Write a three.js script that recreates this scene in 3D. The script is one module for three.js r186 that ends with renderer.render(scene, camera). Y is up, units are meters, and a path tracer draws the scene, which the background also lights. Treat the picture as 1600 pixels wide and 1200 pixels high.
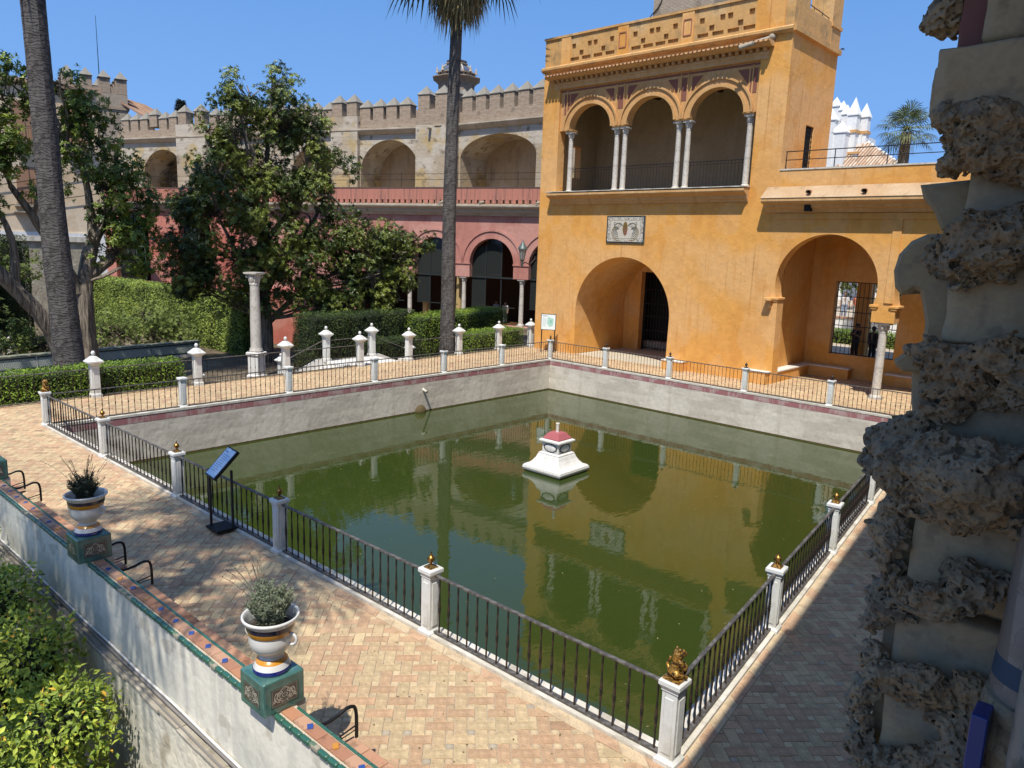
import * as THREE from 'three';
import { mergeGeometries, mergeVertices, toCreasedNormals } from 'three/addons/utils/BufferGeometryUtils.js';
import { RoundedBoxGeometry } from 'three/addons/geometries/RoundedBoxGeometry.js';
import { ImprovedNoise } from 'three/addons/math/ImprovedNoise.js';
import { MarchingCubes } from 'three/addons/objects/MarchingCubes.js';

// ---------------------------------------------------------------- camera, sky, sun, exposure
const scene = new THREE.Scene();
const camera = new THREE.PerspectiveCamera(54.67, 4 / 3, 0.1, 3000);
{
  const f = new THREE.Vector3(0.7372, -0.1810, -0.6510).normalize(), roll = 0.035;
  const r = new THREE.Vector3().crossVectors(f, new THREE.Vector3(0, 1, 0)).normalize(), u = new THREE.Vector3().crossVectors(r, f);
  const up = u.clone().multiplyScalar(Math.cos(roll)).addScaledVector(r, -Math.sin(roll));
  camera.position.set(-6.708, 5.499, 3.433);
  camera.up.copy(up); camera.lookAt(camera.position.clone().add(f));
}
const SUN = new THREE.Vector3(-0.5, 1, 0.25).normalize();
{
  const W = 1024, H = 512, d = new Float32Array(W * H * 4);
  const mix = (a, b, t) => a + (b - a) * t, st = (t) => { t = Math.min(1, Math.max(0, t)); return t * t * (3 - 2 * t); };
  for (let j = 0; j < H; j++) for (let i = 0; i < W; i++) {
    const el = ((j + 0.5) / H - 0.5) * Math.PI, az = ((i + 0.5) / W - 0.5) * 2 * Math.PI;
    const v = new THREE.Vector3(Math.cos(el) * Math.cos(az), Math.sin(el), Math.cos(el) * Math.sin(az));
    const t = st(Math.max(0, v.y) / 0.62), c = [mix(0.185, 0.068, t), mix(0.39, 0.20, t), mix(0.78, 0.53, t)];
    const g = Math.max(0, v.dot(SUN)), a = 0.34 * Math.pow(g, 5) + 0.5 * Math.pow(g, 40);
    const low = Math.exp(-Math.max(0, v.y) / 0.07) * 0.07;
    for (let k = 0; k < 3; k++) { let q = c[k] + a + low; if (v.y < 0) q *= 0.5; d[(j * W + i) * 4 + k] = q * 0.89; }
    d[(j * W + i) * 4 + 3] = 1;
  }
  const t = new THREE.DataTexture(d, W, H, THREE.RGBAFormat, THREE.FloatType);
  t.mapping = THREE.EquirectangularReflectionMapping; t.magFilter = THREE.LinearFilter; t.minFilter = THREE.LinearFilter; t.needsUpdate = true;
  scene.background = t; scene.environment = t;
}
const sun = new THREE.DirectionalLight(new THREE.Color(1, 0.95, 0.87), 4.1);
sun.position.copy(SUN).multiplyScalar(90).add(new THREE.Vector3(10, 0, -14)); sun.target.position.set(10, 0, -14);
sun.castShadow = true; Object.assign(sun.shadow.camera, { left: -60, right: 60, top: 60, bottom: -60, near: 1, far: 260 });
scene.add(sun, sun.target);
const renderer = new THREE.WebGLRenderer({ antialias: true });
renderer.toneMapping = THREE.LinearToneMapping; renderer.toneMappingExposure = 1.35; renderer.shadowMap.enabled = true;

// ---------------------------------------------------------------- helpers
const V = (x, y, z) => new THREE.Vector3(x, y, z);
let seed = 7;
const rnd = () => { seed = (seed + 0x6d2b79f5) | 0; let t = Math.imul(seed ^ (seed >>> 15), 1 | seed); t = (t + Math.imul(t ^ (t >>> 7), 61 | t)) ^ t; return ((t ^ (t >>> 14)) >>> 0) / 4294967296; };
const rr = (a, b) => a + (b - a) * rnd();
const perlin = new ImprovedNoise();
const N3 = (x, y, z) => perlin.noise(x + 31.7, y + 17.3, z + 53.1);
const fbm3 = (x, y, z, o = 4) => { let s = 0, a = 0.5; for (let i = 0; i < o; i++) { s += a * N3(x, y, z); x *= 2.03; y *= 2.01; z *= 2.05; a *= 0.5; } return s; };
const clamp = (x, a = 0, b = 1) => Math.min(b, Math.max(a, x));
const lerp = (a, b, t) => a + (b - a) * t;
const smooth = (a, b, x) => { const t = clamp((x - a) / (b - a)); return t * t * (3 - 2 * t); };
// periodic noise on the unit square
function hash2(x, y, s) { let h = Math.imul(x, 374761393) + Math.imul(y, 668265263) + Math.imul(s, 974711); h = Math.imul(h ^ (h >>> 13), 1274126177); return ((h ^ (h >>> 16)) >>> 0) / 4294967296; }
function pn(u, v, px, py, s) {
  const x = u * px, y = v * py, xi = Math.floor(x), yi = Math.floor(y), fx = x - xi, fy = y - yi, a = fx * fx * (3 - 2 * fx), b = fy * fy * (3 - 2 * fy);
  const m = (n, p) => ((n % p) + p) % p, x0 = m(xi, px), x1 = m(xi + 1, px), y0 = m(yi, py), y1 = m(yi + 1, py);
  return lerp(lerp(hash2(x0, y0, s), hash2(x1, y0, s), a), lerp(hash2(x0, y1, s), hash2(x1, y1, s), a), b);
}
const pf = (u, v, px, py, s, o = 5) => { let t = 0, a = 0.5, n = 0; for (let i = 0; i < o; i++) { t += a * pn(u, v, px, py, s + i); n += a; px *= 2; py *= 2; a *= 0.5; } return t / n; };
const enc = (x) => { x = clamp(x); return 255 * (x <= 0.0031308 ? 12.92 * x : 1.055 * Math.pow(x, 1 / 2.4) - 0.055); };
function finishTex(t, m, srgb) {
  t.wrapS = t.wrapT = THREE.RepeatWrapping; t.magFilter = THREE.LinearFilter; t.minFilter = THREE.LinearMipmapLinearFilter; t.generateMipmaps = true;
  if (srgb) t.colorSpace = THREE.SRGBColorSpace;
  t.repeat.set(1 / m[0], 1 / m[1]); t.needsUpdate = true; return t;
}
function colTex(n, metres, fn) {                 // fn(u, v) gives a linear colour
  const d = new Uint8Array(n * n * 4), m = Array.isArray(metres) ? metres : [metres, metres];
  for (let j = 0; j < n; j++) for (let i = 0; i < n; i++) { const c = fn((i + 0.5) / n, (j + 0.5) / n), o = (j * n + i) * 4; d[o] = enc(c[0]); d[o + 1] = enc(c[1]); d[o + 2] = enc(c[2]); d[o + 3] = 255; }
  return finishTex(new THREE.DataTexture(d, n, n), m, true);
}
function bumpTex(n, metres, fn) {
  const d = new Uint8Array(n * n * 4), m = Array.isArray(metres) ? metres : [metres, metres];
  for (let j = 0; j < n; j++) for (let i = 0; i < n; i++) { const c = 255 * clamp(fn((i + 0.5) / n, (j + 0.5) / n)), o = (j * n + i) * 4; d[o] = d[o + 1] = d[o + 2] = c; d[o + 3] = 255; }
  return finishTex(new THREE.DataTexture(d, n, n), m, false);
}
function canvasTex(w, h, draw) { const c = document.createElement('canvas'); c.width = w; c.height = h; draw(c.getContext('2d'), w, h); const t = new THREE.CanvasTexture(c); t.colorSpace = THREE.SRGBColorSpace; t.magFilter = THREE.LinearFilter; return t; }
const std = (c, o = {}) => { const m = new THREE.MeshStandardMaterial({ roughness: 0.85, ...o }); if (c) m.color.setRGB(...c); return m; };
const phy = (c, o = {}) => { const m = new THREE.MeshPhysicalMaterial({ roughness: 0.5, ...o }); if (c) m.color.setRGB(...c); return m; };

// geometry: everything is made non-indexed with position, normal, uv (metres, from the facing of each face) and optional color
function norm(g, keepUv) {
  if (g.index) g = g.toNonIndexed();
  if (!g.attributes.normal) g.computeVertexNormals();
  for (const k of Object.keys(g.attributes)) if (!['position', 'normal', 'color', 'uv'].includes(k)) g.deleteAttribute(k);
  if (!keepUv) {
    const p = g.attributes.position, n = p.count, uv = new Float32Array(n * 2), a = V(), b = V(), c = V();
    for (let i = 0; i < n; i += 3) {
      a.fromBufferAttribute(p, i); b.fromBufferAttribute(p, i + 1); c.fromBufferAttribute(p, i + 2);
      const q = b.clone().sub(a).cross(c.clone().sub(a)), ax = Math.abs(q.x), ay = Math.abs(q.y), az = Math.abs(q.z);
      [a, b, c].forEach((v, k) => { const o = (i + k) * 2; if (ay >= ax && ay >= az) { uv[o] = v.x; uv[o + 1] = v.z; } else if (ax >= az) { uv[o] = v.z; uv[o + 1] = v.y; } else { uv[o] = v.x; uv[o + 1] = v.y; } });
    }
    g.setAttribute('uv', new THREE.BufferAttribute(uv, 2));
  }
  return g;
}
function geo(list, keepUv) {
  list = (Array.isArray(list) ? list : [list]).filter(Boolean).map((g) => norm(g, keepUv));
  const col = list.some((g) => g.attributes.color);
  if (col) for (const g of list) if (!g.attributes.color) g.setAttribute('color', new THREE.BufferAttribute(new Float32Array(g.attributes.position.count * 3).fill(1), 3));
  return list.length === 1 ? list[0] : mergeGeometries(list);
}
const used = new Map();
function numbered(name) { const n = used.get(name) ?? 0; used.set(name, n + 1); return n ? name + '_' + String(n).padStart(3, '0') : name; }
function tag(o, label, category, group, kind) { o.userData.label = label; if (category) o.userData.category = category; if (group) o.userData.group = group; if (kind) o.userData.kind = kind; return o; }
function thing(name, label, category, pos = [0, 0, 0], turn = 0, group) { const o = new THREE.Group(); o.name = numbered(name); o.position.set(...pos); o.rotation.y = turn; scene.add(o); return tag(o, label, category, group); }
function part(name, g, m, parent, pos, keepUv) {
  const o = new THREE.Mesh(g.isBufferGeometry && g.userData.done ? g : geo(g, keepUv), m); o.name = name; o.castShadow = o.receiveShadow = true;
  if (parent === scene) o.name = numbered(name);
  if (pos) o.position.set(...pos);
  (parent ?? scene).add(o); return o;
}
const done = (g, k) => { g = geo(g, k); g.userData.done = true; return g; };
const stuffPart = (o) => { o.userData.kind = 'stuff'; return o; };
function struct(name, g, m, parent = scene, pos) { const o = part(name, g, m, parent, pos); if (parent === scene) o.userData.kind = 'structure'; return o; }
const T = (g, x, y, z, ry = 0, rx = 0, rz = 0) => { const e = new THREE.Matrix4().makeRotationFromEuler(new THREE.Euler(rx, ry, rz, 'YXZ')); e.setPosition(x, y, z); return g.applyMatrix4(e); };
const box = (w, h, d, x = 0, y = 0, z = 0, ry = 0) => T(new THREE.BoxGeometry(w, h, d), x, y + h / 2, z, ry);           // y is the bottom
const span = (x0, x1, y0, y1, z0, z1) => { const g = new THREE.BoxGeometry(Math.abs(x1 - x0), Math.abs(y1 - y0), Math.abs(z1 - z0)); g.translate((x0 + x1) / 2, (y0 + y1) / 2, (z0 + z1) / 2); return g; };
const rbox = (w, h, d, r, x = 0, y = 0, z = 0, ry = 0, s = 2) => T(new RoundedBoxGeometry(w, h, d, s, r), x, y + h / 2, z, ry);
const lathe = (pts, seg = 24, x = 0, y = 0, z = 0) => { const g = new THREE.LatheGeometry(pts.map((p) => new THREE.Vector2(p[0], p[1])), seg); g.translate(x, y, z); return g; };
// a square turned profile (half width, height), flat sides
const square = (pts, x = 0, y = 0, z = 0, ry = 0) => { let g = new THREE.LatheGeometry(pts.map((p) => new THREE.Vector2(p[0] * Math.SQRT2, p[1])), 4).toNonIndexed(); g.deleteAttribute('normal'); g.rotateY(Math.PI / 4); g.computeVertexNormals(); return T(g, x, y, z, ry); };
const cyl = (r0, r1, h, seg, x = 0, y = 0, z = 0) => { const g = new THREE.CylinderGeometry(r1, r0, h, seg); g.translate(x, y + h / 2, z); return g; };
function bar(a, b, r, seg = 6) { const d = b.clone().sub(a), g = new THREE.CylinderGeometry(r, r, d.length(), seg); g.applyQuaternion(new THREE.Quaternion().setFromUnitVectors(V(0, 1, 0), d.normalize())); g.translate((a.x + b.x) / 2, (a.y + b.y) / 2, (a.z + b.z) / 2); return g; }
const tube = (pts, r, seg = 24, rs = 7) => new THREE.TubeGeometry(new THREE.CatmullRomCurve3(pts.map((p) => V(...p)), false, 'centripetal'), seg, r, rs);
function limb(pts, r0, r1, seg = 14, rs = 9, wob = 0.08) {      // tapered limb along points, a little knotty
  const c = new THREE.CatmullRomCurve3(pts.map((p) => V(...p)), false, 'centripetal'), g = new THREE.TubeGeometry(c, seg, 1, rs), p = g.attributes.position;
  for (let i = 0; i <= seg; i++) { const o = c.getPointAt(i / seg), rad = lerp(r0, r1, Math.pow(i / seg, 0.8)); for (let j = 0; j <= rs; j++) { const k = i * (rs + 1) + j, q = V().fromBufferAttribute(p, k).sub(o); const w = 1 + wob * 2 * N3(o.x * 1.7 + q.x, o.y * 1.7 + q.y, o.z * 1.7 + q.z); p.setXYZ(k, o.x + q.x * rad * w, o.y + q.y * rad * w, o.z + q.z * rad * w); } }
  g.computeVertexNormals(); return g;
}
function extrude(shape, depth, z = 0, bev = 0, seg = 20) { const g = new THREE.ExtrudeGeometry(shape, { depth: depth - 2 * bev, bevelEnabled: bev > 0, bevelSize: bev, bevelThickness: bev, bevelOffset: -bev, bevelSegments: 1, curveSegments: seg }); g.translate(0, 0, z + bev); return g; }
function poly(pts) { const s = new THREE.Shape(); pts.forEach((p, i) => (i ? s.lineTo(...p) : s.moveTo(...p))); s.closePath(); return s; }
const hole = (pts) => { const s = new THREE.Path(); pts.forEach((p, i) => (i ? s.lineTo(...p) : s.moveTo(...p))); s.closePath(); return s; };
const rect = (x0, x1, y0, y1) => [[x0, y0], [x1, y0], [x1, y1], [x0, y1]];
function arcPts(cx, cy, rx, ry, a0, a1, n = 24) { const o = []; for (let i = 0; i <= n; i++) { const a = lerp(a0, a1, i / n); o.push([cx + rx * Math.cos(a), cy + ry * Math.sin(a)]); } return o; }
// profile (z outwards, y) drawn out along x from x0 to x1
function moulding(prof, x0, x1) { const g = new THREE.ExtrudeGeometry(poly(prof), { depth: x1 - x0, bevelEnabled: false }); g.rotateY(Math.PI / 2); g.scale(1, 1, -1); const i = g.index; g.translate(x0, 0, 0); const h = g.toNonIndexed ? (g.index ? g.toNonIndexed() : g) : g; const p = h.attributes.position; for (let k = 0; k < p.count; k += 3) { const a = [p.getX(k + 1), p.getY(k + 1), p.getZ(k + 1)]; p.setXYZ(k + 1, p.getX(k + 2), p.getY(k + 2), p.getZ(k + 2)); p.setXYZ(k + 2, ...a); } h.deleteAttribute('normal'); h.computeVertexNormals(); return h; }
function tint(g, c) { g = norm(g); const n = g.attributes.position.count, a = new Float32Array(n * 3); for (let i = 0; i < n; i++) a.set(c, i * 3); g.setAttribute('color', new THREE.BufferAttribute(a, 3)); return g; }
class Tris {                                     // a loose bag of triangles with colours
  constructor() { this.p = []; this.c = []; this.n = []; }
  tri(a, b, c, col, n) { for (const v of [a, b, c]) { this.p.push(v.x, v.y, v.z); this.c.push(col[0], col[1], col[2]); } if (!n) n = b.clone().sub(a).cross(c.clone().sub(a)).normalize(); for (let i = 0; i < 3; i++) this.n.push(n.x, n.y, n.z); }
  leaf(o, dir, up, len, wid, col, fold = 0.25) {  // a folded leaf of four triangles
    const s = V().crossVectors(dir, up).normalize(), n = V().crossVectors(s, dir).normalize();
    const tip = o.clone().addScaledVector(dir, len).addScaledVector(n, -len * 0.12), mid = o.clone().addScaledVector(dir, len * 0.45);
    const l = mid.clone().addScaledVector(s, wid / 2).addScaledVector(n, wid * fold), r = mid.clone().addScaledVector(s, -wid / 2).addScaledVector(n, wid * fold);
    this.tri(o, l, mid, col); this.tri(mid, l, tip, col); this.tri(o, mid, r, col); this.tri(mid, tip, r, col);
  }
  geo() { const g = new THREE.BufferGeometry(); g.setAttribute('position', new THREE.Float32BufferAttribute(this.p, 3)); g.setAttribute('normal', new THREE.Float32BufferAttribute(this.n, 3)); g.setAttribute('color', new THREE.Float32BufferAttribute(this.c, 3)); g.setAttribute('uv', new THREE.Float32BufferAttribute(new Float32Array(this.p.length / 3 * 2), 2)); g.userData.done = true; return g; }
}
const rdir = () => { const z = rr(-1, 1), a = rr(0, 6.2832), r = Math.sqrt(1 - z * z); return V(r * Math.cos(a), z, r * Math.sin(a)); };
// bodies: bones are [ax,ay,az, ra, bx,by,bz, rb]; smooth union meshed by marching cubes
function body(bones, cell = 0.03, k = 0.04) {
  const lo = V(1e9, 1e9, 1e9), hi = V(-1e9, -1e9, -1e9);
  for (const b of bones) for (const [x, y, z, r] of [[b[0], b[1], b[2], b[3]], [b[4], b[5], b[6], b[7]]]) { lo.min(V(x - r, y - r, z - r)); hi.max(V(x + r, y + r, z + r)); }
  const c = lo.clone().add(hi).multiplyScalar(0.5), half = Math.max(hi.x - lo.x, hi.y - lo.y, hi.z - lo.z) / 2 + cell * 4, n = Math.min(110, Math.ceil(2 * half / cell));
  const mc = new MarchingCubes(n, new THREE.MeshStandardMaterial(), false, false, 200000); mc.isolation = 0;
  const B = bones.map((b) => { const A = V(b[0], b[1], b[2]), D = V(b[4], b[5], b[6]).sub(A); return { A, D, L: D.lengthSq() || 1e-9, r0: b[3], r1: b[7] }; }), q = V();
  const h = half, step = 2 * h / n;
  for (let z = 0; z < n; z++) for (let y = 0; y < n; y++) for (let x = 0; x < n; x++) {
    const X = c.x + (x - n / 2) * step, Y = c.y + (y - n / 2) * step, Z = c.z + (z - n / 2) * step; let s = 0, m = 1e9; const ds = [];
    for (const b of B) { const px = X - b.A.x, py = Y - b.A.y, pz = Z - b.A.z, t = clamp((px * b.D.x + py * b.D.y + pz * b.D.z) / b.L), dx = px - b.D.x * t, dy = py - b.D.y * t, dz = pz - b.D.z * t, d = Math.sqrt(dx * dx + dy * dy + dz * dz) - lerp(b.r0, b.r1, t); ds.push(d); if (d < m) m = d; }
    for (const d of ds) if (d < m + k * 6) s += Math.exp(-(d - m) / k);
    mc.field[x + y * n + z * n * n] = -(m - k * Math.log(s) * 0.7);
  }
  mc.update();
  const cnt = mc.count, P = new Float32Array(mc.positionArray.slice(0, cnt * 3)), Nn = new Float32Array(mc.normalArray.slice(0, cnt * 3));
  for (let i = 0; i < cnt; i++) { P[i * 3] = P[i * 3] * h + c.x; P[i * 3 + 1] = P[i * 3 + 1] * h + c.y; P[i * 3 + 2] = P[i * 3 + 2] * h + c.z; }
  let g = new THREE.BufferGeometry(); g.setAttribute('position', new THREE.BufferAttribute(P, 3)); g = mergeVertices(g, step * 0.02); g.computeVertexNormals();
  return g;
}
// ---------------------------------------------------------------- materials
const grain = bumpTex(512, 1.2, (u, v) => pf(u, v, 8, 8, 3, 6));
const coarse = bumpTex(512, 3, (u, v) => 0.6 * pf(u, v, 6, 6, 9, 6) + 0.4 * Math.abs(2 * pf(u, v, 12, 12, 29, 4) - 1));
const mul = (c, k) => c.map((x) => x * k);
const mix3 = (a, b, t) => [lerp(a[0], b[0], t), lerp(a[1], b[1], t), lerp(a[2], b[2], t)];
const stuccoTex = (n, m, base, pale, dark, s, patch) => colTex(n, m, (u, v) => {
  const big = pf(u, v, 3, 3, s, 5), fine = pf(u, v, 40, 40, s + 9, 3), streak = pf(u, v, 48, 3, s + 20, 3), cloud = pf(u, v, 7, 5, s + 31, 4);
  let c = mix3(base, pale, smooth(0.42, 0.68, big) * 0.95); c = mix3(c, dark, smooth(0.58, 0.8, cloud) * 0.5 + smooth(0.62, 0.85, streak) * 0.35);
  if (patch) { const p = pf(u, v, 5, 4, s + 41, 5), dr = pf(u, v, 70, 2, s + 47, 3), cr = Math.abs(pf(u, v, 6, 9, s + 51, 5) - 0.5); c = mix3(c, pale, smooth(0.545, 0.56, p) * 0.4); c = mix3(c, mul(dark, 0.62), smooth(0.6, 0.86, dr) * smooth(0.4, 0.7, big) * 0.55); if (cr < 0.0022) c = mul(c, 0.8); }
  return mul(c, 0.9 + 0.2 * fine);
});
const M = {};
M.orange = std(null, { map: stuccoTex(1024, 7, [0.69, 0.338, 0.078], [0.69, 0.39, 0.15], [0.58, 0.255, 0.052], 5, true), bumpMap: coarse, bumpScale: 0.02, roughness: 0.92 });
M.orangeWeathered = std(null, { map: stuccoTex(512, 4, [0.56, 0.32, 0.115], [0.58, 0.38, 0.18], [0.20, 0.15, 0.08], 15), bumpMap: coarse, bumpScale: 0.025, roughness: 0.95 });
M.ochreTrim = std(null, { map: stuccoTex(512, 3, [0.56, 0.31, 0.115], [0.62, 0.38, 0.17], [0.42, 0.22, 0.07], 25), bumpMap: grain, bumpScale: 0.006 });
M.oxide = std([0.23, 0.085, 0.055], { bumpMap: grain, bumpScale: 0.004 });
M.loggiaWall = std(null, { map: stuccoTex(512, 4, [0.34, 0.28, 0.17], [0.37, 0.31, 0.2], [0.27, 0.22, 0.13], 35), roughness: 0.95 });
M.pink = std(null, { map: stuccoTex(1024, 6, [0.43, 0.185, 0.145], [0.49, 0.25, 0.20], [0.32, 0.115, 0.09], 45), bumpMap: coarse, bumpScale: 0.02, roughness: 0.94 });
M.red = std(null, { map: stuccoTex(512, 5, [0.47, 0.145, 0.105], [0.50, 0.21, 0.16], [0.35, 0.09, 0.065], 55), bumpMap: coarse, bumpScale: 0.025, roughness: 0.94 });
M.stainedPink = std(null, { map: colTex(512, 4, (u, v) => { const s = pf(u, v, 60, 2, 61, 3), b = pf(u, v, 4, 3, 64, 4); return mix3([0.42, 0.17, 0.12], [0.12, 0.075, 0.065], clamp(smooth(0.5, 0.78, s) * 0.6 + smooth(0.55, 0.75, b) * 0.5)); }), bumpMap: grain, bumpScale: 0.008 });
M.oldStone = std(null, { map: colTex(1024, 6, (u, v) => {
  const a = pf(u, v, 4, 4, 71, 6), b = pf(u, v, 14, 18, 74, 5), row = Math.abs(((v * 13 + 0.25 * pf(u, v, 6, 6, 77, 3)) % 1) - 0.5);
  let c = mix3([0.37, 0.30, 0.21], [0.48, 0.425, 0.34], smooth(0.42, 0.68, a)); c = mix3(c, [0.44, 0.31, 0.12], smooth(0.55, 0.72, pf(u, v, 5, 5, 79, 4)) * 0.7); c = mix3(c, [0.17, 0.13, 0.09], smooth(0.6, 0.78, b) * 0.75 + (row > 0.46 ? 0.25 : 0)); return c; }), bumpMap: coarse, bumpScale: 0.06, roughness: 0.97 });
M.nichePlaster = std(null, { map: stuccoTex(512, 5, [0.40, 0.285, 0.165], [0.45, 0.36, 0.245], [0.2, 0.14, 0.08], 85), bumpMap: coarse, bumpScale: 0.03, roughness: 0.96 });
const brickFn = (rows, cols, base, mort, s) => (u, v) => {
  const y = v * rows, r = Math.floor(y), x = u * cols + (r % 2) * 0.5, k = Math.floor(x), fx = x - k, fy = y - r, j = Math.min(fx, 1 - fx) < 0.035 || Math.min(fy, 1 - fy) < 0.12, h = hash2(((k % cols) + cols) % cols, r, s);
  return [j, h, pf(u, v, 5, 5, s + 3, 4), pf(u, v, 30, 30, s + 7, 3)];
};
const brickMap = (n, m, rows, cols, base, alt, mort, s) => { const f = brickFn(rows, cols, base, mort, s); return colTex(n, m, (u, v) => { const [j, h, b, g] = f(u, v); let c = j ? mort : mix3(base, alt, h); c = mix3(c, [0.13, 0.10, 0.07], smooth(0.55, 0.78, b) * 0.5); return mul(c, 0.85 + 0.3 * g); }); };
const brickBump = (n, m, rows, cols, s) => { const f = brickFn(rows, cols, 0, 0, s); return bumpTex(n, m, (u, v) => { const [j, h, b, g] = f(u, v); return (j ? 0.15 : 0.7 + 0.25 * h) * (0.8 + 0.3 * g); }); };
M.brick = std(null, { map: brickMap(1024, 2.6, 36, 10, [0.30, 0.215, 0.148], [0.38, 0.295, 0.215], [0.38, 0.32, 0.245], 91), bumpMap: brickBump(512, 2.6, 36, 10, 91), bumpScale: 0.03, roughness: 0.95 });
M.greyBrick = std(null, { map: brickMap(1024, 2.6, 36, 9, [0.32, 0.25, 0.18], [0.40, 0.33, 0.25], [0.36, 0.31, 0.25], 95), bumpMap: brickBump(512, 2.6, 36, 9, 95), bumpScale: 0.03, roughness: 0.95 });
M.merlonCap = std(null, { map: stuccoTex(256, 1.5, [0.235, 0.215, 0.175], [0.31, 0.285, 0.235], [0.1, 0.09, 0.07], 101), bumpMap: grain, bumpScale: 0.015, roughness: 0.95 });
M.cream = std(null, { map: stuccoTex(512, 6, [0.60, 0.46, 0.30], [0.66, 0.55, 0.40], [0.5, 0.36, 0.22], 105), roughness: 0.95 });
M.whitewash = std(null, { map: stuccoTex(512, 5, [0.74, 0.74, 0.72], [0.78, 0.78, 0.76], [0.6, 0.6, 0.58], 111), roughness: 0.9 });
M.poolWall = std(null, { map: colTex(1024, 5, (u, v) => { const b = pf(u, v, 3, 24, 121, 4), a = pf(u, v, 5, 5, 124, 5), g = pf(u, v, 60, 60, 127, 2), s = pf(u, v, 30, 2, 129, 3); let c = mix3([0.60, 0.54, 0.445], [0.50, 0.445, 0.365], smooth(0.4, 0.65, b)); c = mix3(c, [0.67, 0.61, 0.51], smooth(0.5, 0.72, a) * 0.7); c = mix3(c, [0.40, 0.34, 0.26], smooth(0.62, 0.85, s) * 0.4); return mul(c, 0.9 + 0.2 * g); }), bumpMap: grain, bumpScale: 0.01, roughness: 0.9 });
M.poolRed = std(null, { map: colTex(512, 3, (u, v) => { const a = pf(u, v, 18, 8, 131, 5), b = pf(u, v, 60, 5, 133, 3); return mix3([0.33, 0.135, 0.135], [0.45, 0.33, 0.30], clamp(smooth(0.5, 0.7, a) * 0.7 + smooth(0.55, 0.8, b) * 0.5)); }), roughness: 0.9 });
M.algae = std([0.085, 0.06, 0.02], { bumpMap: grain, bumpScale: 0.02 });
M.post = std(null, { map: colTex(512, 1.6, (u, v) => { const a = pf(u, v, 8, 5, 141, 5), s = pf(u, v, 50, 4, 143, 3), g = pf(u, v, 90, 90, 146, 2); let c = mix3([0.66, 0.66, 0.62], [0.54, 0.53, 0.47], smooth(0.5, 0.72, a)); c = mix3(c, [0.33, 0.32, 0.27], smooth(0.66, 0.86, s) * 0.6); return mul(c, 0.92 + 0.14 * g); }), bumpMap: grain, bumpScale: 0.004, roughness: 0.75 });
M.whiteStone = std(null, { map: stuccoTex(512, 2, [0.66, 0.63, 0.57], [0.7, 0.68, 0.63], [0.42, 0.38, 0.31], 151), bumpMap: grain, bumpScale: 0.006, roughness: 0.85 });
M.coping = std(null, { map: stuccoTex(512, 1.5, [0.56, 0.52, 0.43], [0.66, 0.62, 0.54], [0.27, 0.23, 0.17], 155), bumpMap: grain, bumpScale: 0.008 });
M.marble = std(null, { map: colTex(512, 2, (u, v) => { const w = pf(u, v, 5, 5, 161, 5), n = Math.abs(Math.sin((u * 6 + w * 5) * 6.283 / 2)); return mix3([0.56, 0.52, 0.45], [0.36, 0.33, 0.28], smooth(0.86, 1, n) * 0.6 + smooth(0.55, 0.75, pf(u, v, 9, 9, 166, 4)) * 0.4); }), roughness: 0.5, bumpMap: grain, bumpScale: 0.003 });
M.iron = std(null, { map: colTex(256, 0.4, (u, v) => mix3([0.030, 0.026, 0.024], [0.075, 0.05, 0.036], smooth(0.5, 0.7, pf(u, v, 10, 10, 171, 4)))), metalness: 0.55, roughness: 0.5, bumpMap: grain, bumpScale: 0.002 });
M.ironRail = std(null, { map: colTex(256, 0.5, (u, v) => mix3([0.10, 0.09, 0.08], [0.20, 0.185, 0.16], smooth(0.4, 0.65, pf(u, v, 10, 10, 175, 4)))), metalness: 0.4, roughness: 0.55, bumpMap: grain, bumpScale: 0.003 });
M.darkMetal = std([0.022, 0.023, 0.025], { metalness: 0.6, roughness: 0.45 });
M.brass = std(null, { map: colTex(256, 0.2, (u, v) => mix3([0.40, 0.22, 0.05], [0.10, 0.05, 0.018], smooth(0.42, 0.62, pf(u, v, 8, 8, 181, 4)))), metalness: 0.8, roughness: 0.38 });
M.gold = std(null, { map: colTex(256, 0.12, (u, v) => mix3([0.46, 0.25, 0.05], [0.06, 0.035, 0.015], smooth(0.42, 0.62, pf(u, v, 8, 8, 185, 4)))), metalness: 0.55, roughness: 0.45, bumpMap: grain, bumpScale: 0.004 });
M.parapet = std(null, { map: colTex(1024, 4, (u, v) => { const s = pf(u, v, 30, 2, 191, 4), a = pf(u, v, 4, 4, 194, 5), g = pf(u, v, 70, 70, 197, 2), l = smooth(0.66, 0.74, pf(u, v, 12, 12, 199, 5)); let c = mix3([0.76, 0.715, 0.585], [0.66, 0.625, 0.52], smooth(0.45, 0.7, s)); c = mix3(c, [0.48, 0.475, 0.40], smooth(0.52, 0.75, a) * 0.7); c = mix3(c, [0.34, 0.29, 0.2], l * 0.4); return mul(c, 0.93 + 0.14 * g); }), bumpMap: coarse, bumpScale: 0.02, roughness: 0.9 });
M.lowerWall = std(null, { map: colTex(1024, 5, (u, v) => { const a = pf(u, v, 4, 4, 201, 6), b = pf(u, v, 7, 5, 204, 5), g = pf(u, v, 60, 60, 207, 2); let c = mix3([0.72, 0.65, 0.49], [0.60, 0.57, 0.46], smooth(0.42, 0.66, a)); c = mix3(c, [0.33, 0.27, 0.17], smooth(0.6, 0.72, b) * 0.8); return mul(c, 0.92 + 0.16 * g); }), bumpMap: coarse, bumpScale: 0.05, roughness: 0.95 });
M.concrete = std(null, { map: stuccoTex(256, 1.2, [0.33, 0.29, 0.22], [0.42, 0.38, 0.3], [0.15, 0.12, 0.085], 211), bumpMap: coarse, bumpScale: 0.04 });
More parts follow.
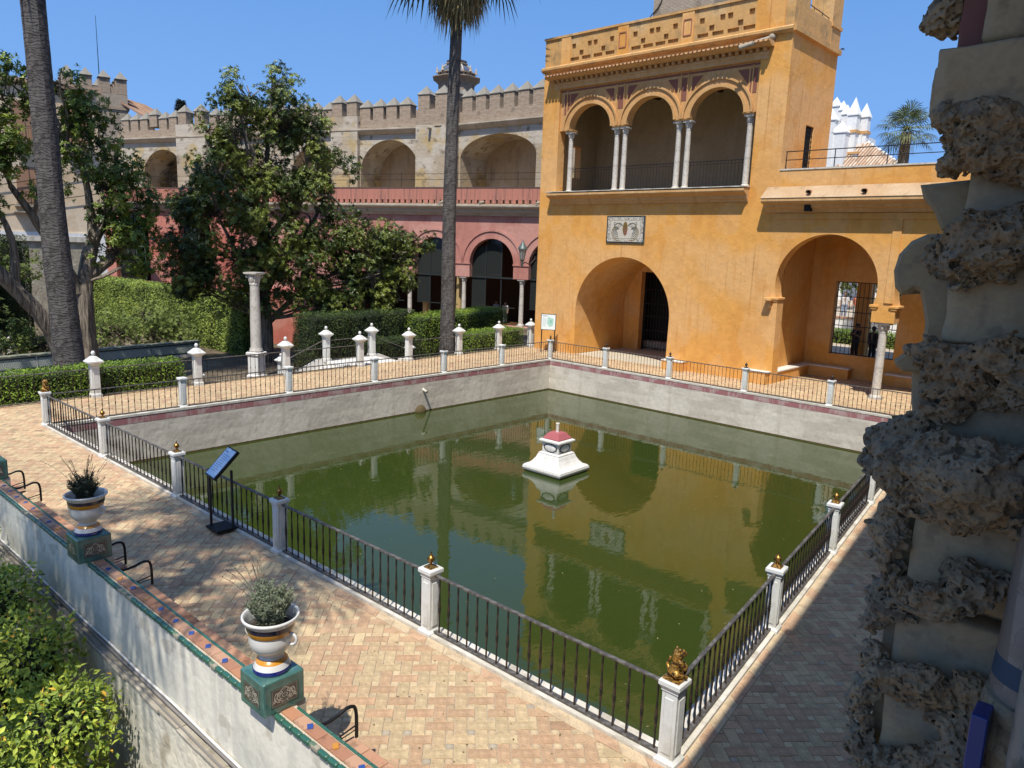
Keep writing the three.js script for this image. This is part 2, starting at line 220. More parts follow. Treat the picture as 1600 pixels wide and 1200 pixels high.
M.beigeTrim = std(null, { map: stuccoTex(512, 3, [0.42, 0.345, 0.25], [0.5, 0.43, 0.33], [0.22, 0.17, 0.12], 351), bumpMap: grain, bumpScale: 0.008 });
M.peachRender = std(null, { map: stuccoTex(512, 3, [0.43, 0.285, 0.155], [0.47, 0.34, 0.21], [0.28, 0.19, 0.10], 355), bumpMap: grain, bumpScale: 0.008 });
M.greenGlaze = phy(null, { map: colTex(256, 0.5, (u, v) => mix3([0.030, 0.115, 0.075], [0.075, 0.145, 0.085], smooth(0.45, 0.75, pf(u, v, 7, 7, 221, 4)))), roughness: 0.35, clearcoat: 0.6, clearcoatRoughness: 0.2 });
M.greenWorn = phy(null, { map: colTex(256, 0.4, (u, v) => mix3([0.10, 0.16, 0.10], [0.33, 0.29, 0.21], smooth(0.45, 0.6, pf(u, v, 7, 7, 225, 4)))), roughness: 0.6 });
M.pedestalGlaze = phy(null, { map: colTex(256, 0.6, (u, v) => mix3([0.045, 0.125, 0.105], [0.09, 0.19, 0.155], smooth(0.35, 0.75, pf(u, v, 5, 5, 231, 4)))), roughness: 0.3, clearcoat: 0.7, clearcoatRoughness: 0.15 });
M.terracotta = [[0.42, 0.20, 0.105], [0.45, 0.235, 0.14], [0.37, 0.175, 0.10], [0.47, 0.27, 0.165]].map((c, i) => std(null, { map: colTex(256, 0.5, (u, v) => mix3(c, mul(c, 0.62), smooth(0.48, 0.8, pf(u, v, 6, 6, 241 + i, 5)))), bumpMap: grain, bumpScale: 0.004, roughness: 0.85 }));
M.blueGlaze = phy([0.035, 0.075, 0.26], { roughness: 0.3, clearcoat: 0.5 });
M.grout = std(null, { map: stuccoTex(256, 1, [0.50, 0.44, 0.33], [0.56, 0.5, 0.4], [0.36, 0.3, 0.22], 251) });
M.potWhite = phy([0.66, 0.65, 0.60], { roughness: 0.3, clearcoat: 0.6, clearcoatRoughness: 0.12 });
M.potGrey = phy([0.30, 0.29, 0.26], { roughness: 0.4, clearcoat: 0.4 });
M.potBlue = phy([0.012, 0.02, 0.16], { roughness: 0.25, clearcoat: 0.7, clearcoatRoughness: 0.1 });
M.potNavy = phy([0.010, 0.013, 0.04], { roughness: 0.25, clearcoat: 0.7, clearcoatRoughness: 0.1 });
M.potYellow = phy([0.56, 0.24, 0.015], { roughness: 0.3, clearcoat: 0.6, clearcoatRoughness: 0.1 });
M.soil = std([0.035, 0.025, 0.017], { bumpMap: coarse, bumpScale: 0.08, roughness: 1 });
const leafMat = (r, t) => phy([1, 1, 1], { vertexColors: true, side: THREE.DoubleSide, roughness: r, transmission: t, thickness: 0, ior: 1.4 });
M.leaf = leafMat(0.55, 0.22); M.leafMatte = leafMat(0.8, 0.25); M.leafGlossy = leafMat(0.38, 0.14); M.straw = leafMat(0.95, 0.15);
M.hedgeCore = std([0.012, 0.018, 0.006], { roughness: 1 });
M.bark = std(null, { map: colTex(512, [1.2, 2.4], (u, v) => { const a = pf(u, v, 24, 4, 261, 5), b = pf(u, v, 5, 5, 265, 4); return mix3([0.25, 0.205, 0.15], [0.09, 0.07, 0.05], clamp(smooth(0.42, 0.66, a) * 0.8 + smooth(0.6, 0.75, b) * 0.3)); }), bumpMap: bumpTex(512, [1.2, 2.4], (u, v) => pf(u, v, 24, 4, 261, 5)), bumpScale: 0.08, roughness: 0.97 });
const palmF = (u, v) => { const w = pf(u, v, 5, 8, 271, 4), y = v * 22 + w * 2.6, r = y - Math.floor(y); return [r, pf(u, v, 18, 22, 275, 5), pf(u, v, 3, 3, 278, 4), pf(u, v, 46, 12, 280, 3)]; };
M.palmBark = std(null, { map: colTex(1024, [1.6, 2.4], (u, v) => { const [r, a, b, f] = palmF(u, v); let c = mix3([0.105, 0.093, 0.083], [0.052, 0.045, 0.041], smooth(0.35, 0.65, a)); c = mix3(c, [0.15, 0.138, 0.125], smooth(0.5, 0.72, b) * 0.5); return mul(c, lerp(0.78, 1, smooth(0.04, 0.3, r)) * (0.8 + 0.4 * f)); }), bumpMap: bumpTex(1024, [1.6, 2.4], (u, v) => { const [r, a, , f] = palmF(u, v); return smooth(0, 0.3, r) * (0.75 - 0.3 * r) * 0.6 + 0.3 * a + 0.12 * f; }), bumpScale: 0.035, roughness: 0.96 });
M.rock = std(null, { map: colTex(1024, 0.55, (u, v) => { const a = pf(u, v, 5, 5, 291, 6), b = pf(u, v, 12, 12, 295, 5), g = pf(u, v, 60, 60, 298, 3); let c = mix3([0.34, 0.262, 0.158], [0.245, 0.2, 0.134], smooth(0.4, 0.62, a)); c = mix3(c, [0.27, 0.175, 0.085], smooth(0.58, 0.75, pf(u, v, 3, 3, 301, 4)) * 0.6); c = mix3(c, [0.075, 0.06, 0.045], smooth(0.6, 0.75, b) * 0.6); return mul(c, 0.8 + 0.4 * g); }), bumpMap: bumpTex(1024, 0.55, (u, v) => { const a = pf(u, v, 22, 22, 305, 5), b = Math.abs(2 * pf(u, v, 10, 10, 308, 5) - 1); return 0.6 * Math.pow(b, 0.6) + 0.4 * a; }), bumpScale: 0.012, roughness: 0.98 });
M.ashlar = std(null, { map: colTex(1024, 0.8, (u, v) => { const a = pf(u, v, 4, 4, 311, 6), b = pf(u, v, 9, 12, 314, 5), g = pf(u, v, 70, 70, 317, 2); let c = mix3([0.42, 0.33, 0.20], [0.33, 0.275, 0.185], smooth(0.4, 0.65, a)); c = mix3(c, [0.39, 0.275, 0.145], smooth(0.56, 0.74, b) * 0.6); c = mix3(c, [0.2, 0.165, 0.11], smooth(0.6, 0.8, pf(u, v, 16, 16, 319, 5)) * 0.5); return mul(c, 0.9 + 0.2 * g); }), bumpMap: coarse, bumpScale: 0.022, roughness: 0.95 });
M.oldMarble = std(null, { map: colTex(512, 0.8, (u, v) => { const w = pf(u, v, 4, 4, 321, 5), n = Math.abs(Math.sin((u * 3 + w * 4) * 3.1416 * 2)); let c = mix3([0.33, 0.29, 0.24], [0.22, 0.185, 0.155], smooth(0.45, 0.7, w)); return mix3(c, [0.14, 0.11, 0.09], smooth(0.992, 1, n) * 0.6); }), roughness: 0.6, bumpMap: grain, bumpScale: 0.004 });
M.greyMarble = std(null, { map: colTex(512, 0.5, (u, v) => mix3([0.22, 0.225, 0.205], [0.10, 0.11, 0.105], smooth(0.4, 0.66, pf(u, v, 9, 9, 331, 5)))), roughness: 0.5 });
M.glassDark = phy([0.16, 0.18, 0.17], { specularIntensity: 0.5, transmission: 0.85, thickness: 0, roughness: 0.03 });
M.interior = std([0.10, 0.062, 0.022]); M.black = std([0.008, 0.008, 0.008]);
M.gravel = std(null, { map: stuccoTex(512, 3, [0.42, 0.35, 0.25], [0.5, 0.43, 0.33], [0.3, 0.24, 0.16], 341), bumpMap: grain, bumpScale: 0.02, roughness: 1 });
M.earth = std(null, { map: stuccoTex(512, 3, [0.10, 0.075, 0.045], [0.17, 0.13, 0.08], [0.05, 0.045, 0.02], 345), bumpMap: coarse, bumpScale: 0.06, roughness: 1 });
M.roofTile = [[0.36, 0.20, 0.12], [0.43, 0.29, 0.19], [0.30, 0.18, 0.12]].map((c) => std(c, { bumpMap: grain, bumpScale: 0.01 }));
M.slate = std([0.10, 0.12, 0.16], { roughness: 0.35 });
// ---------------------------------------------------------------- ground, pond, paving
// The near corner of the railing stands at (0, 0); the left corner L, the far corner F and the right corner R follow.
const PN = [0, 0], PL = [0, -20.24], PF = [22.38, -19.77], PR = [21.8, -2.35];
const quadIn = (d) => {                              // the pond outline moved inwards by d
  const q = [PN, PL, PF, PR], lines = q.map((a, i) => { const b = q[(i + 1) % 4], l = Math.hypot(b[0] - a[0], b[1] - a[1]), n = [-(b[1] - a[1]) / l, (b[0] - a[0]) / l]; return { p: [a[0] + n[0] * d, a[1] + n[1] * d], t: [(b[0] - a[0]) / l, (b[1] - a[1]) / l], n }; });
  return q.map((_, i) => { const A = lines[(i + 3) % 4], B = lines[i], den = A.t[0] * B.t[1] - A.t[1] * B.t[0], k = ((B.p[0] - A.p[0]) * B.t[1] - (B.p[1] - A.p[1]) * B.t[0]) / den; return [A.p[0] + A.t[0] * k, A.p[1] + A.t[1] * k]; });
};
const inner = quadIn(1)[0][0] < 0 ? (d) => quadIn(-d) : quadIn;

const WATER = -1.5, GARDEN = -0.8;
const flat = (pts, y, depth, holes = []) => { const s = poly(pts.map((p) => [p[0], -p[1]])); for (const h of holes) s.holes.push(hole(h.map((p) => [p[0], -p[1]]))); const g = new THREE.ExtrudeGeometry(s, { depth, bevelEnabled: false }); g.rotateX(-Math.PI / 2); g.translate(0, y - depth, 0); return g; };

struct('ground', T(new THREE.PlaneGeometry(2400, 2400), 0, -3.05, 0, 0, -Math.PI / 2), M.earth);
struct('garden_soil', flat([[-3.7, -24.0], [60, -24.0], [60, -95], [-60, -95], [-60, -24.0]], GARDEN, 1.5), M.earth);
const wMat = phy([0.031, 0.0465, 0.0088], { roughness: 0.015, ior: 1.45, specularIntensity: 1, bumpMap: bumpTex(1024, 4.5, (u, v) => 0.6 * pf(u, v, 5, 11, 401, 3) + 0.4 * pf(u, v, 22, 40, 404, 3)), bumpScale: 0.0026 });
struct('pond_water', T(flat(inner(0.05), WATER, 0.3), 0, 0, 0), wMat);
// basin
{
  const b = thing('pond_basin', 'grey plastered pond basin with a faded red band and pale stone coping', 'pond basin');
  const o = inner(-0.02), a = inner(0.16), c = inner(0.04), names = [0, 1, 2, 3];
  const ring = (x, y, y0, y1) => names.map((i) => { const j = (i + 1) % 4; return flat([x[i], x[j], y[j], y[i]], y1, y1 - y0); });
  ring(o, a, -2.4, -0.25).forEach((g) => part('wall', g, M.poolWall, b));
  ring(o, inner(0.164), -0.25, -0.035).forEach((g) => part('red_band', g, M.poolRed, b));
  ring(inner(-0.10), inner(0.175), -0.035, 0.035).forEach((g) => part('coping', g, M.coping, b));
  const wl = inner(0.166), names2 = ring(o, wl, WATER - 0.02, WATER + 0.055); part('waterline_stain', names2, M.algae, b);
    const sp = part('spout', [bar(V(13.93, -0.50, -19.92), V(13.93, -0.62, -19.56), 0.055, 10)], M.coping, b);
  part('spout_mouth', [bar(V(13.93, -0.622, -19.558), V(13.93, -0.626, -19.546), 0.04, 10)], M.black, sp);
  part('moss_patch', [T(new THREE.SphereGeometry(0.3, 20, 10, 0, 6.3, 0, 1.6), 13.78, WATER + 0.02, -19.86).scale(1, 1, 1)], M.algae, b);
}
// paving
const facadeX = (z) => 25.1 - 0.02 * (z + 23.11);        // the orange front
const pavBase = struct('paving', flat([[-3.05, 3.6], [-3.05, -24], [38, -24], [38, 3.6]], -0.012, 2.4, [inner(-0.06)]), M.grout);
{
  const l = 0.335, w = 0.15, g = 0.005, P = l + w, ang = Math.PI / 4, ca = Math.cos(ang), sa = Math.sin(ang), sq = (l - w) / 2;
  const rot = (x, z) => [x * ca - z * sa + 0.03, x * sa + z * ca - 0.18];
  const q = inner(-0.27), inR = (x, z) => x > -2.98 && x < 30.2 && z < 3.5 && z > -23.75;
  const edges = q.map((p, i) => { const r = q[(i + 1) % 4], n = [r[1] - p[1], -(r[0] - p[0])], L = Math.hypot(...n), cx = 11, cz = -10; const s = (cx - p[0]) * n[0] + (cz - p[1]) * n[1] > 0 ? 1 / L : -1 / L; return { p, n: [n[0] * s, n[1] * s] }; });   // n points into the pond
  const clip = (pts, e, keepIn) => { const o = [], d = (v) => ((v[0] - e.p[0]) * e.n[0] + (v[1] - e.p[1]) * e.n[1]) * (keepIn ? 1 : -1); for (let i = 0; i < pts.length; i++) { const A = pts[i], B = pts[(i + 1) % pts.length], a = d(A), b = d(B); if (a >= 0) o.push(A); if ((a >= 0) !== (b >= 0)) { const t = a / (a - b); o.push([A[0] + (B[0] - A[0]) * t, A[1] + (B[1] - A[1]) * t]); } } return o; };
  const limits = [{ p: [-2.99, 0], n: [1, 0] }, { p: [0, 3.5], n: [0, -1] }, { p: [0, -23.75], n: [0, 1] }];
  const slab = (pts, h, bev) => {           // a brick lying at y = 0 with a worn edge
    const cx = pts.reduce((s, p) => s + p[0], 0) / pts.length, cz = pts.reduce((s, p) => s + p[1], 0) / pts.length, P3 = [], Nn = [];
    const out = pts.map((p) => V(p[0], h - bev, p[1])), top = pts.map((p) => { const d = Math.hypot(p[0] - cx, p[1] - cz); const k = (d - bev * 1.3) / d; return V(cx + (p[0] - cx) * k, h, cz + (p[1] - cz) * k); }), bot = pts.map((p) => V(p[0], -0.016, p[1]));
    const area = pts.reduce((s, p, i) => { const r = pts[(i + 1) % pts.length]; return s + p[0] * r[1] - r[0] * p[1]; }, 0), f = area > 0;
    const t = (a, b, c) => { if (f) [b, c] = [c, b]; const n = b.clone().sub(a).cross(c.clone().sub(a)).normalize(); for (const v of [a, b, c]) { P3.push(v.x, v.y, v.z); Nn.push(n.x, n.y, n.z); } };
    for (let i = 1; i + 1 < pts.length; i++) t(top[0], top[i], top[i + 1]);
    for (let i = 0; i < pts.length; i++) { const j = (i + 1) % pts.length; t(out[i], out[j], top[j]); t(out[i], top[j], top[i]); t(bot[i], bot[j], out[j]); t(bot[i], out[j], out[i]); }
    const gm = new THREE.BufferGeometry(); gm.setAttribute('position', new THREE.Float32BufferAttribute(P3, 3)); gm.setAttribute('normal', new THREE.Float32BufferAttribute(Nn, 3)); return gm;
  };
  const tone = (kind) => {
    const t = rnd(), r = rnd(); let c;
    if (kind === 's') c = r < 0.75 ? [0.56, 0.435, 0.265] : r < 0.95 ? [0.51, 0.38, 0.23] : [0.40, 0.34, 0.25];
    else if ((kind === 'h') === (r < 0.87)) c = mix3([0.50, 0.315, 0.185], [0.51, 0.345, 0.205], t); else c = mix3([0.565, 0.435, 0.25], [0.55, 0.40, 0.23], t);
    if (rnd() < 0.06) c = mul(c, 0.78);
    return mul(c, rr(0.92, 1.07));
  };
  const grainy = colTex(512, 0.8, (u, v) => { const a = pf(u, v, 7, 7, 411, 6), s = pf(u, v, 50, 50, 415, 3); let k = 0.80 + 0.2 * smooth(0.35, 0.6, a); if (s > 0.68) k *= 0.75; return [k, k * 0.985, k * 0.96]; });
  const pMat = std([1, 1, 1], { vertexColors: true, map: grainy, bumpMap: grain, bumpScale: 0.006, roughness: 0.88 });
  const mats = {}; for (const k of ['h', 'v', 's']) { mats[k] = []; for (let i = 0; i < 9; i++) mats[k].push(std(tone(k), { map: grainy, bumpMap: grain, bumpScale: 0.006, roughness: 0.88 })); }
  const dim = { h: [l, w], v: [w, l], s: [sq, sq] }, list = [];
  const add = (kind, u, v) => { const [x, z] = rot(u, v), near = Math.hypot(x + 6.7, z - 3.43);
    if (x < -3.3 || x > 30.4 || z > 3.8 || z < -24) return;
    if (x > facadeX(z) + 0.2 && z < -9.9) return;
    if (x > 6 && z > 1.6 || x > 12 && z > 0.8) return;
    const [a, b] = dim[kind], pts = [[-a, -b], [a, -b], [a, b], [-a, b]].map(([p, r]) => rot(u + (p / 2) * (1 - g / a) , v + (r / 2) * (1 - g / b)));
    list.push({ kind, x, z, near, pts }); };
  for (let j = -140; j < 140; j++) for (let i = -90; i < 90; i++) {
    const u = i * P + (j & 1) * P / 2, v = j * P / 2;
    add('h', u, v); add('v', u + P / 2, v); add('s', u + l / 2 - sq / 2 , v + w / 2 + sq / 2); add('s', u - l / 2 + sq / 2, v + w / 2 + sq / 2);
  }
  list.sort((a, b) => a.near - b.near);
  const rest = [], nb = { h: 0, v: 0, s: 0 }, shared = {};
  for (const k of ['h', 'v', 's']) { const [a, b] = dim[k], r = (x, z) => [x * ca - z * sa, x * sa + z * ca]; shared[k] = done(slab([[-a, -b], [a, -b], [a, b], [-a, b]].map(([p, s]) => r((p / 2) * (1 - g / a), (s / 2) * (1 - g / b))), 0, 0.006)); }
  for (const e of list) {
    const cut = [...limits, ...edges.map((d) => ({ p: d.p, n: [-d.n[0], -d.n[1]] }))];
    const crossing = [...limits.filter((c) => e.pts.some((p) => (p[0] - c.p[0]) * c.n[0] + (p[1] - c.p[1]) * c.n[1] < 0))];
    const inside = e.pts.map((p) => edges.map((d) => (p[0] - d.p[0]) * d.n[0] + (p[1] - d.p[1]) * d.n[1]));
    let pts = e.pts, hit = false;
    if (inside.some((d) => d.every((k) => k > 0))) { hit = true; const c = edges.map((d, i) => [Math.min(...inside.map((r) => r[i])), i]).sort((a, b) => a[0] - b[0])[0]; if (c[0] >= 0) continue; pts = clip(pts, edges[c[1]], false); }
    for (const c of crossing) pts = clip(pts, c, true);
    if (pts.length < 3) continue;
    const whole = !hit && !crossing.length, visible = e.x > -2.6 && e.z < 0.4 - 0.1 * e.x + (e.x > 0 ? 2 : 0);
    if (whole && visible && nb[e.kind] < (e.kind === 's' ? 150 : 150)) {
      nb[e.kind]++; part(e.kind === 's' ? 'small_tile' : 'brick', shared[e.kind], mats[e.kind][Math.floor(rnd() * 9)], pavBase, [e.x, rr(-0.003, 0.002), e.z]);
    } else rest.push(tint(slab(pts, rr(-0.003, 0.002), 0.005), mul(tone(e.kind), 1 + 0.28 * fbm3(e.x * 0.35, 3, e.z * 0.35, 4))));
  }
  // a course of bricks along the coping
  const qi = inner(-0.11), qo = inner(-0.262);
  for (let i = 0; i < 4; i++) { const A = qi[i], B = qi[(i + 1) % 4], C = qo[i], D = qo[(i + 1) % 4], n = Math.round(Math.hypot(B[0] - A[0], B[1] - A[1]) / 0.36); for (let k = 0; k < n; k++) { const f = (P0, P1, t) => [lerp(P0[0], P1[0], t), lerp(P0[1], P1[1], t)], e = 0.012; rest.push(tint(slab([f(A, B, (k + e) / n), f(A, B, (k + 1 - e) / n), f(C, D, (k + 1 - e) / n), f(C, D, (k + e) / n)], rr(-0.003, 0.002), 0.005), rnd() < 0.6 ? [0.57, 0.44, 0.28] : [0.52, 0.34, 0.21])); } }
  stuffPart(part('paving_bricks', rest, pMat, pavBase));
}
// ---------------------------------------------------------------- railing posts and panels
const postShaft = done([square([[0.145, 0], [0.145, 0.05], [0.118, 0.075], [0.105, 0.09], [0.105, 0.86], [0.118, 0.875], [0.115, 0.895], [0.135, 0.925]])]);
const postCap = done([square([[0.135, 0.925], [0.148, 0.94], [0.148, 0.985], [0.135, 1.0], [0, 1.0]])]);
for (const g of [postShaft, postCap]) g.scale(0.87, 1, 0.87);
const panelFace = (() => { const g = []; for (let i = 0; i < 4; i++) { const s = poly(rect(-0.054, 0.054, 0.14, 0.80)); g.push(T(extrude(s, 0.012, 0.0895, 0.005, 2), 0, 0, 0, i * Math.PI / 2)); } return done(g); })();
const ballParts = { plate: done([square([[0.075, 0], [0.075, 0.012], [0.05, 0.03], [0.03, 0.045], [0, 0.045]])]), ball: done(lathe([[0, 0.04], [0.018, 0.042], [0.018, 0.065], [0.03, 0.075], [0.05, 0.10], [0.056, 0.125], [0.05, 0.15], [0.03, 0.17], [0.016, 0.18], [0.02, 0.19], [0.012, 0.205], [0.006, 0.23], [0, 0.25]], 16)) };
function lion(m, parent, y, turn) {
  const B = [[0, 0.06, -0.02, 0.05, 0, 0.17, 0.01, 0.045], [0, 0.17, 0.01, 0.045, 0, 0.225, 0.015, 0.05], [0, 0.235, 0.015, 0.05, 0, 0.245, 0.05, 0.035], [0, 0.238, 0.06, 0.025, 0, 0.232, 0.082, 0.02]];
  for (const s of [-1, 1]) B.push([s * 0.045, 0.045, -0.01, 0.04, s * 0.05, 0.03, 0.06, 0.022], [s * 0.05, 0.02, 0.05, 0.02, s * 0.055, 0.012, 0.085, 0.016], [s * 0.05, 0.17, 0.02, 0.024, s * 0.055, 0.11, 0.06, 0.018], [s * 0.055, 0.11, 0.06, 0.018, s * 0.03, 0.10, 0.09, 0.015], [s * 0.03, 0.285, 0.01, 0.012, s * 0.035, 0.295, 0.01, 0.008]);
  B.push([0, 0.04, -0.06, 0.014, 0.07, 0.10, -0.06, 0.012], [0.07, 0.10, -0.06, 0.012, 0.06, 0.17, -0.04, 0.016]);
  const g = body(B, 0.0065, 0.008), p = g.attributes.position; for (let i = 0; i < p.count; i++) { const v = V().fromBufferAttribute(p, i), mane = smooth(0.15, 0.2, v.y) * smooth(0.06, 0.02, v.z); const k = 1 + 0.10 * mane * fbm3(v.x * 60, v.y * 60, v.z * 60, 3) * 2; p.setXYZ(i, v.x * k, v.y, v.z * k); } g.computeVertexNormals();
  const r = part('lion', g, m, parent, [0, y, 0]); r.rotation.y = turn; r.scale.setScalar(1.12);
  const sh = new THREE.Shape(); sh.moveTo(-0.045, 0.13); sh.lineTo(0.045, 0.13); sh.quadraticCurveTo(0.05, 0.05, 0, 0.01); sh.quadraticCurveTo(-0.05, 0.05, -0.045, 0.13);
  part('shield', extrude(sh, 0.014, 0.086, 0.004, 8), m, r);
}
const ORD = ['first', 'second', 'third', 'fourth', 'fifth', 'sixth'];
function post(x, z, turn, top, label) {
  const t = thing('railing_post', label, 'post', [x, 0, z], turn, 'white railing posts round the pond');
  part('shaft', postShaft, M.post, t); part('panel', panelFace, M.post, t); part('cap', postCap, M.post, t);
  if (top === 'ball' || top === 'dark') { const m = top === 'ball' ? M.brass : M.iron, f = part('finial', ballParts.plate, m, t, [0, 1.001, 0]); part('ball', ballParts.ball, m, f); }
  if (top === 'lion') { part('plate', box(0.2, 0.02, 0.2, 0, 1.001, 0), M.gold, t); lion(M.gold, t, 1.02, 0.9); }
  return t;
}
const balGeo = done(lathe([[0, 0], [0.014, 0], [0.013, 0.06], [0.010, 0.16], [0.016, 0.30], [0.020, 0.335], [0.020, 0.35], [0.013, 0.36], [0.023, 0.372], [0.023, 0.384], [0.013, 0.396], [0.020, 0.408], [0.020, 0.422], [0.016, 0.46], [0.010, 0.62], [0.013, 0.72], [0.013, 0.83], [0, 0.83]], 8));
const balFar = done(lathe([[0.011, 0], [0.010, 0.1], [0.010, 0.31], [0.018, 0.36], [0.010, 0.42], [0.0095, 0.6], [0.010, 0.83]], 5));
function railing(a, b, n, label, far, group = 'iron railing panels round the pond', lift = 0, topY = 0.89, mat = M.iron) {
  const dx = b[0] - a[0], dz = b[1] - a[1], L = Math.hypot(dx, dz), t = thing('iron_railing', label, 'railing', [(a[0] + b[0]) / 2, lift, (a[1] + b[1]) / 2], -Math.atan2(dz, dx), group), e = 0.1;
  part('top_rail', [rbox(L - 2 * e, 0.032, 0.05, 0.008, 0, topY, 0)], M.ironRail, t);
  part('bottom_rail', [rbox(L - 2 * e, 0.035, 0.075, 0.008, 0, 0.037, 0)], M.ironRail, t);
  for (let i = 0; i < n; i++) { const m = part('baluster', far ? balFar : balGeo, mat, t, [-(L / 2 - e) + (L - 2 * e) * (i + 0.5) / n, 0.066, 0]); m.scale.y = (topY - 0.06) / 0.83; m.rotation.y = i; }
  return t;
}
{
  const along = (A, B, d) => { const L = Math.hypot(B[0] - A[0], B[1] - A[1]); return [A[0] + (B[0] - A[0]) * d / L, A[1] + (B[1] - A[1]) * d / L]; };
  const NLs = [3.903, 7.874, 11.89, 15.96].map((d) => along(PN, PL, d)), LFs = [3.9, 7.73, 11.52, 15.22, 18.86].map((d) => along(PL, PF, d)), FRs = [3.465, 6.945, 10.515, 13.97].map((d) => along(PF, PR, d)), NRs = [3.70, 7.41, 11.09, 14.7, 18.3].map((d) => along(PN, PR, d));
  post(...PN, 0, 'lion', 'white railing post at the nearest pond corner, topped by a gilded lion');
  post(...PL, 0, 'lion', 'white railing post at the left pond corner, topped by a small gilded lion');
  post(...PF, 0, 'dark', 'white railing post at the far pond corner, in front of the map board');
  post(...PR, 0.1, 'ball', 'white railing post at the right pond corner hidden behind the rock pier');
  NLs.forEach((p, i) => post(...p, 0, 'ball', `${ORD[i]} white post from the nearest corner along the left railing, with brass ball`));
  LFs.forEach((p, i) => post(...p, 0, i === 3 ? 'dark' : '', `${ORD[i]} low white post from the left corner on the far left pond edge`));
  FRs.forEach((p, i) => post(...p, 0, 'dark', `${ORD[i]} low white post from the far corner, before the orange palace`));
  NRs.forEach((p, i) => post(...p, 0.1, 'ball', `${ORD[i]} white post from the nearest corner along the shaded right path`));
  const run = (pts, f, far) => pts.slice(1).forEach((p, i) => railing(pts[i], p, 20, f(i), far));
  run([PN, ...NLs, PL], (i) => `${ORD[i]} iron railing panel from the nearest corner along the left pond edge`, false);
  run([PL, ...LFs, PF], (i) => `${ORD[i]} iron railing panel from the left corner along the far left pond edge`, true);
  run([PF, ...FRs, PR], (i) => `${ORD[i]} iron railing panel from the far corner, before the orange palace`, true);
  run([PN, ...NRs, PR], (i) => `${ORD[i]} iron railing panel from the nearest corner along the shaded right path`, false);
}
// fountain plinth standing in the water
{
  const t = thing('fountain_plinth', 'white stone fountain plinth with red pyramid top standing in the green water', 'fountain', [11.48, WATER, -10.63]);
  part('base', [square([[0.70, -0.3], [0.70, 0.03], [0.745, 0.07], [0.765, 0.13], [0.75, 0.20], [0.70, 0.245], [0.64, 0.262], [0.60, 0.285]]), square([[0.60, 0.285], [0.53, 0.36], [0.465, 0.46], [0.425, 0.56], [0.41, 0.585]])], M.whiteStone, t);
  part('waterline_stain', square([[0.705, -0.1], [0.712, 0.028], [0.70, 0.03]]), M.algae, t);
  part('collar', square([[0.41, 0.585], [0.41, 0.625], [0.36, 0.645], [0.345, 0.66]]), M.whiteStone, t);
  const bl = part('block', square([[0.325, 0.66], [0.325, 0.96]]), M.whiteStone, t);
  for (let i = 0; i < 4; i++) { const a = i * Math.PI / 2; part('dark_panel', T(new THREE.SphereGeometry(1, 24, 12).scale(0.275, 0.145, 0.012), 0.326 * Math.sin(a), 0.81, 0.326 * Math.cos(a), a), std([0.07, 0.065, 0.06]), bl); part('oval', T(new THREE.SphereGeometry(1, 20, 12).scale(0.225, 0.118, 0.03), 0.33 * Math.sin(a), 0.81, 0.33 * Math.cos(a), a), M.whiteStone, bl); }
  part('cornice', square([[0.345, 0.955], [0.36, 0.985], [0.41, 1.0], [0.41, 1.04], [0.385, 1.062], [0.34, 1.07], [0, 1.07]]), M.whiteStone, t);
  part('red_top', square([[0.32, 1.068], [0.325, 1.10], [0.205, 1.26], [0.17, 1.285], [0, 1.285]]), std([0.36, 0.095, 0.10], { bumpMap: grain, bumpScale: 0.01 }), t);
  part('jet_pipe', lathe([[0.06, 1.28], [0.052, 1.30], [0.05, 1.52], [0.062, 1.54], [0.062, 1.575], [0.03, 1.58], [0.025, 1.5]], 14), M.coping, t);
}

{ // fallen leaves and scum drifting on the pond, thicker towards the sheltered edges
  const lf = new Tris(), up = V(0, 1, 0); for (let i = 0; i < 420; i++) { const e = rnd() < 0.55, x = e ? (rnd() < 0.5 ? rr(0.4, 22) : rr(0.25, 1.4)) : rr(0.6, 21.4), z = e ? (x < 1.4 ? rr(-19.5, -1) : rnd() < 0.5 ? rr(-19.4, -18.4) : rr(-2.8, -0.6) - 0.09 * x) : rr(-19, -3), a = rr(0, 6.28), d = V(Math.cos(a), 0, Math.sin(a)); lf.leaf(V(x, WATER + 0.004, z), d, up, rr(0.02, 0.07), rr(0.012, 0.035), mix3([0.36, 0.32, 0.16], [0.16, 0.13, 0.05], rnd()), 0.06); }
  tag(part('floating_leaves', lf.geo(), M.leafMatte, scene), 'scattered small fallen leaves floating on the green pond', 'leaves', null, 'stuff');
  const lt = new Tris(); for (let i = 0; i < 260; i++) { const x = rr(-2.9, -0.3), z = rr(-22, 0), a = rr(0, 6.28); lt.leaf(V(x, 0.004, z), V(Math.cos(a), 0, Math.sin(a)), up, rr(0.02, 0.06), rr(0.012, 0.03), mix3([0.30, 0.20, 0.09], [0.14, 0.11, 0.05], rnd()), 0.15); }
  tag(part('leaf_litter', lt.geo(), M.leafMatte, scene), 'small dry fallen leaves strewn over the brick terrace', 'leaves', null, 'stuff');
}
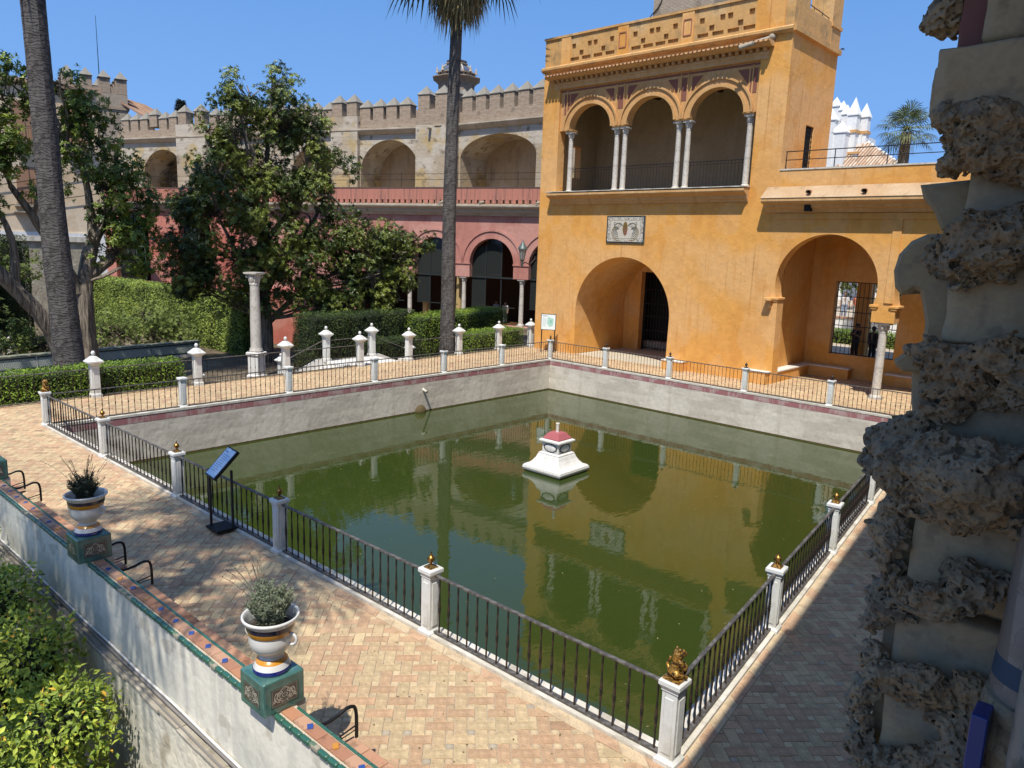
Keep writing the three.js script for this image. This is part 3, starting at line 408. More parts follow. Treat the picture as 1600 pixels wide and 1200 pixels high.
// ---------------------------------------------------------------- parapet with benches on the left, pots, boards
{
  const w = thing('parapet_wall', 'white parapet wall with green and terracotta tile coping, in the left foreground', 'wall');
  part('wall', span(-3.26, -3.04, -0.16, 0.905, -24.5, 4), M.parapet, w);
  part('lower_wall', span(-3.37, -3.04, -3.3, -0.17, -24.5, 4), M.lowerWall, w);
  const led = []; for (let z = -24; z < 4; z += 0.5) led.push(rbox(0.13, rr(0.035, 0.06), 0.505, 0.012, -3.335 + rr(-0.01, 0.01), -0.175, z + 0.25));
  part('ledge', led, M.concrete, w);
  for (const [x, y, r] of [[-3.30, -0.06, 0.02], [-3.285, -0.012, 0.016], [-3.36, -0.105, 0.012]]) part('conduit', tube(Array.from({ length: 30 }, (_, i) => [x + rr(-0.006, 0.006), y + rr(-0.008, 0.008), -24 + i * 0.96]), r, 90, 7), y > -0.03 ? M.whiteStone : std([0.2, 0.18, 0.16]), w);
  part('coping_bed', span(-3.275, -3.035, 0.905, 0.93, -24.5, 4), M.grout, w);
  const edge = [0, 1, 2].map((i) => done(rbox(0.055, 0.06, 0.143, 0.02, 0, 0, 0, 0, 3))), line = done(rbox(0.028, 0.02, 0.193, 0.006)), pav = [0, 1].map((i) => done(rbox(0.128, 0.024, i ? 0.098 : 0.198, 0.005))), gem = done(T(extrude(poly([[-0.045, -0.02], [0.005, -0.045], [0.045, 0.02], [-0.005, 0.045]]), 0.012, 0, 0.002, 2), 0, 0, 0, 0, -Math.PI / 2));
  const peds = [-2.75, -7.64, -12.55, -17.45], free = (z, m) => peds.every((p) => Math.abs(z - p) > 0.25 + m);
  for (let z = -14.4; z < 1.6; z += 0.1475) if (free(z, 0)) part('edge_tile', edge[0], rnd() < 0.2 ? M.greenWorn : M.greenGlaze, w, [-3.268 + rr(-0.003, 0.003), 0.90 + rr(-0.003, 0.003), z]);
  for (let z = -14.4; z < 1.6; z += 0.197) if (free(z, 0.02)) part('inner_edge_tile', line, M.greenGlaze, w, [-3.052, 0.927, z]);
  let k = 0; for (let z = -14.4; z < 1.6; z += 0.203, k++) if (free(z, 0.02)) { part('tile', pav[0], M.terracotta[Math.floor(rnd() * 4)], w, [-3.145, 0.926 + rr(-0.002, 0.002), z]); if (k % 2 === 0) part('blue_inset', gem, rnd() < 0.85 ? M.blueGlaze : M.potYellow, w, [-3.15 + rr(-0.012, 0.012), 0.948, z + 0.1]); }
}
const azulejo = canvasTex(256, 192, (c, w, h) => { c.fillStyle = '#1f4a40'; c.fillRect(0, 0, w, h); c.fillStyle = '#4b4640'; c.fillRect(10, 10, w - 20, h - 20); c.strokeStyle = '#c9c2ae'; c.lineCap = 'round';
  for (let s = -1; s <= 1; s += 2) { c.save(); c.translate(w / 2, h / 2); c.scale(s, 1); c.lineWidth = 5; for (let i = 0; i < 4; i++) { c.beginPath(); c.ellipse(0, 0, 24 + i * 24, 18 + i * 17, 0, -1.25 + 0.2 * i, 1.25 - 0.2 * (i % 2)); c.stroke(); c.beginPath(); c.arc(34 + i * 20, (i % 2 ? 34 : -34), 11, i, i + 4.9); c.stroke(); } c.lineWidth = 3; for (let i = 0; i < 16; i++) { c.beginPath(); c.arc(10 + (i * 37) % 100, -76 + (i * 53) % 150, 6, 0, 5); c.stroke(); } c.restore(); }
  c.lineWidth = 2; c.strokeStyle = 'rgba(205,198,178,0.8)'; c.strokeRect(12, 12, w - 24, h - 24); c.beginPath(); c.moveTo(w / 2, 0); c.lineTo(w / 2, h); c.stroke(); });
M.azulejo = phy(null, { map: azulejo, roughness: 0.35, clearcoat: 0.5, clearcoatRoughness: 0.2 });
const panelGeo = (() => { const g = new THREE.BoxGeometry(0.30, 0.2, 0.012); g.userData.done = false; return norm(g, true); })(); panelGeo.userData.done = true;
function pedestal(z, label) {
  const t = thing('tiled_pedestal', label, 'pedestal', [-3.165, 0, z], 0, 'green tiled pedestals on the parapet wall');
  part('plinth', [box(0.34, 0.945, 0.42, 0.08, 0, 0)], M.grout, t);
  part('block', [rbox(0.45, 0.36, 0.45, 0.022, 0, 0.94, 0, 0, 3)], M.pedestalGlaze, t);
  for (const a of [0, Math.PI / 2, Math.PI, -Math.PI / 2]) { const p = part('tile_panel', panelGeo, M.azulejo, t, [Math.sin(a) * 0.222, 1.115, Math.cos(a) * 0.222]); p.rotation.y = a; }
  return t;
}
pedestal(-2.75, 'green tiled pedestal nearer the camera, carrying the pot with the bushy lavender');
pedestal(-7.64, 'green tiled pedestal farther along the parapet, carrying the pot with the darker lavender');
pedestal(-12.55, 'green tiled pedestal cut by the left picture edge beside the black armrests');
function planter(z, turn, label) {
  const t = thing('glazed_planter', label, 'pot', [-3.165, 1.301, z], turn, 'glazed pots on the parapet pedestals'); t.scale.setScalar(0.94);
  const S = 40;
  part('blue_band', lathe([[0, 0], [0.192, 0], [0.196, 0.01], [0.196, 0.045], [0.19, 0.052]], S), M.potBlue, t);
  part('foot', lathe([[0.19, 0.052], [0.186, 0.06], [0.172, 0.098], [0.165, 0.108]], S), M.potWhite, t);
  part('lower_yellow_band', lathe([[0.165, 0.108], [0.155, 0.125], [0.128, 0.15]], S), M.potYellow, t);
  part('bowl', [lathe([[0.128, 0.15], [0.116, 0.17], [0.116, 0.185], [0.13, 0.205], [0.165, 0.228], [0.20, 0.265], [0.222, 0.31], [0.228, 0.36], [0.224, 0.41], [0.222, 0.428]], S)], M.potWhite, t);
  part('yellow_band', lathe([[0.222, 0.428], [0.232, 0.434], [0.245, 0.475], [0.248, 0.49]], S), M.potYellow, t);
  part('navy_band', lathe([[0.248, 0.49], [0.251, 0.50], [0.255, 0.545]], S), M.potNavy, t);
  part('rim', lathe([[0.255, 0.545], [0.262, 0.565], [0.285, 0.585], [0.296, 0.60], [0.294, 0.618], [0.28, 0.624], [0.268, 0.612], [0.255, 0.58], [0.238, 0.50]], S), M.potWhite, t);
  part('inside', lathe([[0.238, 0.50], [0.225, 0.44], [0.21, 0.40]], S), M.potGrey, t);
  part('soil', T(new THREE.CircleGeometry(0.232, 30), 0, 0.47, 0, 0, -Math.PI / 2), M.soil, t);
  for (const s of [-1, 1]) part('handle', T(new THREE.TorusGeometry(0.062, 0.016, 10, 22), s * 0.243, 0.385, 0, 0, 0, 0).rotateX(0), M.potWhite, t).rotation.set(0, 0, 0);
  return t;
}
planter(-2.75, -1.15, 'white glazed pot with blue and yellow bands, the nearer one');
planter(-7.64, -1.0, 'white glazed pot with blue and yellow bands, the farther one on the left');
function lavender(z, R0, n, cA, cB, label, spikes) {
  const t = thing('lavender_plant', label, 'plant', [-3.165, 1.77, z], 0), st = new Tris(), lf = new Tris(), fl = new Tris();
  for (let i = 0; i < n; i++) {
    const a = rr(0, 6.283), r = Math.sqrt(rnd()) * R0, out = V(Math.cos(a), 0, Math.sin(a)), base = out.clone().multiplyScalar(r * 0.45), long = i < spikes, H = long ? rr(0.5, 0.74) : rr(0.22, 0.46) * (1.15 - r / R0 * 0.5), lean = rr(0.15, 0.55) * (0.3 + r / R0);
    let p = base.clone(); const steps = Math.ceil(H / 0.022); const wob = rr(0, 6);
    for (let k = 0; k < steps; k++) {
      const f = k / steps, q = base.clone().addScaledVector(out, lean * H * f * f + 0.0).add(V(0.01 * Math.sin(wob + f * 5), H * f, 0.01 * Math.cos(wob + f * 4))), d = q.clone().sub(p); if (k) { const s = V(0.0022, 0, 0.0015); st.tri(p.clone().sub(s), q.clone().sub(s), q.clone().add(s), mul(cA, 0.6)); st.tri(p.clone().sub(s), q.clone().add(s), p.clone().add(s), mul(cA, 0.6)); const c = Math.cos(1.57); }
      const bare = long && f > 0.42;
      if (k && !bare) for (let m = 0; m < 5; m++) { const dir = rdir(); dir.y = Math.abs(dir.y) * 0.9 + 0.25; dir.normalize(); lf.leaf(q, dir, rdir(), rr(0.03, 0.055), 0.0095, mul(mix3(cA, cB, rnd()), rr(0.75, 1.2)), 0.1); }
      if (long && f > 0.84) for (let m = 0; m < 5; m++) { const dir = rdir(); dir.y = Math.abs(dir.y); fl.leaf(q, dir, rdir(), 0.013, 0.007, mix3([0.17, 0.13, 0.17], [0.13, 0.11, 0.08], rnd()), 0.2); }
      p = q;
    }
  }
  part('stem', st.geo(), M.leafMatte, t).userData.kind = 'stuff'; part('leaf', lf.geo(), M.leafMatte, t).userData.kind = 'stuff'; part('flower', fl.geo(), M.leafMatte, t).userData.kind = 'stuff';
}
lavender(-2.75, 0.23, 260, [0.20, 0.235, 0.14], [0.33, 0.36, 0.24], 'bushy grey-green lavender with thin flower stalks in the nearer pot', 13);
lavender(-7.66, 0.18, 150, [0.05, 0.065, 0.04], [0.11, 0.13, 0.075], 'sparse dark lavender in the farther pot on the left', 16);
// benches between the pedestals
function bench(z0, z1, label, tips) {
  const t = thing('tiled_bench', label, 'bench', [-2.77, 0, (z0 + z1) / 2], 0, 'brick benches along the parapet wall'), L = z1 - z0;
  part('base', box(0.44, 0.40, L, -0.03, 0, 0), M.parapet, t);
  const n = Math.round(L / 0.30), shared = done(rbox(0.50, 0.05, L / n - 0.008, 0.012));
  for (let i = 0; i < n; i++) part('seat_slab', shared, M.terracotta[[3, 1, 3, 1, 0][i % 5]], t, [0, 0.40, -L / 2 + (i + 0.5) * L / n]);
  for (const [s, z] of tips) { const zz = z - (z0 + z1) / 2; const arm = part('armrest', [tube([[-0.26, 0.83, zz], [-0.12, 0.80, zz], [0.02, 0.815, zz], [0.14, 0.845, zz], [0.22, 0.82, zz], [0.245, 0.74, zz], [0.25, 0.62, zz], [0.25, 0.46, zz]], 0.019, 34, 8)], M.darkMetal, t); part('brace', [bar(V(-0.26, 0.52, zz), V(0.25, 0.60, zz), 0.009, 6), bar(V(-0.26, 0.50, zz), V(0.25, 0.55, zz), 0.006, 6), T(new THREE.SphereGeometry(0.022, 10, 8), 0.05, 0.535, zz)], M.darkMetal, arm); }
}
bench(-7.22, -3.2, 'brick bench with black armrests between the two potted pedestals', [[1, -7.16], [1, -3.26]]);
bench(-2.3, 1.8, 'brick bench with black armrest right of the nearer potted pedestal', [[1, -2.24], [1, 1.7]]);
bench(-12.12, -8.06, 'brick bench with black armrests left of the farther potted pedestal', [[1, -12.06], [1, -8.12]]);
bench(-17, -12.98, 'brick bench at the left picture edge, only its armrest end showing', [[1, -13.04]]);
// information lectern by the railing
{
  const t = thing('information_lectern', 'dark metal information lectern with a slanted shiny panel beside the left railing', 'information board', [-0.27, 0, -9.5], 0);
  part('base_plate', [rbox(0.40, 0.045, 0.46, 0.006, 0, 0.05, 0)], M.darkMetal, t);
  for (const [x, z] of [[-0.1, -0.2], [0.13, 0.2]]) part('leg', box(0.042, 1.15, 0.03, x, 0.06, z), std([0.05, 0.05, 0.052], { metalness: 0.5, roughness: 0.5 }), t);
  const top = new THREE.Group(); top.name = 'panel'; top.position.set(0.04, 1.33, 0.04); top.rotation.set(0, -Math.PI / 2 - 0.12, 0); t.add(top);
  const tilt = T(rbox(0.47, 0.06, 0.66, 0.01, 0, -0.03, 0), 0, 0, 0, 0, 0.78); part('frame', tilt, M.darkMetal, top);
  const scr = canvasTex(256, 192, (c, w, h) => { c.fillStyle = '#b9c6d8'; c.fillRect(0, 0, w, h); c.fillStyle = 'rgba(60,75,100,0.55)'; c.fillRect(20, 18, 90, 10); for (let i = 0; i < 9; i++) c.fillRect(20, 42 + i * 14, 200 - (i * 37) % 60, 4); });
  const pl = new THREE.PlaneGeometry(0.41, 0.6); part('printed_sheet', T(pl, 0, 0.032 * Math.cos(0.78), 0.032 * Math.sin(0.78), 0, 0.78 - Math.PI / 2), phy(null, { map: scr, roughness: 0.12, clearcoat: 1, clearcoatRoughness: 0.03 }), top, null, true);
}
// map board standing by the orange front
{
  const t = thing('map_board', 'pale map board on two thin legs beside the orange wall corner', 'information board', [24.3, 0, -21.5], -1.12);
  for (const x of [-0.36, 0.36]) part('leg', box(0.05, 2.05, 0.05, x, 0, -0.03), M.darkMetal, t);
  part('frame', rbox(0.82, 0.86, 0.04, 0.008, 0, 1.2, 0), M.darkMetal, t);
  const map = canvasTex(256, 256, (c, w, h) => { c.fillStyle = '#e4ebe6'; c.fillRect(0, 0, w, h); c.fillStyle = '#a9cfc0'; c.beginPath(); c.moveTo(120, 40); c.lineTo(225, 70); c.lineTo(215, 190); c.lineTo(150, 215); c.lineTo(100, 150); c.fill(); c.fillStyle = '#8fbfae'; c.fillRect(150, 90, 50, 60); c.fillStyle = '#9db1b5'; for (let i = 0; i < 12; i++) c.fillRect(18, 60 + i * 13, 50 + (i * 29) % 30, 4); c.fillStyle = '#5f7d86'; c.fillRect(18, 22, 90, 10); });
  part('map_sheet', T(new THREE.PlaneGeometry(0.76, 0.8), 0, 1.63, 0.024), phy(null, { map, roughness: 0.35 }), t, null, true);
}
// climbing shrub below the parapet
{
  const t = thing('climbing_shrub', 'bright green leafy shrub against the parapet base in the lower left corner', 'shrub'), lf = new Tris(), st = [];
  const blobs = [[-4.0, -1.2, -5.35, 0.75], [-4.1, -0.5, -6.2, 0.75], [-4.3, -1.6, -5.9, 0.9], [-4.1, -0.15, -7.4, 0.7], [-4.4, -0.7, -7.9, 0.9], [-4.5, -1.8, -7.0, 1.0], [-4.4, -1.9, -5.0, 0.75], [-4.7, -2.3, -5.8, 0.9], [-4.1, 0.1, -8.8, 0.75], [-4.4, -0.3, -9.9, 0.9], [-4.2, 0.05, -11.2, 0.8], [-4.6, -1.2, -9.2, 1.1], [-4.5, -2.4, -4.4, 0.7]];
  for (const [x, y, z, r] of blobs) {
    part('branches', T(new THREE.SphereGeometry(r * 0.48, 12, 8), Math.min(x, -3.5 - r * 0.5), y - 0.1, z), M.hedgeCore, t); const n = Math.round(3900 * r * r);
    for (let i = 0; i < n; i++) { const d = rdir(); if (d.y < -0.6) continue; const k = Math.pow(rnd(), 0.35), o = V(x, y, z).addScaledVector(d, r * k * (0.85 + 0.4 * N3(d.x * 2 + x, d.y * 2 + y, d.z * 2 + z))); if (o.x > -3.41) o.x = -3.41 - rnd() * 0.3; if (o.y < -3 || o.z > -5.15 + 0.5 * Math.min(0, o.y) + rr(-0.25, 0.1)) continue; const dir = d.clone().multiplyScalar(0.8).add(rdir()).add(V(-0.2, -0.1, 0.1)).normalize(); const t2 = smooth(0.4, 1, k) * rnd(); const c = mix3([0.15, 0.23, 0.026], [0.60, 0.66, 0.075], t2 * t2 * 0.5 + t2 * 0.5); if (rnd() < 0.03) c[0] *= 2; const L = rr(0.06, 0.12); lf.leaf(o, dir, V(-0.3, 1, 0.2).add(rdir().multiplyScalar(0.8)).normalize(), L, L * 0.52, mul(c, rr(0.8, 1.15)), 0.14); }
    for (let i = 0; i < 5; i++) { const d = rdir(); st.push(limb([[x, -3, z], [x + d.x * r * 0.4, lerp(-3, y, 0.6), z + d.z * r * 0.4], [x + d.x * r * 0.8, y + Math.abs(d.y) * r * 0.6, z + d.z * r * 0.8]], 0.018, 0.005, 7, 5)); }
  }
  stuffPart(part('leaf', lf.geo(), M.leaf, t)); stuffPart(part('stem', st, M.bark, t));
}
// ---------------------------------------------------------------- orange palace front: tower with loggia, and the arcade wing beside it
// local frame: x along the front to the right, y up, z out of the wall towards the pond
const TURN = -(Math.PI / 2 + 0.02), PO = [25.1, 0, -23.11];
const column = (parent, x, z, y0, h, r, m, name = 'column') => {
  const c = part(name, [lathe([[r * 1.02, 0.16], [r, 0.2], [r * 0.98, h * 0.4], [r * 0.86, h - 0.42], [r * 0.95, h - 0.40], [r * 0.95, h - 0.37], [r * 0.86, h - 0.36]], 18)], m, parent, [x, y0, z]);
  part('base', [square([[r * 1.5, 0], [r * 1.5, 0.07], [r * 1.35, 0.07]]), lathe([[r * 1.4, 0.07], [r * 1.45, 0.10], [r * 1.25, 0.125], [r * 1.28, 0.15], [r * 1.03, 0.17]], 18)], m, c);
  const leaves = []; for (let k = 0; k < 8; k++) { const a = k * Math.PI / 4, g = T(new THREE.SphereGeometry(1, 8, 6).scale(r * 0.32, 0.11, r * 0.2), Math.sin(a) * r * 1.08, h - 0.23 + (k % 2) * 0.07, Math.cos(a) * r * 1.08, a, 0.25); leaves.push(g); }
  part('capital', [lathe([[r * 0.86, h - 0.36], [r * 0.95, h - 0.25], [r * 1.2, h - 0.12], [r * 1.4, h - 0.09]], 18), ...leaves, square([[r * 1.55, h - 0.09], [r * 1.62, h - 0.05], [r * 1.62, h], [0, h]])], m, c);
  return c;
};
const archRing = (cx, cy, rx, ry, w, dp, z, a0 = 0, a1 = Math.PI) => { const o = arcPts(cx, cy, rx + w, ry + w, a0, a1, 36), i = arcPts(cx, cy, rx, ry, a1, a0, 36); return extrude(poly([...o, ...i]), dp, z, 0, 2); };
const railGrid = (parent, x0, x1, y0, y1, z, n, name = 'balcony_rail') => { const r = part(name, [span(x0, x1, y1 - 0.03, y1, z - 0.02, z + 0.02), span(x0, x1, y0 + 0.08, y0 + 0.1, z - 0.012, z + 0.012), span(x0, x1, y1 - 0.15, y1 - 0.135, z - 0.01, z + 0.01)], M.darkMetal, parent); const b = []; for (let i = 0; i < n; i++) { const x = lerp(x0, x1, (i + 0.5) / n); b.push(cyl(0.008, 0.008, y1 - y0 - 0.03, 5, x, y0, z)); } stuffPart(part('rail_bars', b, M.darkMetal, r)); return r; };
{
  const t = thing('palace_tower', 'orange palace block with a three-arched loggia, big arched passage and pierced parapet', 'palace', PO, TURN);
  // ground storey and upper front wall
  const arch = [[8.46, 0], [8.5, 2.3], ...arcPts(5.65, 2.35, 2.85, 2.85, 0, Math.PI, 40).slice(1, -1), [2.8, 2.3], [2.84, 0]];
  const front = poly([[0, 0], [0, 14.62], [13.3, 14.62], [13.3, 0], ...arch]); front.holes.push(hole(rect(1.1, 12.0, 8.36, 13.62)));
  part('front_wall', extrude(front, 0.55, -0.55), M.orange, t);
  const vault = poly([[0.4, 0], [0.4, 7.0], [12.9, 7.0], [12.9, 0], ...arch.map(([x, y]) => [x, y])]);
  part('passage_vault', extrude(vault, 4.0, -4.555), M.orange, t);
  const back = poly([[0.4, 0], [3.85, 0], [3.85, 4.4], [6.9, 4.4], [6.9, 0], [12.9, 0], [12.9, 14.6], [0.4, 14.6]]);
  part('back_wall', extrude(back, 0.4, -4.96), M.orange, t);
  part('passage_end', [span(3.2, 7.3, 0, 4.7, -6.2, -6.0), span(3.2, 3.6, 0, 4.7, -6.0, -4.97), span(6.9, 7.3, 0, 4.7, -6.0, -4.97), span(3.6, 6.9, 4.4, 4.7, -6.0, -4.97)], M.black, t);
  const gate = part('gate', [span(3.85, 3.92, 0, 4.4, -5.0, -4.93), span(6.83, 6.9, 0, 4.4, -5.0, -4.93), ...[0.1, 1.1, 1.9, 2.6, 3.4, 4.32].map((y) => span(3.67, 6.83, y, y + 0.05, -4.99, -4.95))], M.darkMetal, t);
  for (let i = 0; i < 16; i++) part('bar', cyl(0.016, 0.016, 4.25, 6, 3.78 + i * 0.195, 0.05, -4.965), M.iron, gate);
  // left and right side walls
  const sideWall = (holes) => { const s = poly(rect(0, 4.41, 0, 14.6)); for (const h of holes) s.holes.push(hole(h)); const g = extrude(s, 0.4, 0); g.rotateY(Math.PI / 2); return g; };   // x -> -z, extruded along x
  part('right_wall', T(sideWall([rect(1.65, 2.55, 9.38, 11.2)]), 12.9, 0, -0.55), M.orange, t);
  part('left_wall', T(sideWall([rect(1.3, 2.3, 9.4, 11.1)]), 0, 0, -0.55), M.orange, t);
  const win = part('window', [span(13.12, 13.16, 9.38, 11.2, -3.1, -2.2)], M.black, t); const wb = []; for (let i = 0; i < 6; i++) wb.push(cyl(0.012, 0.012, 1.82, 5, 13.26, 9.38, -2.27 - i * 0.15)); for (let i = 0; i < 8; i++) wb.push(bar(V(13.26, 9.5 + i * 0.22, -2.2), V(13.26, 9.5 + i * 0.22, -3.1), 0.009, 5)); stuffPart(part('grille', wb, M.darkMetal, win));
  // loggia: floor, ceiling, back wall, columns and arches
  part('loggia_floor', span(0.4, 12.9, 8.1, 8.36, -4.5, -0.555), M.ochreTrim, t);
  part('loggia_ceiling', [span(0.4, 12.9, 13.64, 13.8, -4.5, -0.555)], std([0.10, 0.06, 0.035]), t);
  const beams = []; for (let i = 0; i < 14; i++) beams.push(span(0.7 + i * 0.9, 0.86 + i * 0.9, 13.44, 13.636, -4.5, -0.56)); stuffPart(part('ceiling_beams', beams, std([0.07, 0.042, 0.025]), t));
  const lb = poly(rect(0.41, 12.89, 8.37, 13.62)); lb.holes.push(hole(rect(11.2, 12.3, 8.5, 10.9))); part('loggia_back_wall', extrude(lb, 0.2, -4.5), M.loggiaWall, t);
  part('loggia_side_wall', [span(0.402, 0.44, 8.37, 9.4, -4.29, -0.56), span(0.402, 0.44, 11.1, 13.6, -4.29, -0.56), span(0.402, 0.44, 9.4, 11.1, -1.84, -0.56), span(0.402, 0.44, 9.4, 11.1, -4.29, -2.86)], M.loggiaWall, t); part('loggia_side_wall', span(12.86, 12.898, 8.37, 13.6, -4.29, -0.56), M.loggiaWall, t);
  part('doorway', [span(11.2, 12.3, 8.5, 10.9, -4.49, -4.47)], M.black, t);
  const cs = [3.08, 6.63, 10.1], RX = 1.30, RY = 1.18, SP = 11.56, sh = [[1.1, SP]];
  for (const c of cs) sh.push(...arcPts(c, SP, RX, RY, Math.PI, 0, 30));
  sh.push([12.0, SP], [12.0, 13.62], [1.1, 13.62]); part('arch_wall', extrude(poly(sh), 0.40, -0.53), M.ochreTrim, t);
  for (const c of cs) { const a = part('arch_moulding', [archRing(c, SP, RX, RY, 0.13, 0.12, -0.13), archRing(c, SP, RX + 0.13, RY + 0.13, 0.2, 0.07, -0.13), archRing(c, SP, RX + 0.33, RY + 0.33, 0.09, 0.14, -0.13)], M.ochreTrim, t); }
  const spPanels = []; for (const x of [1.5, 4.86, 8.36, 11.7]) { const e = x < 2 || x > 11; spPanels.push([span(x - (e ? 0.16 : 0.16), x + 0.16, 12.35, 13.35, -0.13, -0.118)]); }
  spPanels.forEach((g) => { const p = part('oxide_panel', g, M.oxide, t); });
  for (const c of cs) for (const s of [-1, 1]) { const x = c + s * 1.26; part('oxide_panel', extrude(poly([[x - s * 0.42, 13.35], [x + s * 0.10, 13.35], [x + s * 0.10, 12.72]]), 0.012, -0.13), M.oxide, t); part('panel_frame', [span(c + s * 1.56 - 0.03, c + s * 1.56 + 0.03, 12.2, 13.5, -0.13, -0.09)], M.ochreTrim, t); }
  part('oxide_band', span(1.1, 12.0, 13.47, 13.55, -0.13, -0.115), M.oxide, t);
  for (const [x, z] of [[1.72, -0.33], [4.63, -0.33], [5.11, -0.33], [8.12, -0.33], [8.62, -0.33], [11.62, -0.33]]) column(t, x, z, 8.40, 3.08, 0.135, M.marble);
  for (const x of [1.72, 4.87, 8.37, 11.62]) { const w = x === 1.72 || x === 11.62 ? 0.30 : 0.46; part('impost', [square([[0.2, 0], [0.24, 0.06], [0.24, 0.1]], 0, 0, 0).scale(w / 0.24 * 0.9, 1, 1)], M.ochreTrim, t, [x, 11.475, -0.3]); }
  railGrid(t, 1.85, 4.5, 8.45, 9.65, -0.33, 16); railGrid(t, 5.24, 7.98, 8.45, 9.65, -0.33, 16); railGrid(t, 8.76, 11.5, 8.45, 9.65, -0.33, 16);
  part('sill', [moulding([[-0.5, 8.37], [-0.5, 8.30], [0.003, 8.30], [0.003, 7.80], [0.06, 7.80], [0.09, 7.88], [0.16, 7.93], [0.2, 8.06], [0.36, 8.16], [0.46, 8.19], [0.50, 8.25], [0.50, 8.36], [0.0, 8.40]], 0.85, 12.0)], M.ochreTrim, t);
  part('sill_slab', span(0.82, 12.03, 8.402, 8.44, -0.5, 0.53), M.coping, t);
  // entablature, dentils, tiles, cornice
  part('entablature', [moulding([[0.003, 13.62], [0.04, 13.62], [0.05, 13.78], [0.09, 13.80], [0.09, 13.92], [0.003, 13.92]], 0.75, 12.35)], M.ochreTrim, t);
  const dent = done(box(0.13, 0.14, 0.22)); for (let i = 0; i < 38; i++) part('dentil', dent, M.ochreTrim, t, [0.75 + i * 0.31, 13.93, 0.115]);
  part('cornice', [moulding([[0.003, 14.07], [0.28, 14.07], [0.42, 14.14], [0.50, 14.21], [0.50, 14.27], [0.003, 14.27]], 0.45, 12.55)], M.ochreTrim, t);
  const tile = done(T(new THREE.CylinderGeometry(0.085, 0.10, 0.62, 8, 1, true, -Math.PI / 2, Math.PI), 0, 0, 0, 0, Math.PI / 2 + 0.22)); for (let i = 0; i < 56; i++) part('eave_tile', tile, M.roofTile[Math.floor(rnd() * 3)], t, [0.5 + i * 0.217, 14.33, 0.30]);
  part('string_course', [moulding([[0.003, 14.5], [0.16, 14.56], [0.2, 14.62], [0.2, 14.72], [0.12, 14.78], [0.003, 14.80]], -0.08, 13.36)], M.orangeWeathered, t);
  // parapet with pierced pattern
  const P0 = poly(rect(0, 13.3, 14.8, 16.12)); for (const [a, b] of [[1.75, 4.35], [5.45, 7.85], [8.95, 11.55]]) { const w = b - a; for (const [f, y] of [[0.05, 15.62], [0.43, 15.62], [0.57, 15.62], [0.95, 15.62], [0.24, 15.26], [0.76, 15.26]]) P0.holes.push(hole(rect(a + f * w - 0.125, a + f * w + 0.125, y - 0.12, y + 0.12))); for (const f of [0.08, 0.36, 0.64, 0.92]) P0.holes.push(hole(rect(a + f * w - 0.27, a + f * w + 0.27, 14.92, 15.09))); }
  part('parapet', extrude(P0, 0.12, -0.12), M.orangeWeathered, t); part('parapet_back', span(0, 13.3, 14.8, 16.12, -0.3, -0.123), M.orangeWeathered, t);
  part('parapet_cap', span(-0.05, 13.35, 16.12, 16.22, -0.34, 0.07), M.orangeWeathered, t);
  for (const x of [1.4, 4.9, 8.4, 11.95, 12.6]) part('parapet_pilaster', span(x - 0.3, x + 0.3, 14.8, 16.12, 0.0, 0.05), M.orange, t);
  for (const x of [4.9, 8.4]) { const o = [[-0.2, -0.36], [0.2, -0.36], [0.22, -0.26], [0.22, 0.26], [0.2, 0.36], [-0.2, 0.36], [-0.22, 0.26], [-0.22, -0.26]].map(([a, b]) => [x + a, 15.46 + b]); const q = poly(o); q.holes.push(hole(o.map(([a, b]) => [x + (a - x) * 0.8, 15.46 + (b - 15.46) * 0.87]))); part('medallion', extrude(q, 0.03, 0.05), std([0.36, 0.15, 0.08]), t); }
  part('side_parapet', [span(13.0, 13.3, 14.62, 15.75, -3.9, -1.4), span(13.0, 13.3, 14.62, 16.12, -1.4, -0.31)], M.orangeWeathered, t); part('side_parapet', span(0, 0.3, 14.62, 16.12, -4.9, -0.31), M.orangeWeathered, t);
  part('side_string_course', [span(13.301, 13.46, 14.56, 14.78, -4.96, 0.1)], M.orangeWeathered, t);
  part('turret', [span(12.3, 13.32, 14.62, 17.4, -4.96, -3.9)], M.orangeWeathered, t); part('turret_band', [span(12.25, 13.38, 15.6, 15.75, -5.0, -3.86)], M.orangeWeathered, t);
  part('roof_rail', [bar(V(13.15, 16.0, -1.4), V(13.15, 15.95, -3.9), 0.02), bar(V(13.15, 15.7, -2.2), V(13.15, 16, -2.2), 0.015), bar(V(13.15, 15.7, -3.1), V(13.15, 16, -3.1), 0.015)], M.darkMetal, t);
  part('roof', span(0.3, 13.0, 14.62, 14.8, -4.9, -0.31), M.gravel, t);
  part('rain_spout', [bar(V(12.45, 14.42, 0.05), V(11.35, 14.02, 0.78), 0.095, 12), T(new THREE.SphereGeometry(0.15, 10, 8), 12.45, 14.42, 0.08)], M.concrete, t);
  // glazed tile plaque: 10 x 6 tiles of scrollwork
  const plaque = canvasTex(800, 480, (c, w, h) => {
    c.fillStyle = '#c9c1b2'; c.fillRect(0, 0, w, h); c.fillStyle = '#222a2c'; c.fillRect(0, 0, w, 18); c.fillRect(0, h - 18, w, 18); c.fillRect(0, 0, 18, h); c.fillRect(w - 18, 0, 18, h);
    for (let i = 0; i < 240; i++) { const s = i % 4, f = hash2(i, 3, 5), g = 26 + hash2(i, 9, 5) * 34; const x = s < 2 ? f * w : s === 2 ? g : w - g, y = s < 2 ? (s ? g : h - g) : f * h; c.fillStyle = ['#6f7d78', '#8b6f6a', '#7d8570', '#5f6f7c', '#a3835f'][i % 5]; c.beginPath(); c.arc(x, y, 5 + 5 * hash2(i, 4, 8), 0, 7); c.fill(); }
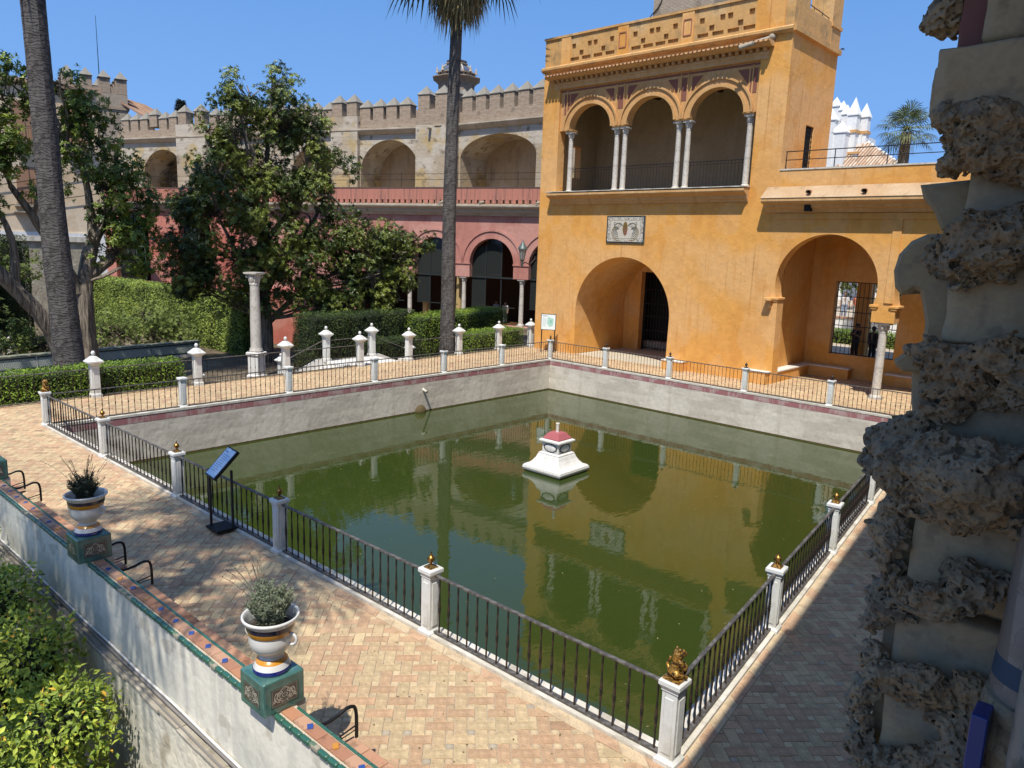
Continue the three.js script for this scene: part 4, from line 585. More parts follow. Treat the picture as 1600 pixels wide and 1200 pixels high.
    c.strokeStyle = '#55645f'; c.lineWidth = 5; c.strokeRect(72, 72, w - 144, h - 144);
    for (const s of [-1, 1]) { c.save(); c.translate(w / 2, h / 2); c.scale(s, 1); c.lineWidth = 15; const cols = ['#55584a', '#4d5a68', '#7c6a4a', '#5c6b58', '#8a6a3c'];
      for (let i = 0; i < 5; i++) { c.strokeStyle = cols[i]; c.beginPath(); c.arc(150, 30 + i * 8, 40 + i * 24, -2.1 + 0.25 * i, 1.5 + 0.1 * i); c.stroke(); } c.strokeStyle = '#47493c'; c.lineWidth = 17; c.beginPath(); c.moveTo(60, -60); c.quadraticCurveTo(110, -150, 210, -90); c.quadraticCurveTo(250, -60, 210, -20); c.stroke(); c.lineWidth = 9; c.beginPath(); c.arc(225, -105, 22, 0, 7); c.stroke(); c.beginPath(); c.arc(120, -70, 24, 0, 7); c.stroke(); c.restore(); }
    c.fillStyle = '#7c6638'; c.beginPath(); c.ellipse(w / 2, h / 2 - 20, 54, 120, 0, 0, 7); c.fill(); c.fillStyle = '#8f6250'; c.beginPath(); c.ellipse(w / 2 + 10, h / 2 + 40, 34, 70, 0, 0, 7); c.fill(); c.strokeStyle = '#4c3b22'; c.lineWidth = 6; for (let i = 0; i < 6; i++) { c.beginPath(); c.arc(w / 2, h / 2 - 90 + i * 34, 30, 0.2, 2.9); c.stroke(); }
    c.strokeStyle = 'rgba(60,60,55,0.5)'; c.lineWidth = 2; for (let i = 1; i < 10; i++) { c.beginPath(); c.moveTo(i * 80, 0); c.lineTo(i * 80, h); c.stroke(); } for (let i = 1; i < 6; i++) { c.beginPath(); c.moveTo(0, i * 80); c.lineTo(w, i * 80); c.stroke(); }
  });
  const pq = part('tile_plaque', rbox(2.26, 1.34, 0.07, 0.012, 5.70, 5.88, 0.02), std([0.09, 0.1, 0.09], { roughness: 0.4 }), t);
  part('painted_tiles', T(new THREE.PlaneGeometry(2.2, 1.28), 5.70, 6.55, 0.059), phy(null, { map: plaque, roughness: 0.3, clearcoat: 0.4 }), pq, null, true);
  part('wall_base', span(8.52, 9.6, 0, 0.42, 0.003, 0.45), M.orange, t);
  part('wall_base_slab', [span(8.5, 9.62, 0.42, 0.47, 0.003, 0.47)], M.whiteStone, t);
}
{
  const t = thing('arcade_wing', 'lower orange arcade wing with horseshoe arches on a marble column and a railed terrace', 'arcade', PO, TURN);
  const hs = (c) => { const r = 2.07, y = 4.39, a = Math.asin((3.66 - y) / r); return arcPts(c, y, r, r, Math.PI - a, a, 48); };
  const out = [[13.303, 0], [13.80, 0], [13.74, 3.60], ...hs(15.64), [17.60, 3.60], [17.60, 3.08], [18.46, 3.08], [18.46, 3.60], ...hs(20.42), [22.38, 3.60], [22.38, 3.08], [23.24, 3.08], [23.24, 3.6], ...hs(25.2), [27.1, 3.6], [27.1, 0], [30, 0], [30, 9.05], [13.303, 9.05]];
  part('front_wall', extrude(poly(out), 0.62, -0.62), M.orange, t);
  part('wall_coping', span(13.3, 30, 9.05, 9.11, -0.66, 0.03), M.coping, t);
  part('eave', [moulding([[0.003, 7.30], [0.10, 7.34], [0.16, 7.46], [0.30, 7.52], [0.36, 7.64], [0.58, 7.70], [0.62, 7.76], [0.62, 7.86], [0.003, 8.36]], 12.86, 30)], M.ochreTrim, t);
  part('eave_slope', T(span(12.84, 30, 0, 0.03, 0, 0.80), 0, 8.365, 0.003, 0, 0.6747), M.peachRender, t);
  part('frieze', [span(13.3, 18.02, 7.06, 7.29, 0.0, 0.045), span(18.02, 18.34, 3.85, 7.29, 0.0, 0.045), span(18.34, 30, 7.06, 7.29, 0.0, 0.045)], M.orange, t);
  part('vent', [span(14.62, 14.88, 7.36, 7.62, 0.0, 0.36)], M.black, t);
  for (const x of [14.85, 17.0]) { const s = part('rain_spout', [T(new THREE.CylinderGeometry(0.075, 0.085, 0.42, 12, 1, true), x - 0.04, 8.13, 0.42, 0.25, Math.PI / 2 + 0.12)], M.terracotta[1], t); part('spout_hole', T(new THREE.CircleGeometry(0.07, 14), x - 0.075, 8.115, 0.56, 0.25), M.black, s); }
  for (const x of [13.62, 17.66, 18.40, 22.44]) part('impost', [rbox(0.34, 0.10, 0.74, 0.02, x, 3.66, -0.3), rbox(0.24, 0.08, 0.68, 0.02, x, 3.58, -0.3)], M.orange, t);
  part('bracket', [rbox(0.34, 0.12, 0.5, 0.02, 13.42, 3.62, 0.1), rbox(0.2, 0.35, 0.16, 0.03, 13.42, 3.3, 0.1)], M.orange, t);
  for (const x of [18.03, 22.81]) column(t, x, -0.31, 0, 3.08, 0.17, M.marble);
  part('pier_plinth', [span(12.7, 13.72, 0, 0.5, 0.0, 0.42)], M.orange, t); part('pier_plinth_slab', [span(12.66, 13.76, 0.5, 0.55, 0.0, 0.45)], M.whiteStone, t);
  // rooms behind
  const bw = poly([[13.303, 0], [30, 0], [30, 8.2], [13.303, 8.2]]); bw.holes.push(hole(rect(14.45, 17.3, 1.08, 4.46))); part('back_wall', extrude(bw, 0.45, -5.15), M.orange, t);
  part('terrace_slab', [span(13.303, 30, 8.2, 8.4, -9.6, -0.63)], M.ochreTrim, t);
  part('portico_end', span(29.6, 30, 0, 8.2, -4.69, -0.63), M.orange, t);
  for (const x of [14.4, 19.5, 25]) part('rear_pier', span(x - 0.35, x + 0.35, 0, 8.2, -9.5, -8.9), M.orange, t);
  part('bench', [span(13.31, 13.78, 0, 0.46, -4.69, -0.64), span(13.78, 15.6, 0, 0.46, -4.69, -4.2), span(17.2, 22, 0, 0.46, -4.69, -4.2)], M.orange, t); part('bench_top', [span(13.31, 13.82, 0.46, 0.51, -4.69, -0.64), span(13.82, 15.64, 0.46, 0.51, -4.69, -4.16), span(17.16, 22, 0.46, 0.51, -4.69, -4.16)], M.whiteStone, t);
  const gr = part('window_grille', [1.08, 1.75, 2.4, 3.05, 3.75, 4.42].map((y) => span(14.45, 17.3, y, y + 0.035, -4.92, -4.89)), M.darkMetal, t);
  for (let i = 0; i < 15; i++) part('bar', cyl(0.014, 0.014, 3.35, 6, 14.53 + i * 0.195, 1.1, -4.86), M.darkMetal, gr);
  // terrace railing
  const rl = part('terrace_rail', [bar(V(13.36, 9.84, -0.3), V(30, 9.84, -0.3), 0.022), bar(V(13.36, 9.50, -0.3), V(30, 9.50, -0.3), 0.018)], M.darkMetal, t);
  for (let i = 0; i < 7; i++) part('rail_post', cyl(0.02, 0.02, 0.75, 6, 13.4 + i * 2.0, 9.11, -0.3), M.darkMetal, rl);
}
// ---------------------------------------------------------------- pink arcaded gallery, with the battlemented wall standing on its terrace
const GT = -(Math.PI / 2 - 17 * Math.PI / 180), GO = [38.97, -1.95, -32.52], GS = 1.355;   // the gallery is a large one: its module is 1.355 m
{
  const t = thing('arcaded_gallery', 'pink gallery with round arches on slim columns below a stained terrace parapet', 'gallery', GO, GT); t.scale.setScalar(GS);
  const cs = [-0.42, -4.29, -8.16, -12.03], R = 1.45, SP = 4.5;
  const sh = []; sh.push([-24, GARDEN], [-14.1, GARDEN], [-14.1, 3.66], [-13.72, 3.66]);
  for (const c of [...cs].sort((a, b) => a - b)) { sh.push([c - R, 3.66], ...arcPts(c, SP, R, R, Math.PI, 0, 32), [c + R, 3.66]); }
  sh.push([1.5, 3.66], [1.5, GARDEN], [2.2, GARDEN], [2.2, 7.25], [-24, 7.25]);
  part('front_wall', extrude(poly(sh), 0.5, -0.5), M.pink, t);
  part('plinth', span(-14.1, 1.5, GARDEN, 0.87, -0.45, 0.02), M.pink, t);
  for (const c of cs) { part('arch_moulding', [archRing(c, SP, R + 0.42, R + 0.42, 0.14, 0.06, 0.0), archRing(c, SP, R, R, 0.1, 0.03, 0.0)], M.pink, t); }
  for (const c of [1.5, -2.355, -6.22, -10.09]) { part('impost_band', span(c - 0.53, c + 0.53, 4.42, 4.5, 0.0, 0.05), M.pink, t); }
  for (const c of [-2.355, -6.22, -10.09]) column(t, c, -0.25, 0.87, 2.79, 0.14, M.marble);
  // left, redder stretch with tall windows and a low arched doorway
  const LS = poly([[-39.2, GARDEN], [-24.003, GARDEN], [-24.003, 7.25], [-39.2, 7.25]]); LS.holes.push(hole([[-36.6, 2.0], [-32.9, 2.0], [-32.9, 5.7], ...arcPts(-34.75, 5.7, 1.85, 1.5, 0, Math.PI, 20).slice(1, -1), [-36.6, 5.7]])); LS.holes.push(hole([[-29.8, 2.0], [-26.6, 2.0], [-26.6, 5.7], ...arcPts(-28.2, 5.7, 1.6, 1.4, 0, Math.PI, 20).slice(1, -1), [-29.8, 5.7]]));
  part('front_wall', extrude(LS, 0.5, -0.5), M.red, t);
  for (const [a, b] of [[-36.6, -32.9], [-29.8, -26.6]]) {
    const w = part('window', [span(a, b, 4.55, 4.65, -0.42, -0.34), span((a + b) / 2 - 0.05, (a + b) / 2 + 0.05, 2, 7.1, -0.42, -0.34), span(a, a + 0.08, 2, 5.7, -0.42, -0.34), span(b - 0.08, b, 2, 5.7, -0.42, -0.34), span(a + 0.9, a + 0.96, 2, 7, -0.41, -0.36), span(b - 0.96, b - 0.9, 2, 7, -0.41, -0.36)], std([0.06, 0.09, 0.07]), t);
    part('pane', span(a, (a + b) / 2 - 0.3, 2, 7.2, -0.47, -0.46), M.glassDark, w); railGrid(w, a, b, 2.0, 3.0, -0.15, 20, 'window_rail');
  }
  // glazing and room behind the arches
  for (const c of cs) { const w = part('glazing_frame', [span(c - R, c + R, 3.62, 3.72, -0.4, -0.3), span(c - 0.55, c - 0.49, 0.9, 5.6, -0.4, -0.34), span(c + 0.49, c + 0.55, 0.9, 5.6, -0.4, -0.34), span(c - R, c + R, 1.9, 1.95, -0.4, -0.34)], std([0.02, 0.022, 0.02], { roughness: 0.5 }), t); part('pane', [span(c - R, c - 0.56, 1.96, 5.5, -0.375, -0.365), span(c - 0.48, c + 0.48, 3.73, 5.9, -0.375, -0.365)], M.glassDark, w); }
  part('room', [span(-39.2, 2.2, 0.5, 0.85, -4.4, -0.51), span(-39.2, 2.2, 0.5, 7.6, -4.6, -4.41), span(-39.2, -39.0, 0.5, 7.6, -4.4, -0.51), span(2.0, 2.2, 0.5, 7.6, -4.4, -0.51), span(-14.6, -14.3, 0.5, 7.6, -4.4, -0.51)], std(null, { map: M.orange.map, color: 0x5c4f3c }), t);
  for (const x of [-9.3, -6.9, -33.5, -28]) part('curtain', T(new THREE.CylinderGeometry(0.16, 0.22, 3.4, 10), x, 2.6, -0.9), std([0.42, 0.30, 0.12]), t);
  part('cornice', [moulding([[0.003, 7.25], [0.10, 7.27], [0.14, 7.38], [0.26, 7.44], [0.30, 7.62], [0.46, 7.70], [0.50, 7.78], [0.50, 7.88], [0.003, 7.93]], -39.2, 2.2)], M.beigeTrim, t);
  part('terrace', span(-39.2, 2.2, 7.6, 7.95, -6.5, -0.01), M.nichePlaster, t);
  part('terrace_parapet', span(-39.2, 2.2, 8.17, 8.86, -0.16, 0.06), M.stainedPink, t);
  part('parapet_cap', span(-39.2, 2.2, 8.86, 8.90, -0.19, 0.09), std([0.12, 0.09, 0.075]), t);
  const bl = []; for (let x = -39.2; x < 2.2; x += 0.42) bl.push(span(x, x + 0.27, 7.95, 8.17, -0.14, 0.055)); stuffPart(part('drain_blocks', bl, M.stainedPink, t));
  for (const x of [-1.3, -4.9, -7.6]) part('rain_spout', T(new THREE.CylinderGeometry(0.07, 0.08, 0.5, 10), x, 8.0, 0.3, 0, Math.PI / 2 + 0.15), M.concrete, t);
}
{ // low red garden-level building with a round arched doorway, in the tree's shade
  const t = thing('garden_pavilion', 'low red garden building with a small round-arched doorway under the big tree', 'garden building', [17.5, GARDEN, -37.2], GT);
  const s = poly([[-4, 0], [-2.1, 0], [-2.1, 0.7], ...arcPts(-1.2, 0.8, 0.9, 0.9, Math.PI, 0, 18), [-0.3, 0], [3.4, 0], [3.4, 3.2], [-4, 3.2]]);
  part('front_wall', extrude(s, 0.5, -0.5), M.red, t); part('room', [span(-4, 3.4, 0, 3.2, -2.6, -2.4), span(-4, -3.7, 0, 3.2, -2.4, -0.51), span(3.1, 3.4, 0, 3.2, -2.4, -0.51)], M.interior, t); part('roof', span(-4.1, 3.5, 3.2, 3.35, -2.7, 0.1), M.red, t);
}
{ // battlemented wall, three metres back
  const t = thing('battlement_wall', 'old brick and stone wall with pointed merlons and deep arched niches above the pink gallery', 'wall', GO, GT), Z = -3; t.scale.setScalar(GS);
  const seg = (x0, x1, niches, z, top) => { // niche: centre, half width, springing, crown
    const s = poly([[x0, 7.96], [x1, 7.96], [x1, top], [x0, top]]);
    for (const [c, hw, sp, cr] of niches) s.holes.push(hole([[c - hw, 8.0], [c + hw, 8.0], [c + hw, sp], ...arcPts(c, sp, hw, cr - sp, 0, Math.PI, 28).slice(1, -1), [c - hw, sp]]));
    part('wall', extrude(s, 2.4, z - 2.4), M.oldStone, t);
    for (const [c, hw, sp, cr] of niches) part('niche_back', span(c - hw - 0.2, c + hw + 0.2, 7.96, cr + 0.2, z - 2.6, z - 2.403), M.nichePlaster, t);
  };
  const niches = [[-13.55, 2.3, 10.15, 12.2], [-19.6, 2.2, 10.0, 12.05], [-27.2, 2.3, 10.0, 12.05], [-34.5, 2.2, 10.0, 12.02]];
  seg(-39.5, -11.3, niches, Z, 12.6);
  part('ledge', [moulding([[Z + 0.003, 12.55], [Z + 0.12, 12.58], [Z + 0.3, 12.75], [Z + 0.34, 12.82], [Z + 0.34, 12.93], [Z + 0.003, 12.96]], -39.5, -11.3)], M.beigeTrim, t);
  part('upper_wall', span(-39.5, -11.3, 12.6, 13.5, Z - 0.9, Z - 0.02), M.brick, t);
  // tower pier
  part('pier', span(-11.3, -8.3, 7.96, 13.0, -5.4, Z + 0.35), M.oldStone, t); part('pier_top', span(-11.3, -8.3, 13.0, 13.95, -5.0, Z + 0.33), M.brick, t);
  part('pier_spout', T(new THREE.CylinderGeometry(0.09, 0.1, 0.5, 8), -10.2, 12.75, Z + 0.5, 0, Math.PI / 2), M.concrete, t);
  part('pier_side_niche', span(-9.9, -9.4, 12.9, 13.0, Z + 0.351, Z + 0.4), M.oldStone, t);
  // right bay turned slightly away
  const a = 13 * Math.PI / 180, ca = Math.cos(a), sa = Math.sin(a), bay = (g) => T(g, -8.3, 0, Z, -a * 1.0);
  { const s = poly([[0, 7.96], [9.2, 7.96], [9.2, 12.7], [0, 12.7]]); s.holes.push(hole([[0.15, 8.0], [6.1, 8.0], [6.1, 10.9], ...arcPts(3.12, 10.9, 2.98, 1.35, 0, Math.PI, 30).slice(1, -1), [0.15, 10.9]]));
    part('wall', bay(extrude(s, 2.6, -2.6)), M.oldStone, t); part('niche_back', bay(span(-0.1, 6.4, 7.96, 12.4, -2.8, -2.603)), M.nichePlaster, t);
    part('ledge', bay(moulding([[0.003, 12.62], [0.12, 12.66], [0.3, 12.84], [0.34, 12.9], [0.34, 13.0], [0.003, 13.04]], 0, 9.2)), M.beigeTrim, t);
    part('upper_wall', bay(span(0, 9.2, 12.7, 13.72, -0.9, -0.02)), M.brick, t); }
  const mGeo = done(rbox(0.80, 0.86, 0.72, 0.02)), cGeo = done(square([[0.43, 0], [0.45, 0.05], [0.0, 0.62]]).scale(1, 1, 0.92));
  const merlon = (x, y, z, ry = 0, k = 1) => { const m = part('merlon', mGeo, M.brick, t, [x, y, z]); m.rotation.y = ry; m.scale.set(k, 1, 1); part('merlon_cap', cGeo, M.merlonCap, m, [0, 0.86, 0]); return m; };
  for (let i = 0; i < 8; i++) { const d = 0.65 + i * 1.1; merlon(-8.3 + d * ca, 13.72, Z + d * sa - 0.46 * ca, -a); }
  for (const x of [-10.75, -9.45]) merlon(x, 13.95, Z - 0.05, 0, 1.05); for (const x of [-10.75, -8.75]) merlon(x, 13.95, Z - 1.4, 0, 1.0); merlon(-8.65, 13.95, Z - 0.2, 0, 0.8);
  for (let i = 0; i < 26; i++) { const x = -12.42 - i * 1.05; if (Math.abs(x + 17.1) > 1.5 && Math.abs(x + 31.2) > 1.9) merlon(x, 13.46 + (i % 9 === 4 ? 0.25 : 0) + rr(-0.04, 0.04), Z - 0.46, 0, rr(0.96, 1.06)); }
  for (const [c, w] of [[-17.0, 1.1], [-31.2, 1.5]]) { part('buttress', span(c - w, c + w, 7.96, 13.75, -3.0, Z + 0.30), M.oldStone, t); for (const s of [-0.55, 0.55]) merlon(c + s * w, 13.75, Z - 0.1); }
  part('terrace_wires', [9.4, 9.75].map((y) => bar(V(-39, y, -0.6), V(2, y, -0.6), 0.012, 5)).concat([-3, -7, -11, -15, -19, -23, -27, -31, -35].map((x) => cyl(0.015, 0.015, 1.9, 5, x, 7.96, -0.6))), M.darkMetal, t);
}
{ // wall lantern on a scroll bracket, by the orange corner
  const t = thing('wall_lantern', 'grey-green wall lantern on a scrolled iron bracket beside the orange corner', 'lamp', [24.42, 0, -23.62], -1.9);
  const m = std([0.10, 0.13, 0.12], { roughness: 0.5, metalness: 0.4 });
  part('bracket', [tube([[0, 4.55, 0], [0.02, 4.7, -0.15], [0.05, 4.62, -0.45], [0.02, 4.95, -0.85], [0, 5.0, -1.15]], 0.025, 30, 7), tube(Array.from({ length: 14 }, (_, i) => { const a = i * 0.55, r = 0.3 - i * 0.02; return [0, 5.0 + r * Math.sin(a), -0.85 + r * Math.cos(a)]; }), 0.02, 30, 6), bar(V(0, 4.4, -1.15), V(0, 5.5, -1.15), 0.03)], M.iron, t);
  part('stem', lathe([[0.03, 4.45], [0.07, 4.55], [0.05, 4.7], [0.10, 4.8], [0.12, 4.86]], 10), m, t);
  part('glass', lathe([[0.13, 4.87], [0.23, 5.42]], 6), phy([0.5, 0.55, 0.52], { transmission: 0.6, roughness: 0.3, thickness: 0 }), t);
  const f = []; for (let i = 0; i < 6; i++) { const a = i * Math.PI / 3; f.push(bar(V(0.132 * Math.sin(a), 4.87, 0.132 * Math.cos(a)), V(0.232 * Math.sin(a), 5.42, 0.232 * Math.cos(a)), 0.014, 5)); } part('frame', f, m, t);
  part('cap', lathe([[0.27, 5.40], [0.27, 5.45], [0.2, 5.56], [0.12, 5.66], [0.13, 5.7], [0.06, 5.76], [0.03, 5.86], [0, 5.95]], 12), m, t);
}
// ---------------------------------------------------------------- buildings behind
function roofTiles(parent, w, d, rows, m) { // a slope of barrel tiles: w wide, d long, lying flat, +z down the slope
  const g = []; const n = Math.round(w / 0.24), k = Math.max(1, rows); for (let i = 0; i < n; i++) for (let j = 0; j < k; j++) { const c = new THREE.CylinderGeometry(0.105, 0.12, d / k * 1.04, 6, 1, true, -Math.PI / 2, Math.PI); g.push(tint(T(c, -w / 2 + (i + 0.5) * w / n, 0.02 + 0.012 * (j % 2), -d / 2 + (j + 0.5) * d / k, 0, Math.PI / 2), mul(mix3([0.36, 0.20, 0.12], [0.46, 0.33, 0.23], rnd()), rr(0.75, 1.15)))); }
  return stuffPart(part('roof_tiles', g, std([1, 1, 1], { vertexColors: true }), parent));
}
function roofSlope(parent, w, d, rows, pos, turn, tilt) { const r = new THREE.Group(); r.name = 'roof'; r.position.set(...pos); r.rotation.set(tilt, turn, 0, 'YXZ'); parent.add(r); part('roof_deck', span(-w / 2, w / 2, -0.12, 0, -d / 2, d / 2), M.roofTile[2], r); roofTiles(r, w, d, rows); return r; }
{
  const t = thing('cream_building', 'tall cream rendered building with a brown shuttered window at the far left', 'building', [10.5, GARDEN, -63], -0.16);
  part('wall', span(-9, 6.6, 0, 17.0, -10, 0), M.cream, t);
  part('roof', [span(-9.3, 6.9, 17.0, 17.35, -10, 0.35)], M.roofTile[1], t);
  for (const [x, y] of [[1.7, 8.3], [-4, 8.3], [1.7, 13.0], [-4, 13.0], [5, 13]]) { const w = part('window', [span(x - 0.85, x + 0.85, y, y + 2.7, 0.002, 0.06)], std([0.30, 0.17, 0.10]), t); part('shutter_gap', span(x - 0.02, x + 0.02, y, y + 2.7, 0.06, 0.07), M.black, w); part('balcony_slab', span(x - 1.1, x + 1.1, y - 0.25, y - 0.1, 0.002, 0.7), M.concrete, w); railGrid(w, x - 1.05, x + 1.05, y - 0.1, y + 0.9, 0.66, 12); }
  part('awning', span(0.5, 1.4, 7.6, 7.7, 0, 0.9), M.concrete, t); part('white_base', span(-9, 6.6, 0, 6.2, 0.002, 0.12), M.whitewash, t);
  part('wall_cable', [tube([[-9, 6.9, 0.2], [-2, 7.7, 0.2], [6.6, 9.4, 0.25]], 0.03, 20, 5), tube([[-9, 8.0, 0.2], [0, 9.6, 0.2], [6.6, 11.4, 0.25]], 0.03, 20, 5)], M.black, t);
}
{
  const t = thing('garden_wall', 'low grey stone wall with flat coping before the cream building', 'wall', [7, GARDEN, -55], -0.1);
  part('wall', span(-14, 6, 0, 5.6, -0.5, 0), M.concrete, t); part('coping', span(-14.2, 6.2, 5.6, 5.95, -0.6, 0.15), M.coping, t);
}
{
  const t = thing('brick_keep', 'square brick keep with pointed merlons, a tiled roof slope and a thin mast', 'tower', [29.05, -1.5, -94.6], -0.25); t.scale.setScalar(1.25);
  part('wall', span(-2.9, 2.5, 0, 18.6, -6, 0), M.greyBrick, t); part('band', span(-3, 2.6, 17.2, 17.45, -6.1, 0.1), M.brick, t);
  const mg = done(rbox(0.95, 1.35, 0.8, 0.02)), cg = done(square([[0.52, 0], [0.54, 0.06], [0.0, 0.8]]));
  const put = (x, z) => { const m = part('merlon', mg, M.brick, t, [x, 18.6, z]); part('merlon_cap', cg, M.merlonCap, m, [0, 1.35, 0]); };
  for (const x of [-2.4, -0.9, 0.6, 2.02]) { put(x, -0.4); put(x, -5.6); } for (const z of [-2.1, -3.8]) { put(2.02, z); put(-2.4, z); }
  part('parapet', [span(-2.9, 2.5, 18.6, 19.1, -0.75, -0.05), span(2.1, 2.5, 18.6, 19.1, -5.9, -0.76), span(-2.9, -2.5, 18.6, 19.1, -5.9, -0.76)], M.brick, t);
  part('side_wall', span(2.502, 8.5, 0, 14.6, -7, -1.0), M.brick, t); roofSlope(t, 6.4, 6.4, 10, [4.9, 17.3, -1.6], 0.85, 0.5);
  part('mast', cyl(0.05, 0.02, 7.2, 6, 0.4, 18.6, -2), M.darkMetal, t);
}
{ // lantern storey of a church dome
  const t = thing('dome_lantern', 'octagonal brick dome lantern with small pinnacles rising behind the battlements', 'dome', [74.4, 21.0, -81.3], 0.4);
  t.scale.set(0.80, 0.455, 0.80);
  const oct = (p) => { const g = new THREE.LatheGeometry(p.map((q) => new THREE.Vector2(q[0], q[1])), 8).toNonIndexed(); g.deleteAttribute('normal'); g.computeVertexNormals(); return g; };
  part('drum', oct([[3.6, 0], [3.6, 18], [3.7, 18.1]]), M.brick, t); part('cornice', oct([[3.6, 17.6], [3.9, 18.1], [4.3, 18.7], [4.7, 19.1], [4.7, 19.4], [3.4, 19.5]]), M.brick, t);
  part('gallery', oct([[3.5, 19.5], [3.5, 20.5], [3.75, 20.6], [3.75, 20.9], [2.9, 21.0]]), M.greyBrick, t);
  part('dome', oct([[3.0, 21.0], [2.85, 21.8], [2.4, 22.8], [1.9, 23.4]]), M.slate, t);
  for (let i = 0; i < 8; i++) { const a = (i + 0.5) * Math.PI / 4 - Math.PI / 8, s = Math.sin(a), c = Math.cos(a); part('rib', tube([[3.05 * s, 21, 3.05 * c], [2.9 * s, 21.8, 2.9 * c], [2.45 * s, 22.8, 2.45 * c], [1.95 * s, 23.4, 1.95 * c]], 0.17, 8, 6), M.beigeTrim, t); }
  part('top_drum', oct([[1.9, 23.4], [2.2, 23.6], [2.2, 23.9], [1.75, 24.0], [1.75, 24.5], [2.0, 24.7], [0, 24.9]]), M.greyBrick, t);
  for (let i = 0; i < 8; i++) { const a = i * Math.PI / 4 + Math.PI / 8, s = Math.sin(a) * 3.6, c = Math.cos(a) * 3.6; part('pinnacle', lathe([[0.28, 20.9], [0.3, 21.3], [0.14, 21.5], [0.24, 21.9], [0.12, 22.3], [0.05, 22.8], [0, 23.2]], 8, s, 0, c), M.beigeTrim, t); for (const [y, h] of [[16.4, 0.9], [19.7, 0.7]]) part('opening', T(span(-0.55, 0.55, y, y + h, -0.06, 0.06), Math.sin(a - Math.PI / 8) * 3.6 * 0.93, 0, Math.cos(a - Math.PI / 8) * 3.6 * 0.93, a - Math.PI / 8), M.black, t); }
}
{
  const t = thing('brick_tower', 'grey-brown brick tower standing behind the orange parapet', 'tower', PO, TURN);
  part('wall', span(1.2, 5.1, 0, 24, -12, -8), M.greyBrick, t); part('cable', tube([[0.55, 16.5, -7.9], [0.6, 17.8, -7.9], [0.95, 18.9, -7.95], [1.7, 19.6, -7.95], [2.0, 24, -7.95]], 0.03, 20, 5), M.black, t);
}
{
  const t = thing('white_attic', 'white plastered attic with a tiled edge peeping over the orange parapet', 'building', PO, TURN);
  part('wall', span(1.9, 4.8, 0, 22.2, -17, -14), M.whitewash, t); part('tile_edge', T(span(-0.9, 0.9, 0, 0.25, -0.3, 0.4), 4.1, 21.1, -14.05, 0, 0, 0.5), M.roofTile[1], t);
}
{ // white pinnacled wall, right
  const t = thing('white_pinnacled_wall', 'whitewashed stepped buttresses with pyramid pinnacles and ochre bands behind the terrace', 'wall', PO, TURN);
  const b = (x, z, w, y, n, band) => { part('buttress', span(x - w, x + w, 0, y, z - w, z + w), M.whitewash, t); if (band) part('ochre_band', span(x - w - 0.1, x + w + 0.1, band, band + 0.26, z - w - 0.1, z + w + 0.1), M.ochreTrim, t); part('pinnacle', square([[w + 0.08, y], [w + 0.08, y + 0.12], [0, y + n]], x, 0, z), M.whitewash, t); };
  b(-0.05, -45.5, 0.44, 19.0, 1.75, 17.4); b(0.62, -46.6, 0.4, 18.9, 1.4, 17.4); b(-1.1, -46.4, 0.36, 19.3, 1.0, 17.45); b(-1.7, -46.9, 0.38, 19.8, 1.0, 17.45); b(-2.35, -46.8, 0.4, 20.2, 1.0, 17.5);
  b(-0.75, -44.6, 0.62, 17.3, 1.2); b(-1.75, -44.4, 0.5, 18.5, 1.2); b(-2.9, -44.6, 0.6, 19, 1.2);
  part('wall', span(-6, 0.7, 0, 17.3, -50, -45.9), M.whitewash, t); part('low_wall', span(0.06, 0.75, 0, 15.4, -45.8, -45.0), M.whitewash, t); part('low_band', span(-0.1, 0.85, 15.4, 15.62, -45.85, -44.9), M.ochreTrim, t);
}
{ // tiled hip roof beside it
  const t = thing('tiled_roof', 'sunlit clay-tile roof slope with a white-mortared hip beside the white pinnacles', 'roof', PO, TURN);
  const A = V(0.4, 17.15, -46.6), B = V(6.6, 12.9, -46.0), d = V(-0.30, -0.80, 0.75).normalize(), deck = new Tris();
  const A2 = A.clone().addScaledVector(d, 7), B2 = B.clone().addScaledVector(d, 7);
  deck.tri(A, A2, B, [0.3, 0.18, 0.12]); deck.tri(B, A2, B2, [0.3, 0.18, 0.12]); const back = V(8, 0, -50); deck.tri(A, B, back.clone().setY(12), [0.3, 0.18, 0.12]); part('roof_deck', deck.geo(), std([1, 1, 1], { vertexColors: true, side: THREE.DoubleSide }), t);
  const n = 30; for (let i = 0; i < n; i++) { const o = A.clone().lerp(B, (i + 0.5) / n), g = []; for (let j = 0; j < 9; j++) { const p = o.clone().addScaledVector(d, j * 0.62), q = o.clone().addScaledVector(d, j * 0.62 + 0.66); g.push(tint(bar(p, q, 0.10 + 0.012 * (j % 2), 8), mul(mix3([0.46, 0.30, 0.19], [0.60, 0.47, 0.34], rnd()), rr(0.8, 1.1)))); } part('tile_row', g, std([1, 1, 1], { vertexColors: true }), t); }
  for (let i = 0; i < 17; i++) part('ridge_tile', bar(A.clone().lerp(B, i / 17), A.clone().lerp(B, (i + 0.6) / 17), 0.15, 8), M.whitewash, t);
  part('wall', span(0.8, 12, 0, 11.6, -52, -46.5), M.whitewash, t);
}
